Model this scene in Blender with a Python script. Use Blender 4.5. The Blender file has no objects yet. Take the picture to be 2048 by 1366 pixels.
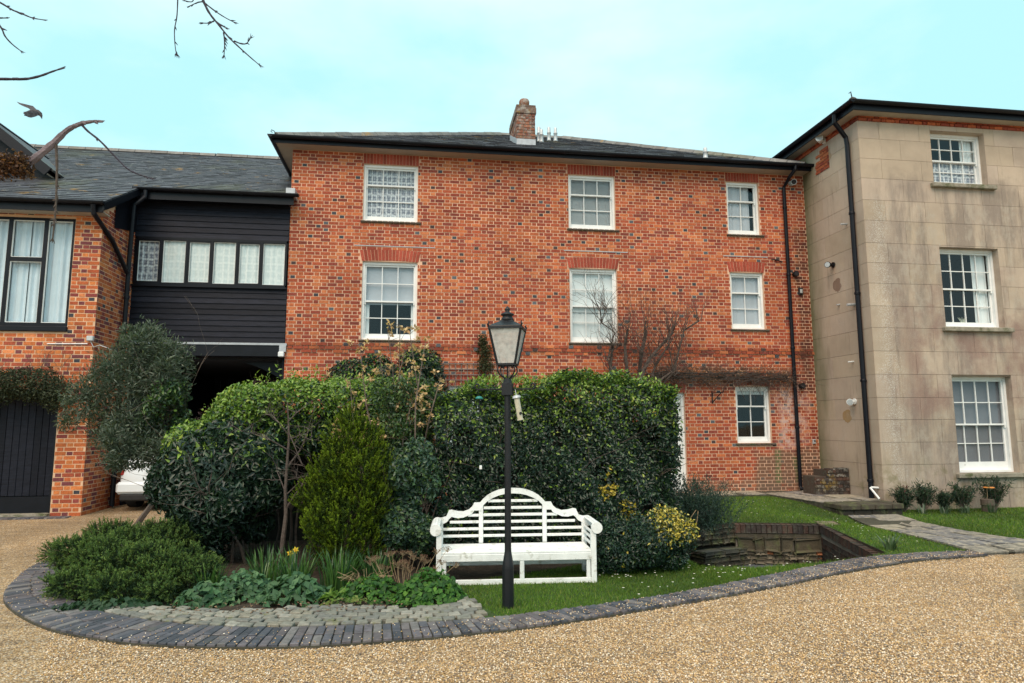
import bpy, bmesh, math, random
import numpy as np
from mathutils import Vector, Matrix
from mathutils.geometry import delaunay_2d_cdt

S = bpy.context.scene
COL = S.collection
R = math.radians

# ------------------------------------------------------------------ camera
F0, YAW, PITCH, ROLL, EYE = 1312.5, R(8.0), R(7.1), R(-0.19), 1.65
_fw = np.array([math.sin(YAW)*math.cos(PITCH), math.cos(YAW)*math.cos(PITCH), math.sin(PITCH)])
_rt = np.array([math.cos(YAW), -math.sin(YAW), 0.0])
_up = np.cross(_rt, _fw)
_r2 = math.cos(ROLL)*_rt + math.sin(ROLL)*_up
_u2 = -math.sin(ROLL)*_rt + math.cos(ROLL)*_up
_M = np.array([_r2, -_u2, _fw])
_C = np.array([0.0, 0.0, EYE])
cam = bpy.data.objects.new('camera', bpy.data.cameras.new('camera'))
COL.objects.link(cam)
cam.matrix_world = Matrix(((_r2[0], _u2[0], -_fw[0], 0), (_r2[1], _u2[1], -_fw[1], 0), (_r2[2], _u2[2], -_fw[2], EYE), (0, 0, 0, 1)))
cam.data.sensor_width = 36.0
cam.data.lens = F0/2048*36
cam.data.clip_start = 0.05
cam.data.clip_end = 2000
S.camera = cam

# ------------------------------------------------------------------ sky, sun, exposure
SUN_EL, SUN_AZ = R(52), R(205)      # azimuth clockwise from +Y: behind the camera, over the left shoulder
W = bpy.data.worlds.new('World'); S.world = W; W.use_nodes = True
nt = W.node_tree; N = nt.nodes; LK = nt.links
for n in list(N): N.remove(n)
sky = N.new('ShaderNodeTexSky'); sky.sky_type = 'NISHITA'; sky.sun_disc = False
sky.sun_elevation = SUN_EL; sky.sun_rotation = SUN_AZ; sky.air_density = 1.0; sky.dust_density = 2.0; sky.ozone_density = 1.0
tc = N.new('ShaderNodeTexCoord')
mp = N.new('ShaderNodeMapping'); mp.inputs['Scale'].default_value = (1.0, 1.0, 2.2)
LK.new(tc.outputs['Generated'], mp.inputs['Vector'])
nz = N.new('ShaderNodeTexNoise'); nz.inputs['Scale'].default_value = 2.1; nz.inputs['Detail'].default_value = 6; nz.inputs['Roughness'].default_value = 0.52
LK.new(mp.outputs[0], nz.inputs['Vector'])
cr = N.new('ShaderNodeValToRGB')
cr.color_ramp.elements[0].position = 0.38; cr.color_ramp.elements[0].color = (4.8, 8.7, 9.3, 1)
cr.color_ramp.elements[1].position = 0.68; cr.color_ramp.elements[1].color = (8.2, 10.1, 10.2, 1)
LK.new(nz.outputs['Fac'], cr.inputs[0])
mx = N.new('ShaderNodeMixRGB'); mx.inputs[0].default_value = 0.9        # a thin even cloud sheet under the clear sky
LK.new(sky.outputs[0], mx.inputs[1]); LK.new(cr.outputs[0], mx.inputs[2])
bg = N.new('ShaderNodeBackground'); bg.inputs['Strength'].default_value = 0.053
LK.new(mx.outputs[0], bg.inputs['Color'])
wo = N.new('ShaderNodeOutputWorld'); LK.new(bg.outputs[0], wo.inputs['Surface'])
sl = bpy.data.lights.new('sun', 'SUN'); sun = bpy.data.objects.new('sun', sl); COL.objects.link(sun)
sl.energy = 1.5; sl.angle = R(50); sl.color = (1.0, 0.74, 0.56)
sd = Vector((math.sin(SUN_AZ)*math.cos(SUN_EL), math.cos(SUN_AZ)*math.cos(SUN_EL), math.sin(SUN_EL)))
sun.rotation_euler = sd.to_track_quat('Z', 'Y').to_euler()
sun.location = sd*60
S.view_settings.view_transform = 'Standard'; S.view_settings.look = 'None'
S.view_settings.exposure = 1.2; S.view_settings.gamma = 1.0; S.view_settings.use_curve_mapping = False
S.cycles.max_bounces = 6; S.cycles.diffuse_bounces = 3; S.cycles.transparent_max_bounces = 12
S.cycles.use_denoising = True

# ------------------------------------------------------------------ pixel helpers (a pixel gives a direction, the surface gives the distance)
def _ray(x, y): return _M.T @ np.array([(x-1024)/F0, (y-683)/F0, 1.0])
def onY(x, y, Y): d = _ray(x, y); return _C + d*(Y/d[1])
def onX(x, y, X): d = _ray(x, y); return _C + d*(X/d[0])
def onZ(x, y, Z=0.0): d = _ray(x, y); return _C + d*((Z-EYE)/d[2])
def proj(p):
    q = _M @ (np.array(p, float)-_C); return 1024+F0*q[0]/q[2], 683+F0*q[1]/q[2]

# ------------------------------------------------------------------ object helpers
LOC = {}
def tag(o, label=None, cat=None, group=None, kind=None):
    if label: o['label'] = label
    if cat: o['category'] = cat
    if group: o['group'] = group
    if kind: o['kind'] = kind
    return o
def thing(name, label, cat, loc=(0, 0, 0), rz=0.0, group=None, local=False):
    o = bpy.data.objects.new(name, None); COL.objects.link(o)
    o.empty_display_size = 0.2
    o.location = loc; o.rotation_euler = (0, 0, rz)
    LOC[o.name] = Vector((0, 0, 0)) if local else Vector(loc)
    return tag(o, label, cat, group)
def put(name, me, parent=None, at=(0, 0, 0), rz=0.0):
    o = bpy.data.objects.new(name, me); COL.objects.link(o)
    at = Vector(at); LOC[o.name] = at
    if parent is not None:
        o.parent = parent; o.location = at-LOC[parent.name]
    else: o.location = at
    if rz: o.rotation_euler = (0, 0, rz)
    return o

class MB:
    """collects faces with a colour each; build() links them as one mesh object"""
    def __init__(s): s.v = []; s.f = []; s.c = []
    def add(s, verts, faces, col=(1, 1, 1)):
        b = len(s.v); s.v.extend([tuple(v) for v in verts])
        for f in faces: s.f.append(tuple(b+i for i in f)); s.c.append(col)
        return s
    def box(s, x0, x1, y0, y1, z0, z1, col=(1, 1, 1), skip=''):
        v = [(x0, y0, z0), (x1, y0, z0), (x1, y1, z0), (x0, y1, z0), (x0, y0, z1), (x1, y0, z1), (x1, y1, z1), (x0, y1, z1)]
        fs = {'b': (3, 2, 1, 0), 't': (4, 5, 6, 7), 'f': (0, 1, 5, 4), 'k': (2, 3, 7, 6), 'l': (3, 0, 4, 7), 'r': (1, 2, 6, 5)}
        return s.add(v, [fs[k] for k in fs if k not in skip], col)
    def cbox(s, x0, x1, y0, y1, z0, z1, ch=0.006, col=(1, 1, 1)):
        """box with chamfered edges (convex hull of 24 points done by hand)"""
        bm = bmesh.new(); bmesh.ops.create_cube(bm, size=1)
        for v in bm.verts:
            v.co = ((x0+x1)/2+v.co.x*(x1-x0), (y0+y1)/2+v.co.y*(y1-y0), (z0+z1)/2+v.co.z*(z1-z0))
        bmesh.ops.bevel(bm, geom=bm.edges[:], offset=ch, segments=1, affect='EDGES')
        bm.verts.index_update(); s.add([v.co[:] for v in bm.verts], [[v.index for v in f.verts] for f in bm.faces], col); bm.free(); return s
    def obox(s, c, ax, ay, az, hx, hy, hz, col=(1, 1, 1)):
        c = Vector(c); ax = Vector(ax)*hx; ay = Vector(ay)*hy; az = Vector(az)*hz
        v = [c-ax-ay-az, c+ax-ay-az, c+ax+ay-az, c-ax+ay-az, c-ax-ay+az, c+ax-ay+az, c+ax+ay+az, c-ax+ay+az]
        return s.add(v, [(3, 2, 1, 0), (4, 5, 6, 7), (0, 1, 5, 4), (2, 3, 7, 6), (3, 0, 4, 7), (1, 2, 6, 5)], col)
    def bar(s, a, b, w, h=None, col=(1, 1, 1), up=(0, 0, 1)):
        a = Vector(a); b = Vector(b); d = (b-a); L = d.length; d.normalize(); h = h or w
        sx = d.cross(Vector(up))
        if sx.length < 1e-4: sx = d.cross(Vector((0, 1, 0)))
        sx.normalize(); sy = sx.cross(d)
        return s.obox((a+b)/2, d, sx, sy, L/2, w/2, h/2, col)
    def tube(s, pts, rad, n=6, col=(1, 1, 1), cap=True):
        pts = [Vector(p) for p in pts]; m = len(pts)
        if not hasattr(rad, '__len__'): rad = [rad]*m
        V = []; ref = None
        for i, p in enumerate(pts):
            t = (pts[min(i+1, m-1)]-pts[max(i-1, 0)])
            if t.length < 1e-9: t = Vector((0, 0, 1))
            t.normalize()
            if ref is None:
                ref = t.orthogonal().normalized()
            ref = (ref-t*ref.dot(t))
            if ref.length < 1e-6: ref = t.orthogonal()
            ref.normalize(); b2 = t.cross(ref)
            for k in range(n):
                a = 2*math.pi*k/n; V.append(p+(ref*math.cos(a)+b2*math.sin(a))*rad[i])
        Fs = [(i*n+k, i*n+(k+1) % n, (i+1)*n+(k+1) % n, (i+1)*n+k) for i in range(m-1) for k in range(n)]
        if cap: Fs += [tuple(range(n-1, -1, -1)), tuple((m-1)*n+k for k in range(n))]
        return s.add(V, Fs, col)
    def lathe(s, prof, c=(0, 0, 0), n=16, col=(1, 1, 1), rot=0.0, sq=1.0):
        V = [(c[0]+r*math.cos(2*math.pi*k/n+rot), c[1]+sq*r*math.sin(2*math.pi*k/n+rot), c[2]+z) for r, z in prof for k in range(n)]
        m = len(prof)
        Fs = [(i*n+k, i*n+(k+1) % n, (i+1)*n+(k+1) % n, (i+1)*n+k) for i in range(m-1) for k in range(n)]
        Fs += [tuple(range(n-1, -1, -1)), tuple((m-1)*n+k for k in range(n))]
        return s.add(V, Fs, col)
    def extrude(s, prof, p0, p1, a, b, col=(1, 1, 1)):
        """profile [(a,b)] swept straight from p0 to p1"""
        p0 = Vector(p0); p1 = Vector(p1); a = Vector(a); b = Vector(b); n = len(prof)
        V = [p0+a*x+b*y for x, y in prof]+[p1+a*x+b*y for x, y in prof]
        Fs = [(i, (i+1) % n, n+(i+1) % n, n+i) for i in range(n)]+[tuple(range(n-1, -1, -1)), tuple(range(n, 2*n))]
        return s.add(V, Fs, col)
    def mesh(s, name, mat=None, smooth=False, c=(0, 0, 0)):
        me = bpy.data.meshes.new(name)
        c = Vector(c)
        me.from_pydata([tuple(Vector(v)-c) for v in s.v], [], s.f)
        at = me.attributes.new('tint', 'FLOAT_COLOR', 'FACE')
        arr = np.ones((len(s.f), 4), np.float32)
        if s.f: arr[:, :3] = np.array(s.c, np.float32)
        at.data.foreach_set('color', arr.ravel())
        bm = bmesh.new(); bm.from_mesh(me); bmesh.ops.recalc_face_normals(bm, faces=bm.faces); bm.to_mesh(me); bm.free()
        if smooth:
            me.polygons.foreach_set('use_smooth', [True]*len(me.polygons))
        if mat: me.materials.append(mat)
        me.update(); return me
    def build(s, name, mat, parent=None, smooth=False, pivot=None):
        a = np.array([tuple(v) for v in s.v]); lo = a.min(0); hi = a.max(0)
        c = Vector(((lo[0]+hi[0])/2, (lo[1]+hi[1])/2, lo[2])) if pivot is None else Vector(pivot)
        return put(name, s.mesh(name, mat, smooth, c), parent, c)

def raw_mesh(name, V, Fv, n, tint, mat, smooth=False):
    """fast mesh from numpy: V (m,3), faces of n corners (k,n), tint (k,3)"""
    me = bpy.data.meshes.new(name); k = len(Fv)
    me.vertices.add(len(V)); me.vertices.foreach_set('co', np.asarray(V, np.float32).ravel())
    me.loops.add(k*n); me.loops.foreach_set('vertex_index', np.asarray(Fv, np.int32).ravel())
    me.polygons.add(k); me.polygons.foreach_set('loop_start', np.arange(0, k*n, n, dtype=np.int32))
    me.polygons.foreach_set('loop_total', np.full(k, n, np.int32))
    at = me.attributes.new('tint', 'FLOAT_COLOR', 'FACE')
    a4 = np.ones((k, 4), np.float32); a4[:, :3] = tint; at.data.foreach_set('color', a4.ravel())
    me.update(calc_edges=True); me.validate()
    if mat: me.materials.append(mat)
    return me
# ------------------------------------------------------------------ materials
def _new(name):
    m = bpy.data.materials.new(name); m.use_nodes = True
    b = m.node_tree.nodes['Principled BSDF']; return m, m.node_tree, b
def _noise(t, scale, detail=5, rough=0.6, coord='Position', vec=None, stretch=None):
    n = t.nodes.new('ShaderNodeTexNoise'); n.inputs['Scale'].default_value = scale
    n.inputs['Detail'].default_value = detail; n.inputs['Roughness'].default_value = rough
    if vec is None:
        g = t.nodes.new('ShaderNodeNewGeometry'); vec = g.outputs['Position']
    if stretch:
        mp = t.nodes.new('ShaderNodeMapping'); mp.inputs['Scale'].default_value = stretch
        t.links.new(vec, mp.inputs['Vector']); vec = mp.outputs[0]
    t.links.new(vec, n.inputs['Vector']); return n
def _ramp(t, src, p0, p1, c0=(0, 0, 0, 1), c1=(1, 1, 1, 1)):
    r = t.nodes.new('ShaderNodeValToRGB'); e = r.color_ramp.elements
    e[0].position = p0; e[1].position = p1
    e[0].color = c0 if len(c0) == 4 else (*c0, 1); e[1].color = c1 if len(c1) == 4 else (*c1, 1)
    t.links.new(src, r.inputs[0]); return r
def _mix(t, fac, a, b, mode='MIX'):
    n = t.nodes.new('ShaderNodeMixRGB'); n.blend_type = mode
    for i, x in ((0, fac), (1, a), (2, b)):
        if hasattr(x, 'links') or hasattr(x, 'is_linked'): t.links.new(x, n.inputs[i])
        elif i == 0: n.inputs[0].default_value = x
        else: n.inputs[i].default_value = (*x, 1) if len(x) == 3 else x
    return n.outputs[0]
def _math(t, op, a, b=0.0):
    n = t.nodes.new('ShaderNodeMath'); n.operation = op
    for i, x in ((0, a), (1, b)):
        if hasattr(x, 'is_linked'): t.links.new(x, n.inputs[i])
        else: n.inputs[i].default_value = x
    n.use_clamp = False; return n.outputs[0]
def _attr(t):
    a = t.nodes.new('ShaderNodeAttribute'); a.attribute_name = 'tint'; return a.outputs['Color']
def _bump(t, b, src, strength, dist=0.01):
    n = t.nodes.new('ShaderNodeBump'); n.inputs['Strength'].default_value = strength; n.inputs['Distance'].default_value = dist
    t.links.new(src, n.inputs['Height']); t.links.new(n.outputs[0], b.inputs['Normal']); return n

def mat(name, base=(0.5, 0.5, 0.5), rough=0.7, var=0.2, scale=6, bump=0.25, bscale=60, attr=False, spec=0.4, metal=0.0, dist=0.01, stretch=None, dirt=None):
    """plain surface: colour (times the tint when attr), uneven by noise, with relief. dirt=(colour, scale, lo, hi)"""
    m, t, b = _new(name)
    n = _noise(t, scale, stretch=stretch)
    r = _ramp(t, n.outputs['Fac'], 0.3, 0.7, (1-var,)*3, (1+var,)*3)
    col = _attr(t) if attr else (*base, 1)
    if attr and base != (1, 1, 1): col = _mix(t, 1.0, col, base, 'MULTIPLY')
    col = _mix(t, 1.0, col, r.outputs[0], 'MULTIPLY')
    if dirt:
        dn = _noise(t, dirt[1], 6, 0.65, stretch=dirt[4] if len(dirt) > 4 else None)
        dr = _ramp(t, dn.outputs['Fac'], dirt[2], dirt[3])
        col = _mix(t, dr.outputs[0], col, dirt[0])
    t.links.new(col, b.inputs['Base Color'])
    b.inputs['Roughness'].default_value = rough; b.inputs['Specular IOR Level'].default_value = spec; b.inputs['Metallic'].default_value = metal
    if bump:
        bn = _noise(t, bscale, 4); _bump(t, b, bn.outputs['Fac'], bump, dist)
    return m

def box_mask(t, x0, x1, z0, z1, soft=0.3, wob=0.5):
    """soft-edged world-space patch in X and Z with a ragged edge, for stains with a shape of their own"""
    g = t.nodes.new('ShaderNodeNewGeometry'); s = t.nodes.new('ShaderNodeSeparateXYZ')
    n = _noise(t, 2.2, 5); o = _math(t, 'MULTIPLY', _math(t, 'SUBTRACT', n.outputs['Fac'], 0.5), wob)
    t.links.new(g.outputs['Position'], s.inputs[0])
    out = None
    for ax, lo, hi in (('X', x0, x1), ('Z', z0, z1)):
        v = _math(t, 'ADD', s.outputs[ax], o)
        for sg, e in ((1, lo), (-1, hi)):
            q = _math(t, 'MULTIPLY', _math(t, 'SUBTRACT', v, e), sg/soft)
            c = t.nodes.new('ShaderNodeClamp'); t.links.new(q, c.inputs[0])
            out = c.outputs[0] if out is None else _math(t, 'MULTIPLY', out, c.outputs[0])
    return out

def brick_mat(name, stains=(), grain=0.35, sat=1.0):
    m, t, b = _new(name)
    col = _attr(t)
    n1 = _noise(t, 0.7, 5); col = _mix(t, 1.0, col, _ramp(t, n1.outputs['Fac'], 0.34, 0.66, (0.76, 0.74, 0.74), (1.16, 1.16, 1.12)).outputs[0], 'MULTIPLY')
    n2 = _noise(t, 38, 6, 0.7); col = _mix(t, 1.0, col, _ramp(t, n2.outputs['Fac'], 0.28, 0.72, (1-grain,)*3, (1+grain,)*3).outputs[0], 'MULTIPLY')
    n3 = _noise(t, 9, 6, 0.7); sp = _ramp(t, n3.outputs['Fac'], 0.66, 0.74); col = _mix(t, _math(t, 'MULTIPLY', sp.outputs[0], 0.35), col, (0.45, 0.3, 0.2))
    for (c, box, amt, nscale, lo, hi) in stains:
        k = box_mask(t, *box); nn = _noise(t, nscale, 6, 0.65)
        k = _math(t, 'MULTIPLY', k, _ramp(t, nn.outputs['Fac'], lo, hi).outputs[0])
        col = _mix(t, _math(t, 'MULTIPLY', k, amt), col, c)
    t.links.new(col, b.inputs['Base Color']); b.inputs['Roughness'].default_value = 0.85; b.inputs['Specular IOR Level'].default_value = 0.25
    bn = _noise(t, 90, 5, 0.7); _bump(t, b, bn.outputs['Fac'], 0.5, 0.006); return m

HOUSE_STAINS = [
    ((0.58, 0.48, 0.46), (8.3, 9.3, 0.9, 2.7, 0.35, 0.8), 0.7, 6, 0.42, 0.58),        # white salts beside the downpipe
    ((0.05, 0.03, 0.025), (8.98, 9.6, 2.2, 6.6, 0.2, 0.4), 0.75, 3, 0.32, 0.55),          # soot beside the downpipe
    ((0.15, 0.095, 0.065), (7.7, 9.6, -0.2, 1.1, 0.2, 0.8), 0.88, 4, 0.28, 0.45),
    ((0.16, 0.11, 0.08), (4.0, 9.6, -0.2, 0.38, 0.12, 0.3), 0.7, 4, 0.3, 0.5),           # brown damp at the foot
    ((0.13, 0.13, 0.06), (8.3, 8.5, 0.2, 1.05, 0.06, 0.1), 0.9, 4, 0.1, 0.3),
    ((0.13, 0.13, 0.06), (8.75, 9.02, 0.2, 0.9, 0.08, 0.3), 0.85, 4, 0.1, 0.3),
    ((0.17, 0.15, 0.05), (5.2, 8.9, 2.5, 3.0, 0.15, 0.2), 0.55, 5, 0.35, 0.6),           # algae behind the wisteria
    ((0.055, 0.035, 0.03), (-3.0, 9.5, 3.24, 3.5, 0.05, 0.08), 0.35, 6, 0.4, 0.65),
]
M_BRICK = brick_mat('red_brick', HOUSE_STAINS)
M_BRICK_G = brick_mat('orange_brick')
M_BRICK_OLD = brick_mat('old_dark_brick', [((0.09, 0.095, 0.075), (-50, 50, -5, 30), 0.6, 14, 0.5, 0.62)])
M_BRICK_CH = brick_mat('chimney_brick', [((0.36, 0.35, 0.33), (-50, 50, 8.9, 12), 0.75, 9, 0.48, 0.6), ((0.33, 0.21, 0.03), (-50, 50, 8.0, 12), 0.8, 7, 0.6, 0.66)])
M_MORTAR = mat('lime_mortar', (0.64, 0.405, 0.285), 0.95, 0.26, 1.2, 0.4, 80)
M_MORTAR_G = mat('sandy_mortar', (0.66, 0.44, 0.29), 0.95, 0.18, 3, 0.4, 80)
M_MORTAR_D = mat('dark_mortar', (0.22, 0.2, 0.17), 0.95, 0.25, 5, 0.4, 80)
M_WHITE = mat('white_paint', (0.78, 0.80, 0.80), 0.45, 0.06, 5, 0.08, 40, dirt=((0.35, 0.33, 0.28), 9, 0.66, 0.8))
M_BENCH = mat('bench_paint', (0.80, 0.82, 0.81), 0.55, 0.10, 7, 0.3, 50, dirt=((0.26, 0.25, 0.17), 9, 0.56, 0.76))
M_BLACK = mat('black_gloss_paint', (0.005, 0.006, 0.0105), 0.42, 0.3, 4, 0.1, 30, spec=0.25)
M_IRON = mat('black_iron_paint', (0.007, 0.008, 0.011), 0.45, 0.3, 9, 0.25, 70)
M_BOARD = mat('black_stained_board', (0.015, 0.017, 0.026), 0.5, 0.35, 5, 0.35, 25, attr=True, stretch=(1, 1, 9), spec=0.12, dirt=((0.012, 0.012, 0.016), 4, 0.55, 0.75, (0.5, 1, 8)))
M_SOFFIT = mat('soffit_board', (0.40, 0.36, 0.31), 0.7, 0.12, 2, 0.1, 30)
M_LEAD = mat('lead_flashing', (0.42, 0.45, 0.49), 0.5, 0.15, 8, 0.2, 30, metal=0.2)
M_ZINC = mat('vent_metal', (0.50, 0.53, 0.55), 0.45, 0.12, 12, 0.1, 40, metal=0.3)
M_SILL = mat('clay_sill', (0.10, 0.075, 0.06), 0.8, 0.3, 12, 0.4, 60, dirt=((0.05, 0.07, 0.03), 6, 0.5, 0.65))
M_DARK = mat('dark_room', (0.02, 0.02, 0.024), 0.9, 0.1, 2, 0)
M_ROOM = mat('pale_room', (0.30, 0.30, 0.31), 0.9, 0.1, 2, 0)

def slate_mat(name, base, lichen=((0.42, 0.44, 0.40), (0.34, 0.19, 0.03))):
    m, t, b = _new(name)
    col = _mix(t, 1.0, _attr(t), base, 'MULTIPLY')
    n = _noise(t, 5, 6, 0.65); col = _mix(t, 1.0, col, _ramp(t, n.outputs['Fac'], 0.3, 0.7, (0.7,)*3, (1.35,)*3).outputs[0], 'MULTIPLY')
    n2 = _noise(t, 7.5, 9, 0.8); col = _mix(t, _math(t, 'MULTIPLY', _ramp(t, n2.outputs['Fac'], 0.57, 0.66).outputs[0], 0.6), col, lichen[0])
    n3 = _noise(t, 1.7, 8, 0.74); col = _mix(t, _math(t, 'MULTIPLY', _ramp(t, n3.outputs['Fac'], 0.60, 0.66).outputs[0], 0.7), col, lichen[1])
    n4 = _noise(t, 0.6, 5, 0.6); col = _mix(t, _math(t, 'MULTIPLY', _ramp(t, n4.outputs['Fac'], 0.55, 0.7).outputs[0], 0.4), col, (0.10, 0.11, 0.03))
    t.links.new(col, b.inputs['Base Color']); b.inputs['Roughness'].default_value = 0.6
    bn = _noise(t, 40, 5); _bump(t, b, bn.outputs['Fac'], 0.4, 0.008); return m
M_SLATE = slate_mat('slate', (0.045, 0.048, 0.06))
M_RIDGE = slate_mat('ridge_tile', (0.15, 0.145, 0.14))

def stucco_mat():
    m, t, b = _new('lined_stucco')
    col = _mix(t, 1.0, _attr(t), (0.445, 0.358, 0.285), 'MULTIPLY')
    n = _noise(t, 1.1, 6, 0.62); col = _mix(t, 1.0, col, _ramp(t, n.outputs['Fac'], 0.3, 0.7, (0.84,)*3, (1.14,)*3).outputs[0], 'MULTIPLY')
    # weathered grey and purplish bloom on the front, streaked downwards
    n2 = _noise(t, 1.5, 7, 0.68, stretch=(1.5, 1.5, 0.3))
    k = _math(t, 'MULTIPLY', box_mask(t, 9.5, 60, -1, 7.2, 0.5, 1.2), _ramp(t, n2.outputs['Fac'], 0.43, 0.57).outputs[0])
    col = _mix(t, _math(t, 'MULTIPLY', k, 0.66), col, (0.205, 0.168, 0.148))
    n22 = _noise(t, 3.4, 8, 0.72, stretch=(1.3, 1.3, 0.7)); k = _math(t, 'MULTIPLY', box_mask(t, 9.5, 60, -1, 6.9, 0.6, 1.4), _ramp(t, n22.outputs['Fac'], 0.50, 0.60).outputs[0])
    col = _mix(t, _math(t, 'MULTIPLY', k, 0.5), col, (0.42, 0.37, 0.31))
    n3 = _noise(t, 0.9, 6, 0.6); k = _math(t, 'MULTIPLY', box_mask(t, 9.7, 60, 1.2, 5.2, 0.8, 1.2), _ramp(t, n3.outputs['Fac'], 0.45, 0.58).outputs[0])
    col = _mix(t, _math(t, 'MULTIPLY', k, 0.66), col, (0.23, 0.14, 0.12))
    # pale aggregate bared along the arris
    n4 = _noise(t, 55, 3, 0.7); k = _math(t, 'MULTIPLY', box_mask(t, 9.49, 10.1, 0.2, 6.6, 0.3, 0.7), _ramp(t, n4.outputs['Fac'], 0.52, 0.6).outputs[0])
    col = _mix(t, _math(t, 'MULTIPLY', k, 0.75), col, (0.62, 0.60, 0.55))
    n5 = _noise(t, 60, 3, 0.7); k = _math(t, 'MULTIPLY', box_mask(t, 9.6, 60, -1, 6.6, 0.5, 1.0), _ramp(t, n5.outputs['Fac'], 0.6, 0.68).outputs[0])
    col = _mix(t, _math(t, 'MULTIPLY', k, 0.5), col, (0.5, 0.48, 0.44))
    # dark vertical runs and green algae in the corner with the brick house
    n6 = _noise(t, 5, 6, 0.7, stretch=(1.6, 1.6, 0.16)); k = _math(t, 'MULTIPLY', _ramp(t, n6.outputs['Fac'], 0.56, 0.72).outputs[0], 0.4)
    col = _mix(t, k, col, (0.12, 0.10, 0.08))
    g = t.nodes.new('ShaderNodeNewGeometry'); sx = t.nodes.new('ShaderNodeSeparateXYZ'); t.links.new(g.outputs['Position'], sx.inputs[0])
    n7 = _noise(t, 2.6, 6, 0.65, stretch=(1, 1, 0.3))
    yy = _math(t, 'ADD', sx.outputs['Y'], _math(t, 'MULTIPLY', n7.outputs['Fac'], 0.9))
    k = _ramp(t, _math(t, 'MULTIPLY', _math(t, 'SUBTRACT', yy, 14.2), 0.8), 0.25, 0.75).outputs[0]
    k = _math(t, 'MULTIPLY', k, _ramp(t, sx.outputs['Z'], 0.0, 1.0).outputs[0]) if False else k
    col = _mix(t, _math(t, 'MULTIPLY', k, 0.85), col, (0.13, 0.13, 0.06))
    n8 = _noise(t, 3, 6, 0.65); k = _math(t, 'MULTIPLY', box_mask(t, 9, 60, -1, 0.9, 0.4, 0.9), _ramp(t, n8.outputs['Fac'], 0.5, 0.66).outputs[0])
    col = _mix(t, _math(t, 'MULTIPLY', k, 0.6), col, (0.15, 0.14, 0.05))
    t.links.new(col, b.inputs['Base Color']); b.inputs['Roughness'].default_value = 0.9; b.inputs['Specular IOR Level'].default_value = 0.2
    bn = _noise(t, 45, 6, 0.75); _bump(t, b, bn.outputs['Fac'], 0.45, 0.01); return m
M_STUCCO = stucco_mat()
M_JOINT = mat('stucco_joint', (0.14, 0.115, 0.085), 0.95, 0.2, 5, 0.2)
M_STONE = mat('weathered_stone', (0.30, 0.27, 0.215), 0.9, 0.3, 7, 0.7, 30, attr=True, dist=0.02, dirt=((0.10, 0.11, 0.05), 5, 0.5, 0.64))

def glass_mat():
    m, t, b = _new('window_glass')
    t.nodes.remove(b); o = [n for n in t.nodes if n.type == 'OUTPUT_MATERIAL'][0]
    tr = t.nodes.new('ShaderNodeBsdfTransparent'); tr.inputs[0].default_value = (0.90, 0.93, 0.93, 1)
    gl = t.nodes.new('ShaderNodeBsdfGlossy'); gl.inputs['Roughness'].default_value = 0.03; gl.inputs[0].default_value = (0.92, 0.95, 0.97, 1)
    lw = t.nodes.new('ShaderNodeLayerWeight'); lw.inputs['Blend'].default_value = 0.5
    fz = _math(t, 'ADD', _math(t, 'MULTIPLY', _math(t, 'POWER', lw.outputs['Facing'], 4.5), 0.8), 0.042)
    n = _noise(t, 1.5, 2); bp = t.nodes.new('ShaderNodeBump'); bp.inputs['Strength'].default_value = 0.12; bp.inputs['Distance'].default_value = 0.02
    t.links.new(n.outputs['Fac'], bp.inputs['Height']); t.links.new(bp.outputs[0], gl.inputs['Normal'])
    ms = t.nodes.new('ShaderNodeMixShader'); t.links.new(fz, ms.inputs[0]); t.links.new(tr.outputs[0], ms.inputs[1]); t.links.new(gl.outputs[0], ms.inputs[2])
    t.links.new(ms.outputs[0], o.inputs['Surface']); return m
M_GLASS = glass_mat()
def dusty_glass():
    m, t, b = _new('dusty_lantern_glass'); t.nodes.remove(b); o = [n for n in t.nodes if n.type == 'OUTPUT_MATERIAL'][0]
    tr = t.nodes.new('ShaderNodeBsdfTransparent'); df = t.nodes.new('ShaderNodeBsdfPrincipled')
    df.inputs['Base Color'].default_value = (0.62, 0.63, 0.61, 1); df.inputs['Roughness'].default_value = 0.35
    n = _noise(t, 22, 6, 0.7); r = _ramp(t, n.outputs['Fac'], 0.3, 0.75, (0.45,)*3, (0.9,)*3)
    ms = t.nodes.new('ShaderNodeMixShader'); t.links.new(r.outputs[0], ms.inputs[0]); t.links.new(tr.outputs[0], ms.inputs[1]); t.links.new(df.outputs[0], ms.inputs[2])
    t.links.new(ms.outputs[0], o.inputs['Surface']); return m
M_LGLASS = dusty_glass()

def lace_mat(name, base, dark, scale=16, amt=0.6):
    m, t, b = _new(name)
    g = t.nodes.new('ShaderNodeNewGeometry'); mp = t.nodes.new('ShaderNodeMapping'); mp.inputs['Scale'].default_value = (1, 0.0, 0.72)
    t.links.new(g.outputs['Position'], mp.inputs[0])
    v = t.nodes.new('ShaderNodeTexVoronoi'); v.feature = 'DISTANCE_TO_EDGE'; v.inputs['Scale'].default_value = scale; v.inputs['Randomness'].default_value = 0.25
    t.links.new(mp.outputs[0], v.inputs['Vector'])
    w = t.nodes.new('ShaderNodeTexVoronoi'); w.inputs['Scale'].default_value = scale*2.3; w.inputs['Randomness'].default_value = 0.3
    t.links.new(mp.outputs[0], w.inputs['Vector'])
    k = _ramp(t, v.outputs['Distance'], 0.06, 0.22); k2 = _ramp(t, w.outputs['Distance'], 0.25, 0.5)
    f = _math(t, 'MULTIPLY', _math(t, 'ADD', _math(t, 'MULTIPLY', k.outputs[0], 0.6), _math(t, 'MULTIPLY', k2.outputs[0], 0.4)), amt)
    t.links.new(_mix(t, f, base, dark), b.inputs['Base Color']); b.inputs['Roughness'].default_value = 0.9; return m
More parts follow.
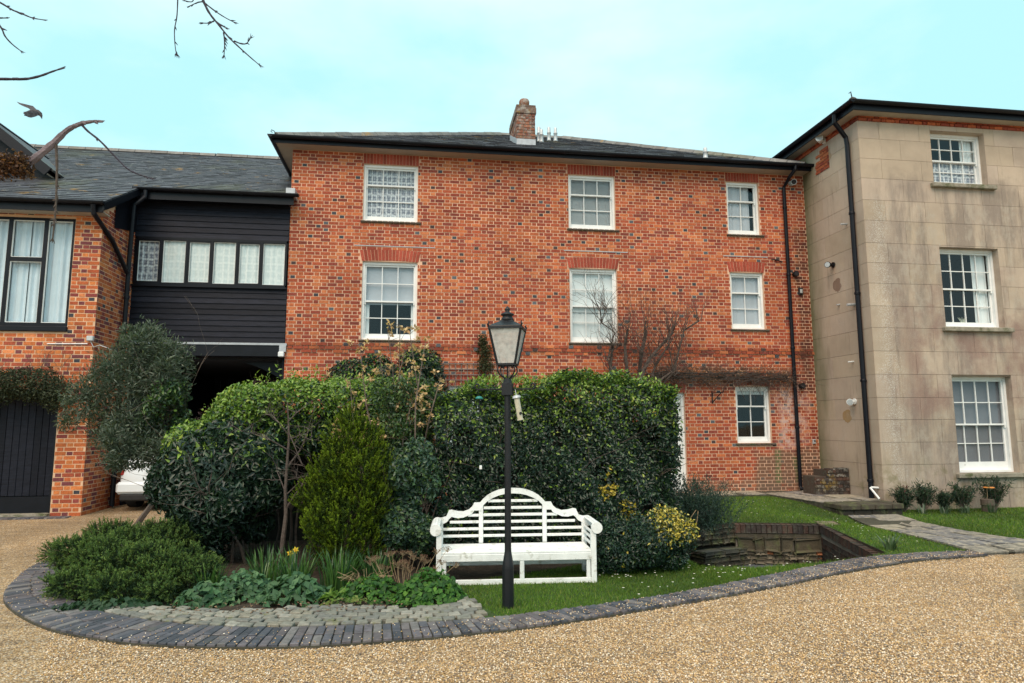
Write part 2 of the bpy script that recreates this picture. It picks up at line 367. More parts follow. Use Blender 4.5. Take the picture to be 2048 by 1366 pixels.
M_LACE = lace_mat('grey_lace', (0.78, 0.81, 0.85), (0.17, 0.19, 0.25), 9, 1.0)
M_NET = lace_mat('white_net', (0.84, 0.88, 0.88), (0.55, 0.64, 0.66), 8, 0.6)
M_VOILE = mat('voile_curtain', (0.66, 0.76, 0.84), 0.9, 0.1, 2, 0)
M_BLIND = mat('white_blind', (0.80, 0.84, 0.86), 0.85, 0.08, 1.5, 0)
M_GBLIND = mat('grey_blind', (0.46, 0.50, 0.56), 0.85, 0.1, 1.5, 0)
M_DBLIND = mat('shaded_blind', (0.17, 0.18, 0.21), 0.85, 0.12, 1.5, 0)

def gravel_mat():
    m, t, b = _new('pea_gravel')
    g = t.nodes.new('ShaderNodeNewGeometry')
    v = t.nodes.new('ShaderNodeTexVoronoi'); v.inputs['Scale'].default_value = 78; t.links.new(g.outputs['Position'], v.inputs['Vector'])
    s = t.nodes.new('ShaderNodeSeparateColor'); t.links.new(v.outputs['Color'], s.inputs[0])
    r = t.nodes.new('ShaderNodeValToRGB'); r.color_ramp.interpolation = 'CONSTANT'; e = r.color_ramp.elements
    cols = [(0.0, (0.583, 0.372, 0.179)), (0.2, (0.678, 0.47, 0.265)), (0.38, (0.424, 0.255, 0.113)), (0.52, (0.784, 0.608, 0.416)), (0.66, (0.318, 0.206, 0.123)), (0.76, (0.636, 0.392, 0.161)), (0.88, (0.848, 0.715, 0.568)), (0.95, (0.18, 0.137, 0.105))]
    while len(e) < len(cols): e.new(0.5)
    for i, (p, c) in enumerate(cols): e[i].position = p; e[i].color = (*c, 1)
    t.links.new(s.outputs[0], r.inputs[0])
    d = _ramp(t, v.outputs['Distance'], 0.25, 0.75, (1.05,)*3, (0.45,)*3)
    n = _noise(t, 0.8, 5, 0.6); big = _ramp(t, n.outputs['Fac'], 0.34, 0.66, (0.76,)*3, (1.12,)*3)
    n2 = _noise(t, 3.0, 5, 0.65, stretch=(0.35, 2.4, 1)); big2 = _ramp(t, n2.outputs['Fac'], 0.36, 0.56, (0.74,)*3, (1.04,)*3)
    col = _mix(t, 1.0, r.outputs[0], d.outputs[0], 'MULTIPLY'); col = _mix(t, 1.0, col, big.outputs[0], 'MULTIPLY'); col = _mix(t, 1.0, col, big2.outputs[0], 'MULTIPLY')
    t.links.new(col, b.inputs['Base Color']); b.inputs['Roughness'].default_value = 0.75
    h = _math(t, 'ADD', _math(t, 'MULTIPLY', v.outputs['Distance'], -1.0), _math(t, 'MULTIPLY', s.outputs[1], 0.5))
    _bump(t, b, h, 0.9, 0.012); return m
M_GRAVEL = gravel_mat()
M_PEBBLE = mat('pebble', (1, 1, 1), 0.7, 0.15, 30, 0.1, 80, attr=True)
M_PAVER = mat('blue_paving_brick', (1, 1, 1), 0.6, 0.3, 14, 0.4, 60, attr=True, dirt=((0.11, 0.11, 0.10), 5, 0.55, 0.75))
M_COBBLE = mat('granite_sett', (1, 1, 1), 0.8, 0.25, 22, 0.6, 50, attr=True, dirt=((0.13, 0.14, 0.06), 8, 0.58, 0.7))
M_SLAB = mat('york_slab', (1, 1, 1), 0.9, 0.45, 9, 0.9, 30, attr=True, dist=0.02, dirt=((0.40, 0.35, 0.27), 12, 0.5, 0.62))
M_SOIL = mat('garden_soil', (0.045, 0.032, 0.022), 0.95, 0.5, 12, 1.0, 25, dist=0.04)
M_JSAND = mat('joint_sand', (0.06, 0.057, 0.04), 0.95, 0.5, 14, 0.5, 60)
M_TURF = mat('turf', (0.045, 0.085, 0.018), 0.9, 0.4, 3, 0.8, 60, dist=0.03)
M_GRIT = mat('grey_chippings', (0.10, 0.11, 0.12), 0.9, 0.5, 50, 1.0, 70, dist=0.02)

def leaf_mat(name, rough=0.42, trans=0.25, spec=0.45):
    m, t, b = _new(name); o = [n for n in t.nodes if n.type == 'OUTPUT_MATERIAL'][0]
    c = _attr(t); t.links.new(c, b.inputs['Base Color']); b.inputs['Roughness'].default_value = rough; b.inputs['Specular IOR Level'].default_value = spec
    tr = t.nodes.new('ShaderNodeBsdfTranslucent'); t.links.new(_mix(t, 1.0, c, (1.2, 1.35, 0.6), 'MULTIPLY'), tr.inputs[0])
    ms = t.nodes.new('ShaderNodeMixShader'); ms.inputs[0].default_value = trans
    t.links.new(b.outputs[0], ms.inputs[1]); t.links.new(tr.outputs[0], ms.inputs[2]); t.links.new(ms.outputs[0], o.inputs['Surface']); return m
M_LEAF = leaf_mat('glossy_leaf', 0.38, 0.2, 0.5)
M_SOFTLEAF = leaf_mat('soft_leaf', 0.6, 0.3, 0.3)
M_NEEDLE = leaf_mat('needle_foliage', 0.7, 0.2, 0.2)
M_GRASS = leaf_mat('grass_blade', 0.55, 0.3, 0.3)
M_BARK = mat('bark', (0.085, 0.065, 0.055), 0.9, 0.4, 18, 0.8, 60)
M_TWIG = mat('grey_twig', (0.15, 0.115, 0.095), 0.9, 0.35, 12, 0.4, 60)
M_BARKT = mat('dark_grey_twig', (0.085, 0.066, 0.058), 0.9, 0.35, 12, 0.4, 60)
M_BARKP = mat('lichened_branch', (0.17, 0.135, 0.15), 0.85, 0.4, 14, 0.6, 60, dirt=((0.06, 0.04, 0.045), 9, 0.52, 0.66))
M_STRAW = mat('dry_stalk', (0.30, 0.22, 0.13), 0.9, 0.3, 12, 0.2, 60)
M_FLOWER = mat('petal', (1, 1, 1), 0.6, 0.1, 20, 0, 10, attr=True)
# ------------------------------------------------------------------ ground
def inside(p, poly):
    x, y = p; c = False; n = len(poly); j = n-1
    for i in range(n):
        xi, yi = poly[i]; xj, yj = poly[j]
        if (yi > y) != (yj > y) and x < (xj-xi)*(y-yi)/(yj-yi)+xi: c = not c
        j = i
    return c
def inside_np(P, poly):
    P = np.asarray(P, float); x, y = P[:, 0], P[:, 1]; c = np.zeros(len(P), bool); A = np.array([(float(p[0]), float(p[1])) for p in poly]); Bq = np.roll(A, 1, 0)
    for (xi, yi), (xj, yj) in zip(A, Bq):
        if yi == yj: continue
        c ^= ((yi > y) != (yj > y)) & (x < (xj-xi)*(y-yi)/(yj-yi)+xi)
    return c
def smooth(t): t = max(0.0, min(1.0, t)); return t*t*(3-2*t)
def catmull(P, n=8):
    P = [np.array(p, float) for p in P]; out = []
    for i in range(len(P)-1):
        a = P[max(i-1, 0)]; b = P[i]; c = P[i+1]; d = P[min(i+2, len(P)-1)]
        for k in range(n):
            t = k/n; out.append(0.5*((2*b)+(-a+c)*t+(2*a-5*b+4*c-d)*t*t+(-a+3*b-3*c+d)*t**3))
    out.append(P[-1]); return out
def resample(P, step):
    P = [np.array(p, float) for p in P]; s = [0]
    for a, b in zip(P[:-1], P[1:]): s.append(s[-1]+np.linalg.norm(b-a))
    n = max(2, int(round(s[-1]/step))); arr = np.array(P)
    t = np.linspace(0, s[-1], n+1); return [np.array([np.interp(x, s, arr[:, k]) for k in range(arr.shape[1])]) for x in t]
def sheet(name, outer, holes, hf, m, step=0.5, far=False):
    vs = []; es = []
    for loop in [outer]+holes:
        b = len(vs); vs += [Vector((float(p[0]), float(p[1]))) for p in loop]
        es += [(b+i, b+(i+1) % len(loop)) for i in range(len(loop))]
    if not far:
        xs = [p[0] for p in outer]; ys = [p[1] for p in outer]
        for x in np.arange(min(xs), max(xs), step):
            for y in np.arange(min(ys), max(ys), step):
                q = (x+0.013, y+0.017)
                if inside(q, outer) and not any(inside(q, h) for h in holes): vs.append(Vector(q))
    V, _, Fc, *_ = delaunay_2d_cdt(vs, es, [], 0, 1e-5)
    out = []
    for f in Fc:
        c = (sum(V[i].x for i in f)/len(f), sum(V[i].y for i in f)/len(f))
        if inside(c, outer) and not any(inside(c, h) for h in holes): out.append(f)
    mb = MB(); mb.add([(v.x, v.y, hf(v.x, v.y)) for v in V], out)
    me = mb.mesh(name, m, smooth=not far)
    if me.polygons and me.polygons[0].normal.z < 0: me.flip_normals()
    o = put(name, me); o['kind'] = 'structure'; return o

def gh(x, y):      # the garden lies level with the drive and falls a little towards the stone house
    return 0.012 - 0.16*smooth((y-7.7)/3.6)*smooth((x-6.4)/1.4)*(1-smooth((y-11.3)/1.6)*smooth((8.3-x)/0.6))

KO = catmull([(-4.45, 8.75), (-4.3, 8.1), (-3.95, 7.2), (-3.5, 6.57), (-2.93, 6.0), (-2.4, 5.66), (-1.97, 5.47), (-1.47, 5.34), (-0.85, 5.26), (-0.12, 5.29), (0.45, 5.37), (1.08, 5.5), (2.05, 5.83), (2.92, 6.14), (3.85, 6.52), (4.6, 6.85), (5.35, 7.13), (5.98, 7.32), (6.92, 7.44)])
KI = catmull([(-4.05, 8.75), (-3.95, 8.18), (-3.62, 7.5), (-3.2, 6.9), (-2.7, 6.4), (-2.2, 6.07), (-1.83, 5.9), (-1.4, 5.77), (-0.85, 5.69), (-0.15, 5.68), (0.38, 5.7), (0.95, 5.8), (1.86, 6.06), (2.73, 6.38), (3.62, 6.78), (4.42, 7.15), (5.2, 7.47), (5.9, 7.63), (6.92, 7.7)])
mid = [(a+b)/2 for a, b in zip(KO, KI)]
GARDEN = [tuple(p) for p in mid]+[(6.95, 7.6), (8.05, 7.72), (12.0, 7.4), (16.0, 7.2), (16.0, 15.5), (-2.6, 15.5), (-4.2, 11.5)]
WELL = [(3.2, 7.40), (3.77, 7.24), (4.45, 7.34), (5.46, 7.60), (5.86, 7.80), (6.52, 10.2), (5.15, 10.52), (4.3, 10.3), (3.3, 9.2)]
BED = [tuple(p) for p in mid if p[0] < 0.6]+[(0.5, 6.4), (0.4, 7.0), (2.0, 7.75), (3.3, 8.6), (4.4, 10.6), (4.2, 13.8), (-2.6, 15.5), (-4.2, 11.5)]
LAWN = [(0.55, 5.62)]+[tuple(p) for p in mid if p[0] >= 0.6]+[(6.95, 7.6), (8.05, 7.72), (12.0, 7.4), (16.0, 7.2), (16.0, 15.5), (4.2, 15.5), (4.2, 13.8), (4.4, 10.6), (3.3, 8.6), (2.0, 7.75), (0.4, 7.0), (0.5, 6.4)]
sheet('ground', [(-250, -250), (250, -250), (250, 250), (-250, 250)], [GARDEN], lambda x, y: 0.0, M_GRAVEL, far=True)
sheet('subsoil', GARDEN, [WELL], lambda x, y: -0.3, M_SOIL, 1.0)
sheet('flower_bed', BED, [], lambda x, y: 0.005+0.03*math.sin(x*7)*math.sin(y*6), M_SOIL, 0.25)
sheet('lawn', LAWN, [WELL], gh, M_TURF, 0.25)
WFLOOR = -0.62
sheet('well_floor', [(2.6, 7.0), (7.2, 7.0), (7.2, 11.0), (2.6, 11.0)], [], lambda x, y: WFLOOR, M_GRIT, 0.5)

# kerb of blue paving bricks laid side by side across the curve
rng = random.Random(5)
PAVE = [(0.094, 0.094, 0.112), (0.122, 0.112, 0.127), (0.068, 0.073, 0.091), (0.15, 0.135, 0.14), (0.104, 0.091, 0.099), (0.052, 0.056, 0.07), (0.169, 0.159, 0.159)]
def brick_mesh(nm, lx, ly, lz, col, m, ch=0.004):
    mb = MB(); mb.cbox(-lx/2, lx/2, -ly/2, ly/2, -lz, 0, ch, col); return mb.mesh(nm, m)
kerb_base = MB()
for i in range(len(KO)-1):
    a, b, c, d = KO[i], KO[i+1], KI[i+1], KI[i]
    kerb_base.add([(a[0], a[1], 0.018), (b[0], b[1], 0.018), (c[0], c[1], 0.018), (d[0], d[1], 0.018), (a[0], a[1], -0.1), (b[0], b[1], -0.1)], [(0, 1, 2, 3), (0, 4, 5, 1)])
kerb = kerb_base.build('kerb', M_JSAND); tag(kerb, kind='structure')
_ka, _kb = np.array(KO), np.array(KI); _ks = np.r_[0, np.cumsum(np.linalg.norm(np.diff(_ka*0.75+_kb*0.25, axis=0), axis=1))]
_kt = np.linspace(0, _ks[-1], int(_ks[-1]/0.0745)); KO2 = [np.array([np.interp(t, _ks, _ka[:, 0]), np.interp(t, _ks, _ka[:, 1])]) for t in _kt]; KI2 = [np.array([np.interp(t, _ks, _kb[:, 0]), np.interp(t, _ks, _kb[:, 1])]) for t in _kt]
nk = min(len(KO2), len(KI2)); kp = []
for i in range(nk):
    o = KO2[i]; q = KI2[i]
    d = q-o; L = np.linalg.norm(d); d /= L
    cuts = [0.215, L-0.215-0.012] if i % 2 else [L-0.215-0.012, 0.215]
    s = 0.004
    for c in cuts:
        if c > 0.04: kp.append((o+d*(s+c/2), math.atan2(d[1], d[0]), c)); s += c+0.010
KCENTRE = []
pm = {}
kp.sort(key=lambda k: np.hypot(k[0][0], k[0][1]))
rest = MB()
for j, (p, a, L) in enumerate(kp):
    Lq = round(L, 2); ci = rng.randrange(len(PAVE)); z = 0.036+rng.uniform(-0.004, 0.004)
    a += rng.uniform(-0.02, 0.02)
    px, py = proj((p[0], p[1], 0))
    if j < 300 and -10 < px < 2058:
        if (Lq, ci) not in pm: pm[(Lq, ci)] = brick_mesh('paving_brick', Lq-0.002, 0.0645, 0.06, PAVE[ci], M_PAVER)
        put('paving_brick', pm[(Lq, ci)], kerb, (p[0], p[1], z), a)
    else:
        ax = (math.cos(a), math.sin(a), 0); ay = (-math.sin(a), math.cos(a), 0)
        rest.obox((p[0], p[1], z-0.03), ax, ay, (0, 0, 1), Lq/2-0.001, 0.0322, 0.03, PAVE[ci])
r_ = rest.build('paving_bricks', M_PAVER, kerb); tag(r_, kind='stuff')

# granite setts inside the kerb
sett_base = MB()
CI = [p for p in resample(KI, 0.12) if -3.05 < p[0] < 0.66]
cob = []
def sett_depth(x): return 0.28+0.30*math.exp(-((x+0.9)/1.1)**2)+0.40*smooth((x-0.05)/0.5)
for i in range(len(CI)-1):
    a, b = CI[i], CI[i+1]; t = (b-a)/np.linalg.norm(b-a); nrm = np.array([-t[1], t[0]])
    if nrm[1] < 0: nrm = -nrm
    D = sett_depth((a[0]+b[0])/2)
    q = [a, b, b+nrm*D, a+nrm*D]
    sett_base.add([(p[0], p[1], 0.02) for p in q], [(0, 1, 2, 3)])
    s = 0.015; r = 0
    while s < D-0.03:
        ln = 0.085+rng.uniform(-0.012, 0.02); w = 0.104+rng.uniform(-0.015, 0.01)
        c = a+t*(0.06+(0.06 if r % 2 else 0.0)+rng.uniform(-0.01, 0.01))+nrm*(s+ln/2)
        if c[0] < 0.62: cob.append((c, math.atan2(t[1], t[0])+rng.uniform(-0.12, 0.12), w, ln))
        s += ln+0.013; r += 1
SETT = [(0.20, 0.195, 0.165), (0.25, 0.24, 0.205), (0.16, 0.16, 0.145), (0.22, 0.205, 0.165), (0.28, 0.27, 0.235), (0.18, 0.18, 0.155)]
setts = sett_base.build('sett_strip', M_JSAND); tag(setts, kind='structure')
sm = []
for k in range(18):
    bm = bmesh.new(); bmesh.ops.create_cube(bm, size=1)
    w = 0.105+rng.uniform(-0.012, 0.008); l = 0.088+rng.uniform(-0.01, 0.012)
    for v in bm.verts: v.co = (v.co.x*w+rng.uniform(-0.009, 0.009), v.co.y*l+rng.uniform(-0.009, 0.009), v.co.z*0.05-0.025+rng.uniform(-0.003, 0.003))
    bmesh.ops.bevel(bm, geom=[e for e in bm.edges if max(v.co.z for v in e.verts) > -0.01], offset=0.007, segments=1, affect='EDGES')
    bm.verts.index_update(); mb = MB(); mb.add([v.co[:] for v in bm.verts], [[v.index for v in f.verts] for f in bm.faces], SETT[k % 6]); bm.free()
    sm.append(mb.mesh('sett', M_COBBLE))
for j, (c, a, w, l) in enumerate(cob[:300]):
    put('sett', sm[rng.randrange(18)], setts, (c[0], c[1], 0.044+rng.uniform(-0.003, 0.003)), a)

# stone path to the terrace, and the terrace with its step
def slabs(name, polyL, polyR, zf, widths, parent, rows, seed, thick=0.05):
    rg = random.Random(seed); L = resample(polyL, 0.001*1000/rows); Rr = resample(polyR, 0.001*1000/rows)
    n = min(len(L), len(Rr)); cols = [(0.24, 0.22, 0.19), (0.18, 0.17, 0.17), (0.30, 0.27, 0.21), (0.15, 0.145, 0.15), (0.21, 0.19, 0.16), (0.33, 0.29, 0.22)]
    for i in range(n-1):
        k = widths[i % len(widths)]
        for j in range(k):
            off = rg.uniform(-0.06, 0.06) if 0 < j < k else 0
            u0 = j/k+(rg.uniform(-0.05, 0.05) if j else 0); u1 = (j+1)/k
            a = L[i]+(Rr[i]-L[i])*u0; b = L[i]+(Rr[i]-L[i])*u1; c = L[i+1]+(Rr[i+1]-L[i+1])*u1; d = L[i+1]+(Rr[i+1]-L[i+1])*u0
            cen = (a+b+c+d)/4; q = [cen+(p-cen)*(1-0.022/np.linalg.norm(p-cen)*1.2) for p in (a, b, c, d)]
            dz = rg.uniform(-0.006, 0.006); mb = MB()
            top = [(p[0], p[1], zf(p[0], p[1])+dz) for p in q]; bot = [(p[0], p[1], zf(p[0], p[1])-thick) for p in q]
            mb.add(top+bot, [(0, 1, 2, 3), (0, 4, 5, 1), (1, 5, 6, 2), (2, 6, 7, 3), (3, 7, 4, 0)], cols[rg.randrange(6)])
            mb.build(name, M_SLAB, parent)
PL = [(6.9, 7.5), (7.05, 8.6), (7.45, 10.2), (8.12, 11.86)]; PR = [(8.3, 7.6), (8.4, 9.0), (8.75, 10.4), (9.2, 11.86)]
pb = MB()
for i in range(3):
    q = [PL[i], PR[i], PR[i+1], PL[i+1]]; pb.add([(x, y, gh(x, y)+0.012) for x, y in q], [(0, 1, 2, 3)])
path = pb.build('path', M_JSAND); tag(path, kind='structure')
slabs('slab', [np.array(p) for p in PL], [np.array(p) for p in PR], lambda x, y: gh(x, y)+0.03, [3, 2, 3, 3, 2], path, 2.2, 3)
TER = [(4.3, 14.72), (4.3, 14.05), (7.75, 14.0), (7.95, 12.9), (8.05, 11.9), (9.3, 11.9), (9.47, 12.55), (9.47, 14.72)]
tb = MB(); nT = len(TER); tb.add([(x, y, 0.05) for x, y in TER]+[(x, y, -0.3) for x, y in TER], [tuple(range(nT))]+[(i, i+nT, (i+1) % nT+nT, (i+1) % nT) for i in range(nT)])
terrace = tb.build('terrace', M_JSAND); tag(terrace, kind='structure')
slabs('slab', [np.array((7.97, 12.45)), np.array((7.75, 14.0)), np.array((7.75, 14.7))], [np.array((9.44, 12.6)), np.array((9.46, 14.0)), np.array((9.46, 14.7))], lambda x, y: 0.068, [3, 2, 3], terrace, 2.0, 4, 0.018)
slabs('slab', [np.array((4.3, 14.08)), np.array((4.3, 14.7))], [np.array((7.73, 14.04)), np.array((7.73, 14.7))], lambda x, y: 0.066, [5, 6], terrace, 3.0, 6, 0.018)
rg = random.Random(8); x = 8.0
for w in (0.42, 0.3, 0.36, 0.25):
    mb = MB(); mb.cbox(x, x+w-0.012, 11.82, 12.4, -0.02, 0.078+rg.uniform(-0.006, 0.004), 0.012, (0.2, 0.19, 0.17)); mb.build('step_stone', M_STONE, terrace)
    x += w
x = 8.02
for w in (0.28, 0.38, 0.3, 0.36):
    mb = MB(); mb.cbox(x, x+w-0.014, 11.88, 12.2, -0.17, -0.025, 0.014, (0.12, 0.115, 0.11)); mb.build('riser_stone', M_STONE, terrace); x += w

# pebbles kicked onto the kerb and the near drive
def pebbles(n, fn, smin, smax, seed):
    rs = np.random.RandomState(seed); P = fn(rs, n)
    n = len(P); base = np.array([(1, 0, 0), (0, 1, 0), (-1, 0, 0), (0, -1, 0), (0, 0, 0.7), (0, 0, -0.7)]); tri = np.array([(0, 1, 4), (1, 2, 4), (2, 3, 4), (3, 0, 4), (1, 0, 5), (2, 1, 5), (3, 2, 5), (0, 3, 5)])
    pal = np.array([(0.578, 0.372, 0.182), (0.672, 0.47, 0.268), (0.441, 0.274, 0.134), (0.777, 0.608, 0.421), (0.357, 0.245, 0.153), (0.63, 0.412, 0.182), (0.85, 0.745, 0.613), (0.21, 0.167, 0.134)])
    s = rs.uniform(smin, smax, (n, 1, 1))*rs.uniform(0.7, 1.3, (n, 1, 3)); a = rs.uniform(0, 6.28, n); c, q = np.cos(a), np.sin(a)
    b = base[None]*s; X = b[..., 0]*c[:, None]-b[..., 1]*q[:, None]; Y = b[..., 0]*q[:, None]+b[..., 1]*c[:, None]
    V = np.stack([X, Y, b[..., 2]], -1)+P[:, None, :]
    Fv = (tri[None]+6*np.arange(n)[:, None, None]).reshape(-1, 3); ti = np.repeat(pal[rs.randint(0, 8, n)], 8, 0)
    return V.reshape(-1, 3), Fv, ti
def kerb_pt(rs, n):
    i = rs.randint(0, len(KO)-1, n*5); ko, ki = np.array(KO), np.array(KI)
    i = i[rs.rand(len(i)) < 0.16+0.84*np.array([smooth((v+0.5)/3) for v in ko[i, 0]])][:n]; k = len(i)
    t = rs.beta(0.7, 1.5, k)[:, None]; q = rs.rand(k)[:, None]; p = (ko[i]*(1-q)+ko[i+1]*q)*(1-t)+(ki[i]*(1-q)+ki[i+1]*q)*t
    return np.c_[p, np.full(k, 0.042)]
def drive_pt(rs, n):
    y = 3.4+4.8*rs.rand(n*3)**1.4; x = rs.uniform(-3.6, 7.2, n*3)*(y+0.5)/8; P = np.c_[x, y, rs.uniform(0.0, 0.008, n*3)]
    return P[~inside_np(P, GARDEN)][:n]
V1, F1, T1 = pebbles(1900, kerb_pt, 0.004, 0.0075, 1); V2, F2, T2 = pebbles(110000, drive_pt, 0.0038, 0.0085, 2)
me = raw_mesh('gravel', np.vstack([V1, V2]), np.vstack([F1, F2+len(V1)]), 3, np.vstack([T1, T2]), M_PEBBLE)
tag(put('gravel', me), 'loose tan gravel scattered over the drive and kerb', 'gravel', kind='stuff')
# ------------------------------------------------------------------ masonry helpers
REDS = [(0.425, 0.111, 0.048), (0.378, 0.089, 0.043), (0.317, 0.07, 0.04), (0.27, 0.059, 0.038), (0.479, 0.138, 0.056), (0.402, 0.1, 0.048), (0.526, 0.173, 0.074), (0.231, 0.056, 0.04), (0.386, 0.087, 0.041), (0.34, 0.075, 0.041), (0.363, 0.084, 0.043), (0.441, 0.121, 0.052)]
BLUES = [(0.055, 0.06, 0.075), (0.10, 0.11, 0.13), (0.075, 0.05, 0.05)]
ORANGE = [(0.528, 0.155, 0.053), (0.461, 0.12, 0.045), (0.576, 0.19, 0.062), (0.365, 0.085, 0.045), (0.25, 0.058, 0.053), (0.509, 0.14, 0.05), (0.595, 0.21, 0.088), (0.422, 0.1, 0.043), (0.182, 0.055, 0.062)]
def flemish(u0, u1, z0, z1, blocked, course, seed, sl=0.225, hl=0.1125, j=0.0145):
    """bricks of a Flemish-bond wall as (ua, ub, za, zb, is_header); blocked rectangles are left free"""
    rg = random.Random(seed); out = []; row = 0; z = z0
    while z < z1-0.02:
        zt = min(z+course-j, z1)
        spans = [(u0, u1)]
        for (a, b, c, d) in blocked:
            if c < z+course*0.6 and d > z+course*0.4:
                ns = []
                for s, e in spans:
                    if b <= s or a >= e: ns.append((s, e)); continue
                    if a > s: ns.append((s, a))
                    if b < e: ns.append((b, e))
                spans = ns
        for s, e in spans:
            per = sl+hl; u = u0-per*2+(0 if row % 2 == 0 else -(sl+hl)/2)+0.004*math.sin(row*2.3)
            k = 0
            while u < e:
                w = (sl if k % 2 == 0 else hl)
                a = max(u, s)+(0 if u <= s else 0); b = min(u+w-j, e)
                if b-a > 0.03: out.append((a+rg.uniform(0, .003), b-rg.uniform(0, .003), z+rg.uniform(-.0015, .0015), zt+rg.uniform(-.0015, .0015), k % 2 == 1 and w == hl))
                u += w; k += 1
        z += course; row += 1
    return out
def wall_with_holes(u0, u1, z0, z1, holes):
    us = sorted({u0, u1, *[h[0] for h in holes], *[h[1] for h in holes]}); zs = sorted({z0, z1, *[h[2] for h in holes], *[h[3] for h in holes]})
    us = [u for u in us if u0 <= u <= u1]; zs = [z for z in zs if z0 <= z <= z1]
    for i in range(len(us)-1):
        for k in range(len(zs)-1):
            cu, cz = (us[i]+us[i+1])/2, (zs[k]+zs[k+1])/2
            if not any(h[0] < cu < h[1] and h[2] < cz < h[3] for h in holes): yield us[i], us[i+1], zs[k], zs[k+1]
class Frame:
    """a vertical wall plane: point at u along, z up, d out of the face"""
    def __init__(s, o, u, n): s.o = Vector(o); s.u = Vector(u); s.n = Vector(n)
    def p(s, u, z, d=0.0): return s.o+s.u*u+Vector((0, 0, z))+s.n*d
    def box(s, mb, a, b, z0, z1, d0, d1, col=(1, 1, 1)):
        c = s.p((a+b)/2, (z0+z1)/2, (d0+d1)/2); mb.obox(c, s.u, s.n, (0, 0, 1), (b-a)/2, (d1-d0)/2, (z1-z0)/2, col)
    def brick(s, mb, a, b, z0, z1, d0, d1, col):
        v = [s.p(a, z0, d0), s.p(b, z0, d0), s.p(b, z1, d0), s.p(a, z1, d0), s.p(a, z0, d1), s.p(b, z0, d1), s.p(b, z1, d1), s.p(a, z1, d1)]
        mb.add(v, [(4, 5, 6, 7), (0, 1, 5, 4), (1, 2, 6, 5), (2, 3, 7, 6), (3, 0, 4, 7)], col)
BM = {}
def lay_bricks(fr, bricks, parent, m, pal, seed, single=0, key=None, proud=0.004, blues=0.05, name='brick', extra=None, dfun=None):
    """the `single` bricks that show largest become objects sharing meshes, the rest one joined part"""
    rg = random.Random(seed); blist = []
    for b in bricks:
        col = pal[rg.randrange(len(pal))]
        if b[4] and rg.random() < blues*2.2: col = BLUES[rg.randrange(3)]
        k = rg.uniform(0.88, 1.1); blist.append((b, tuple(c*k for c in col), proud+rg.uniform(-0.002, 0.003)))
    one = set()
    if single:
        idx = [i for i in range(len(blist)) if key is None or key(blist[i][0])]
        idx.sort(key=lambda i: ((fr.p((blist[i][0][0]+blist[i][0][1])/2, (blist[i][0][2]+blist[i][0][3])/2)-Vector((0, 0, EYE))).length/max(0.03, blist[i][0][1]-blist[i][0][0])))
        one = set(idx[:single])
    rest = MB()
    ang = math.atan2(fr.u.y, fr.u.x)
    for i, (b, col, d) in enumerate(blist):
        a, e, z0, z1, hd = b
        off = dfun(b) if dfun else 0.0
        if i in one:
            L = max(0.04, round((e-a)/0.02)*0.02); q = (name, m.name, L, round(z1-z0, 2), tuple(round(c, 1) if False else round(c*12)/12 for c in col), fr.n[:])
            if q not in BM:
                mb = MB(); h = z1-z0
                v = [(-L/2, -d, 0), (L/2, -d, 0), (L/2, -d, h), (-L/2, -d, h), (-L/2, 0.03, 0), (L/2, 0.03, 0), (L/2, 0.03, h), (-L/2, 0.03, h)]
                mb.add(v, [(3, 2, 1, 0), (0, 1, 5, 4), (1, 2, 6, 5), (2, 3, 7, 6), (3, 0, 4, 7), (4, 5, 6, 7)], col); BM[q] = mb.mesh(name, m)
            put(name, BM[q], parent, fr.p((a+e)/2, z0, off), ang)
        else: fr.brick(rest, a, e, z0, z1, -0.01, d+off, col)
    if rest.f: tag(rest.build(name+'work', m, parent), kind='stuff')

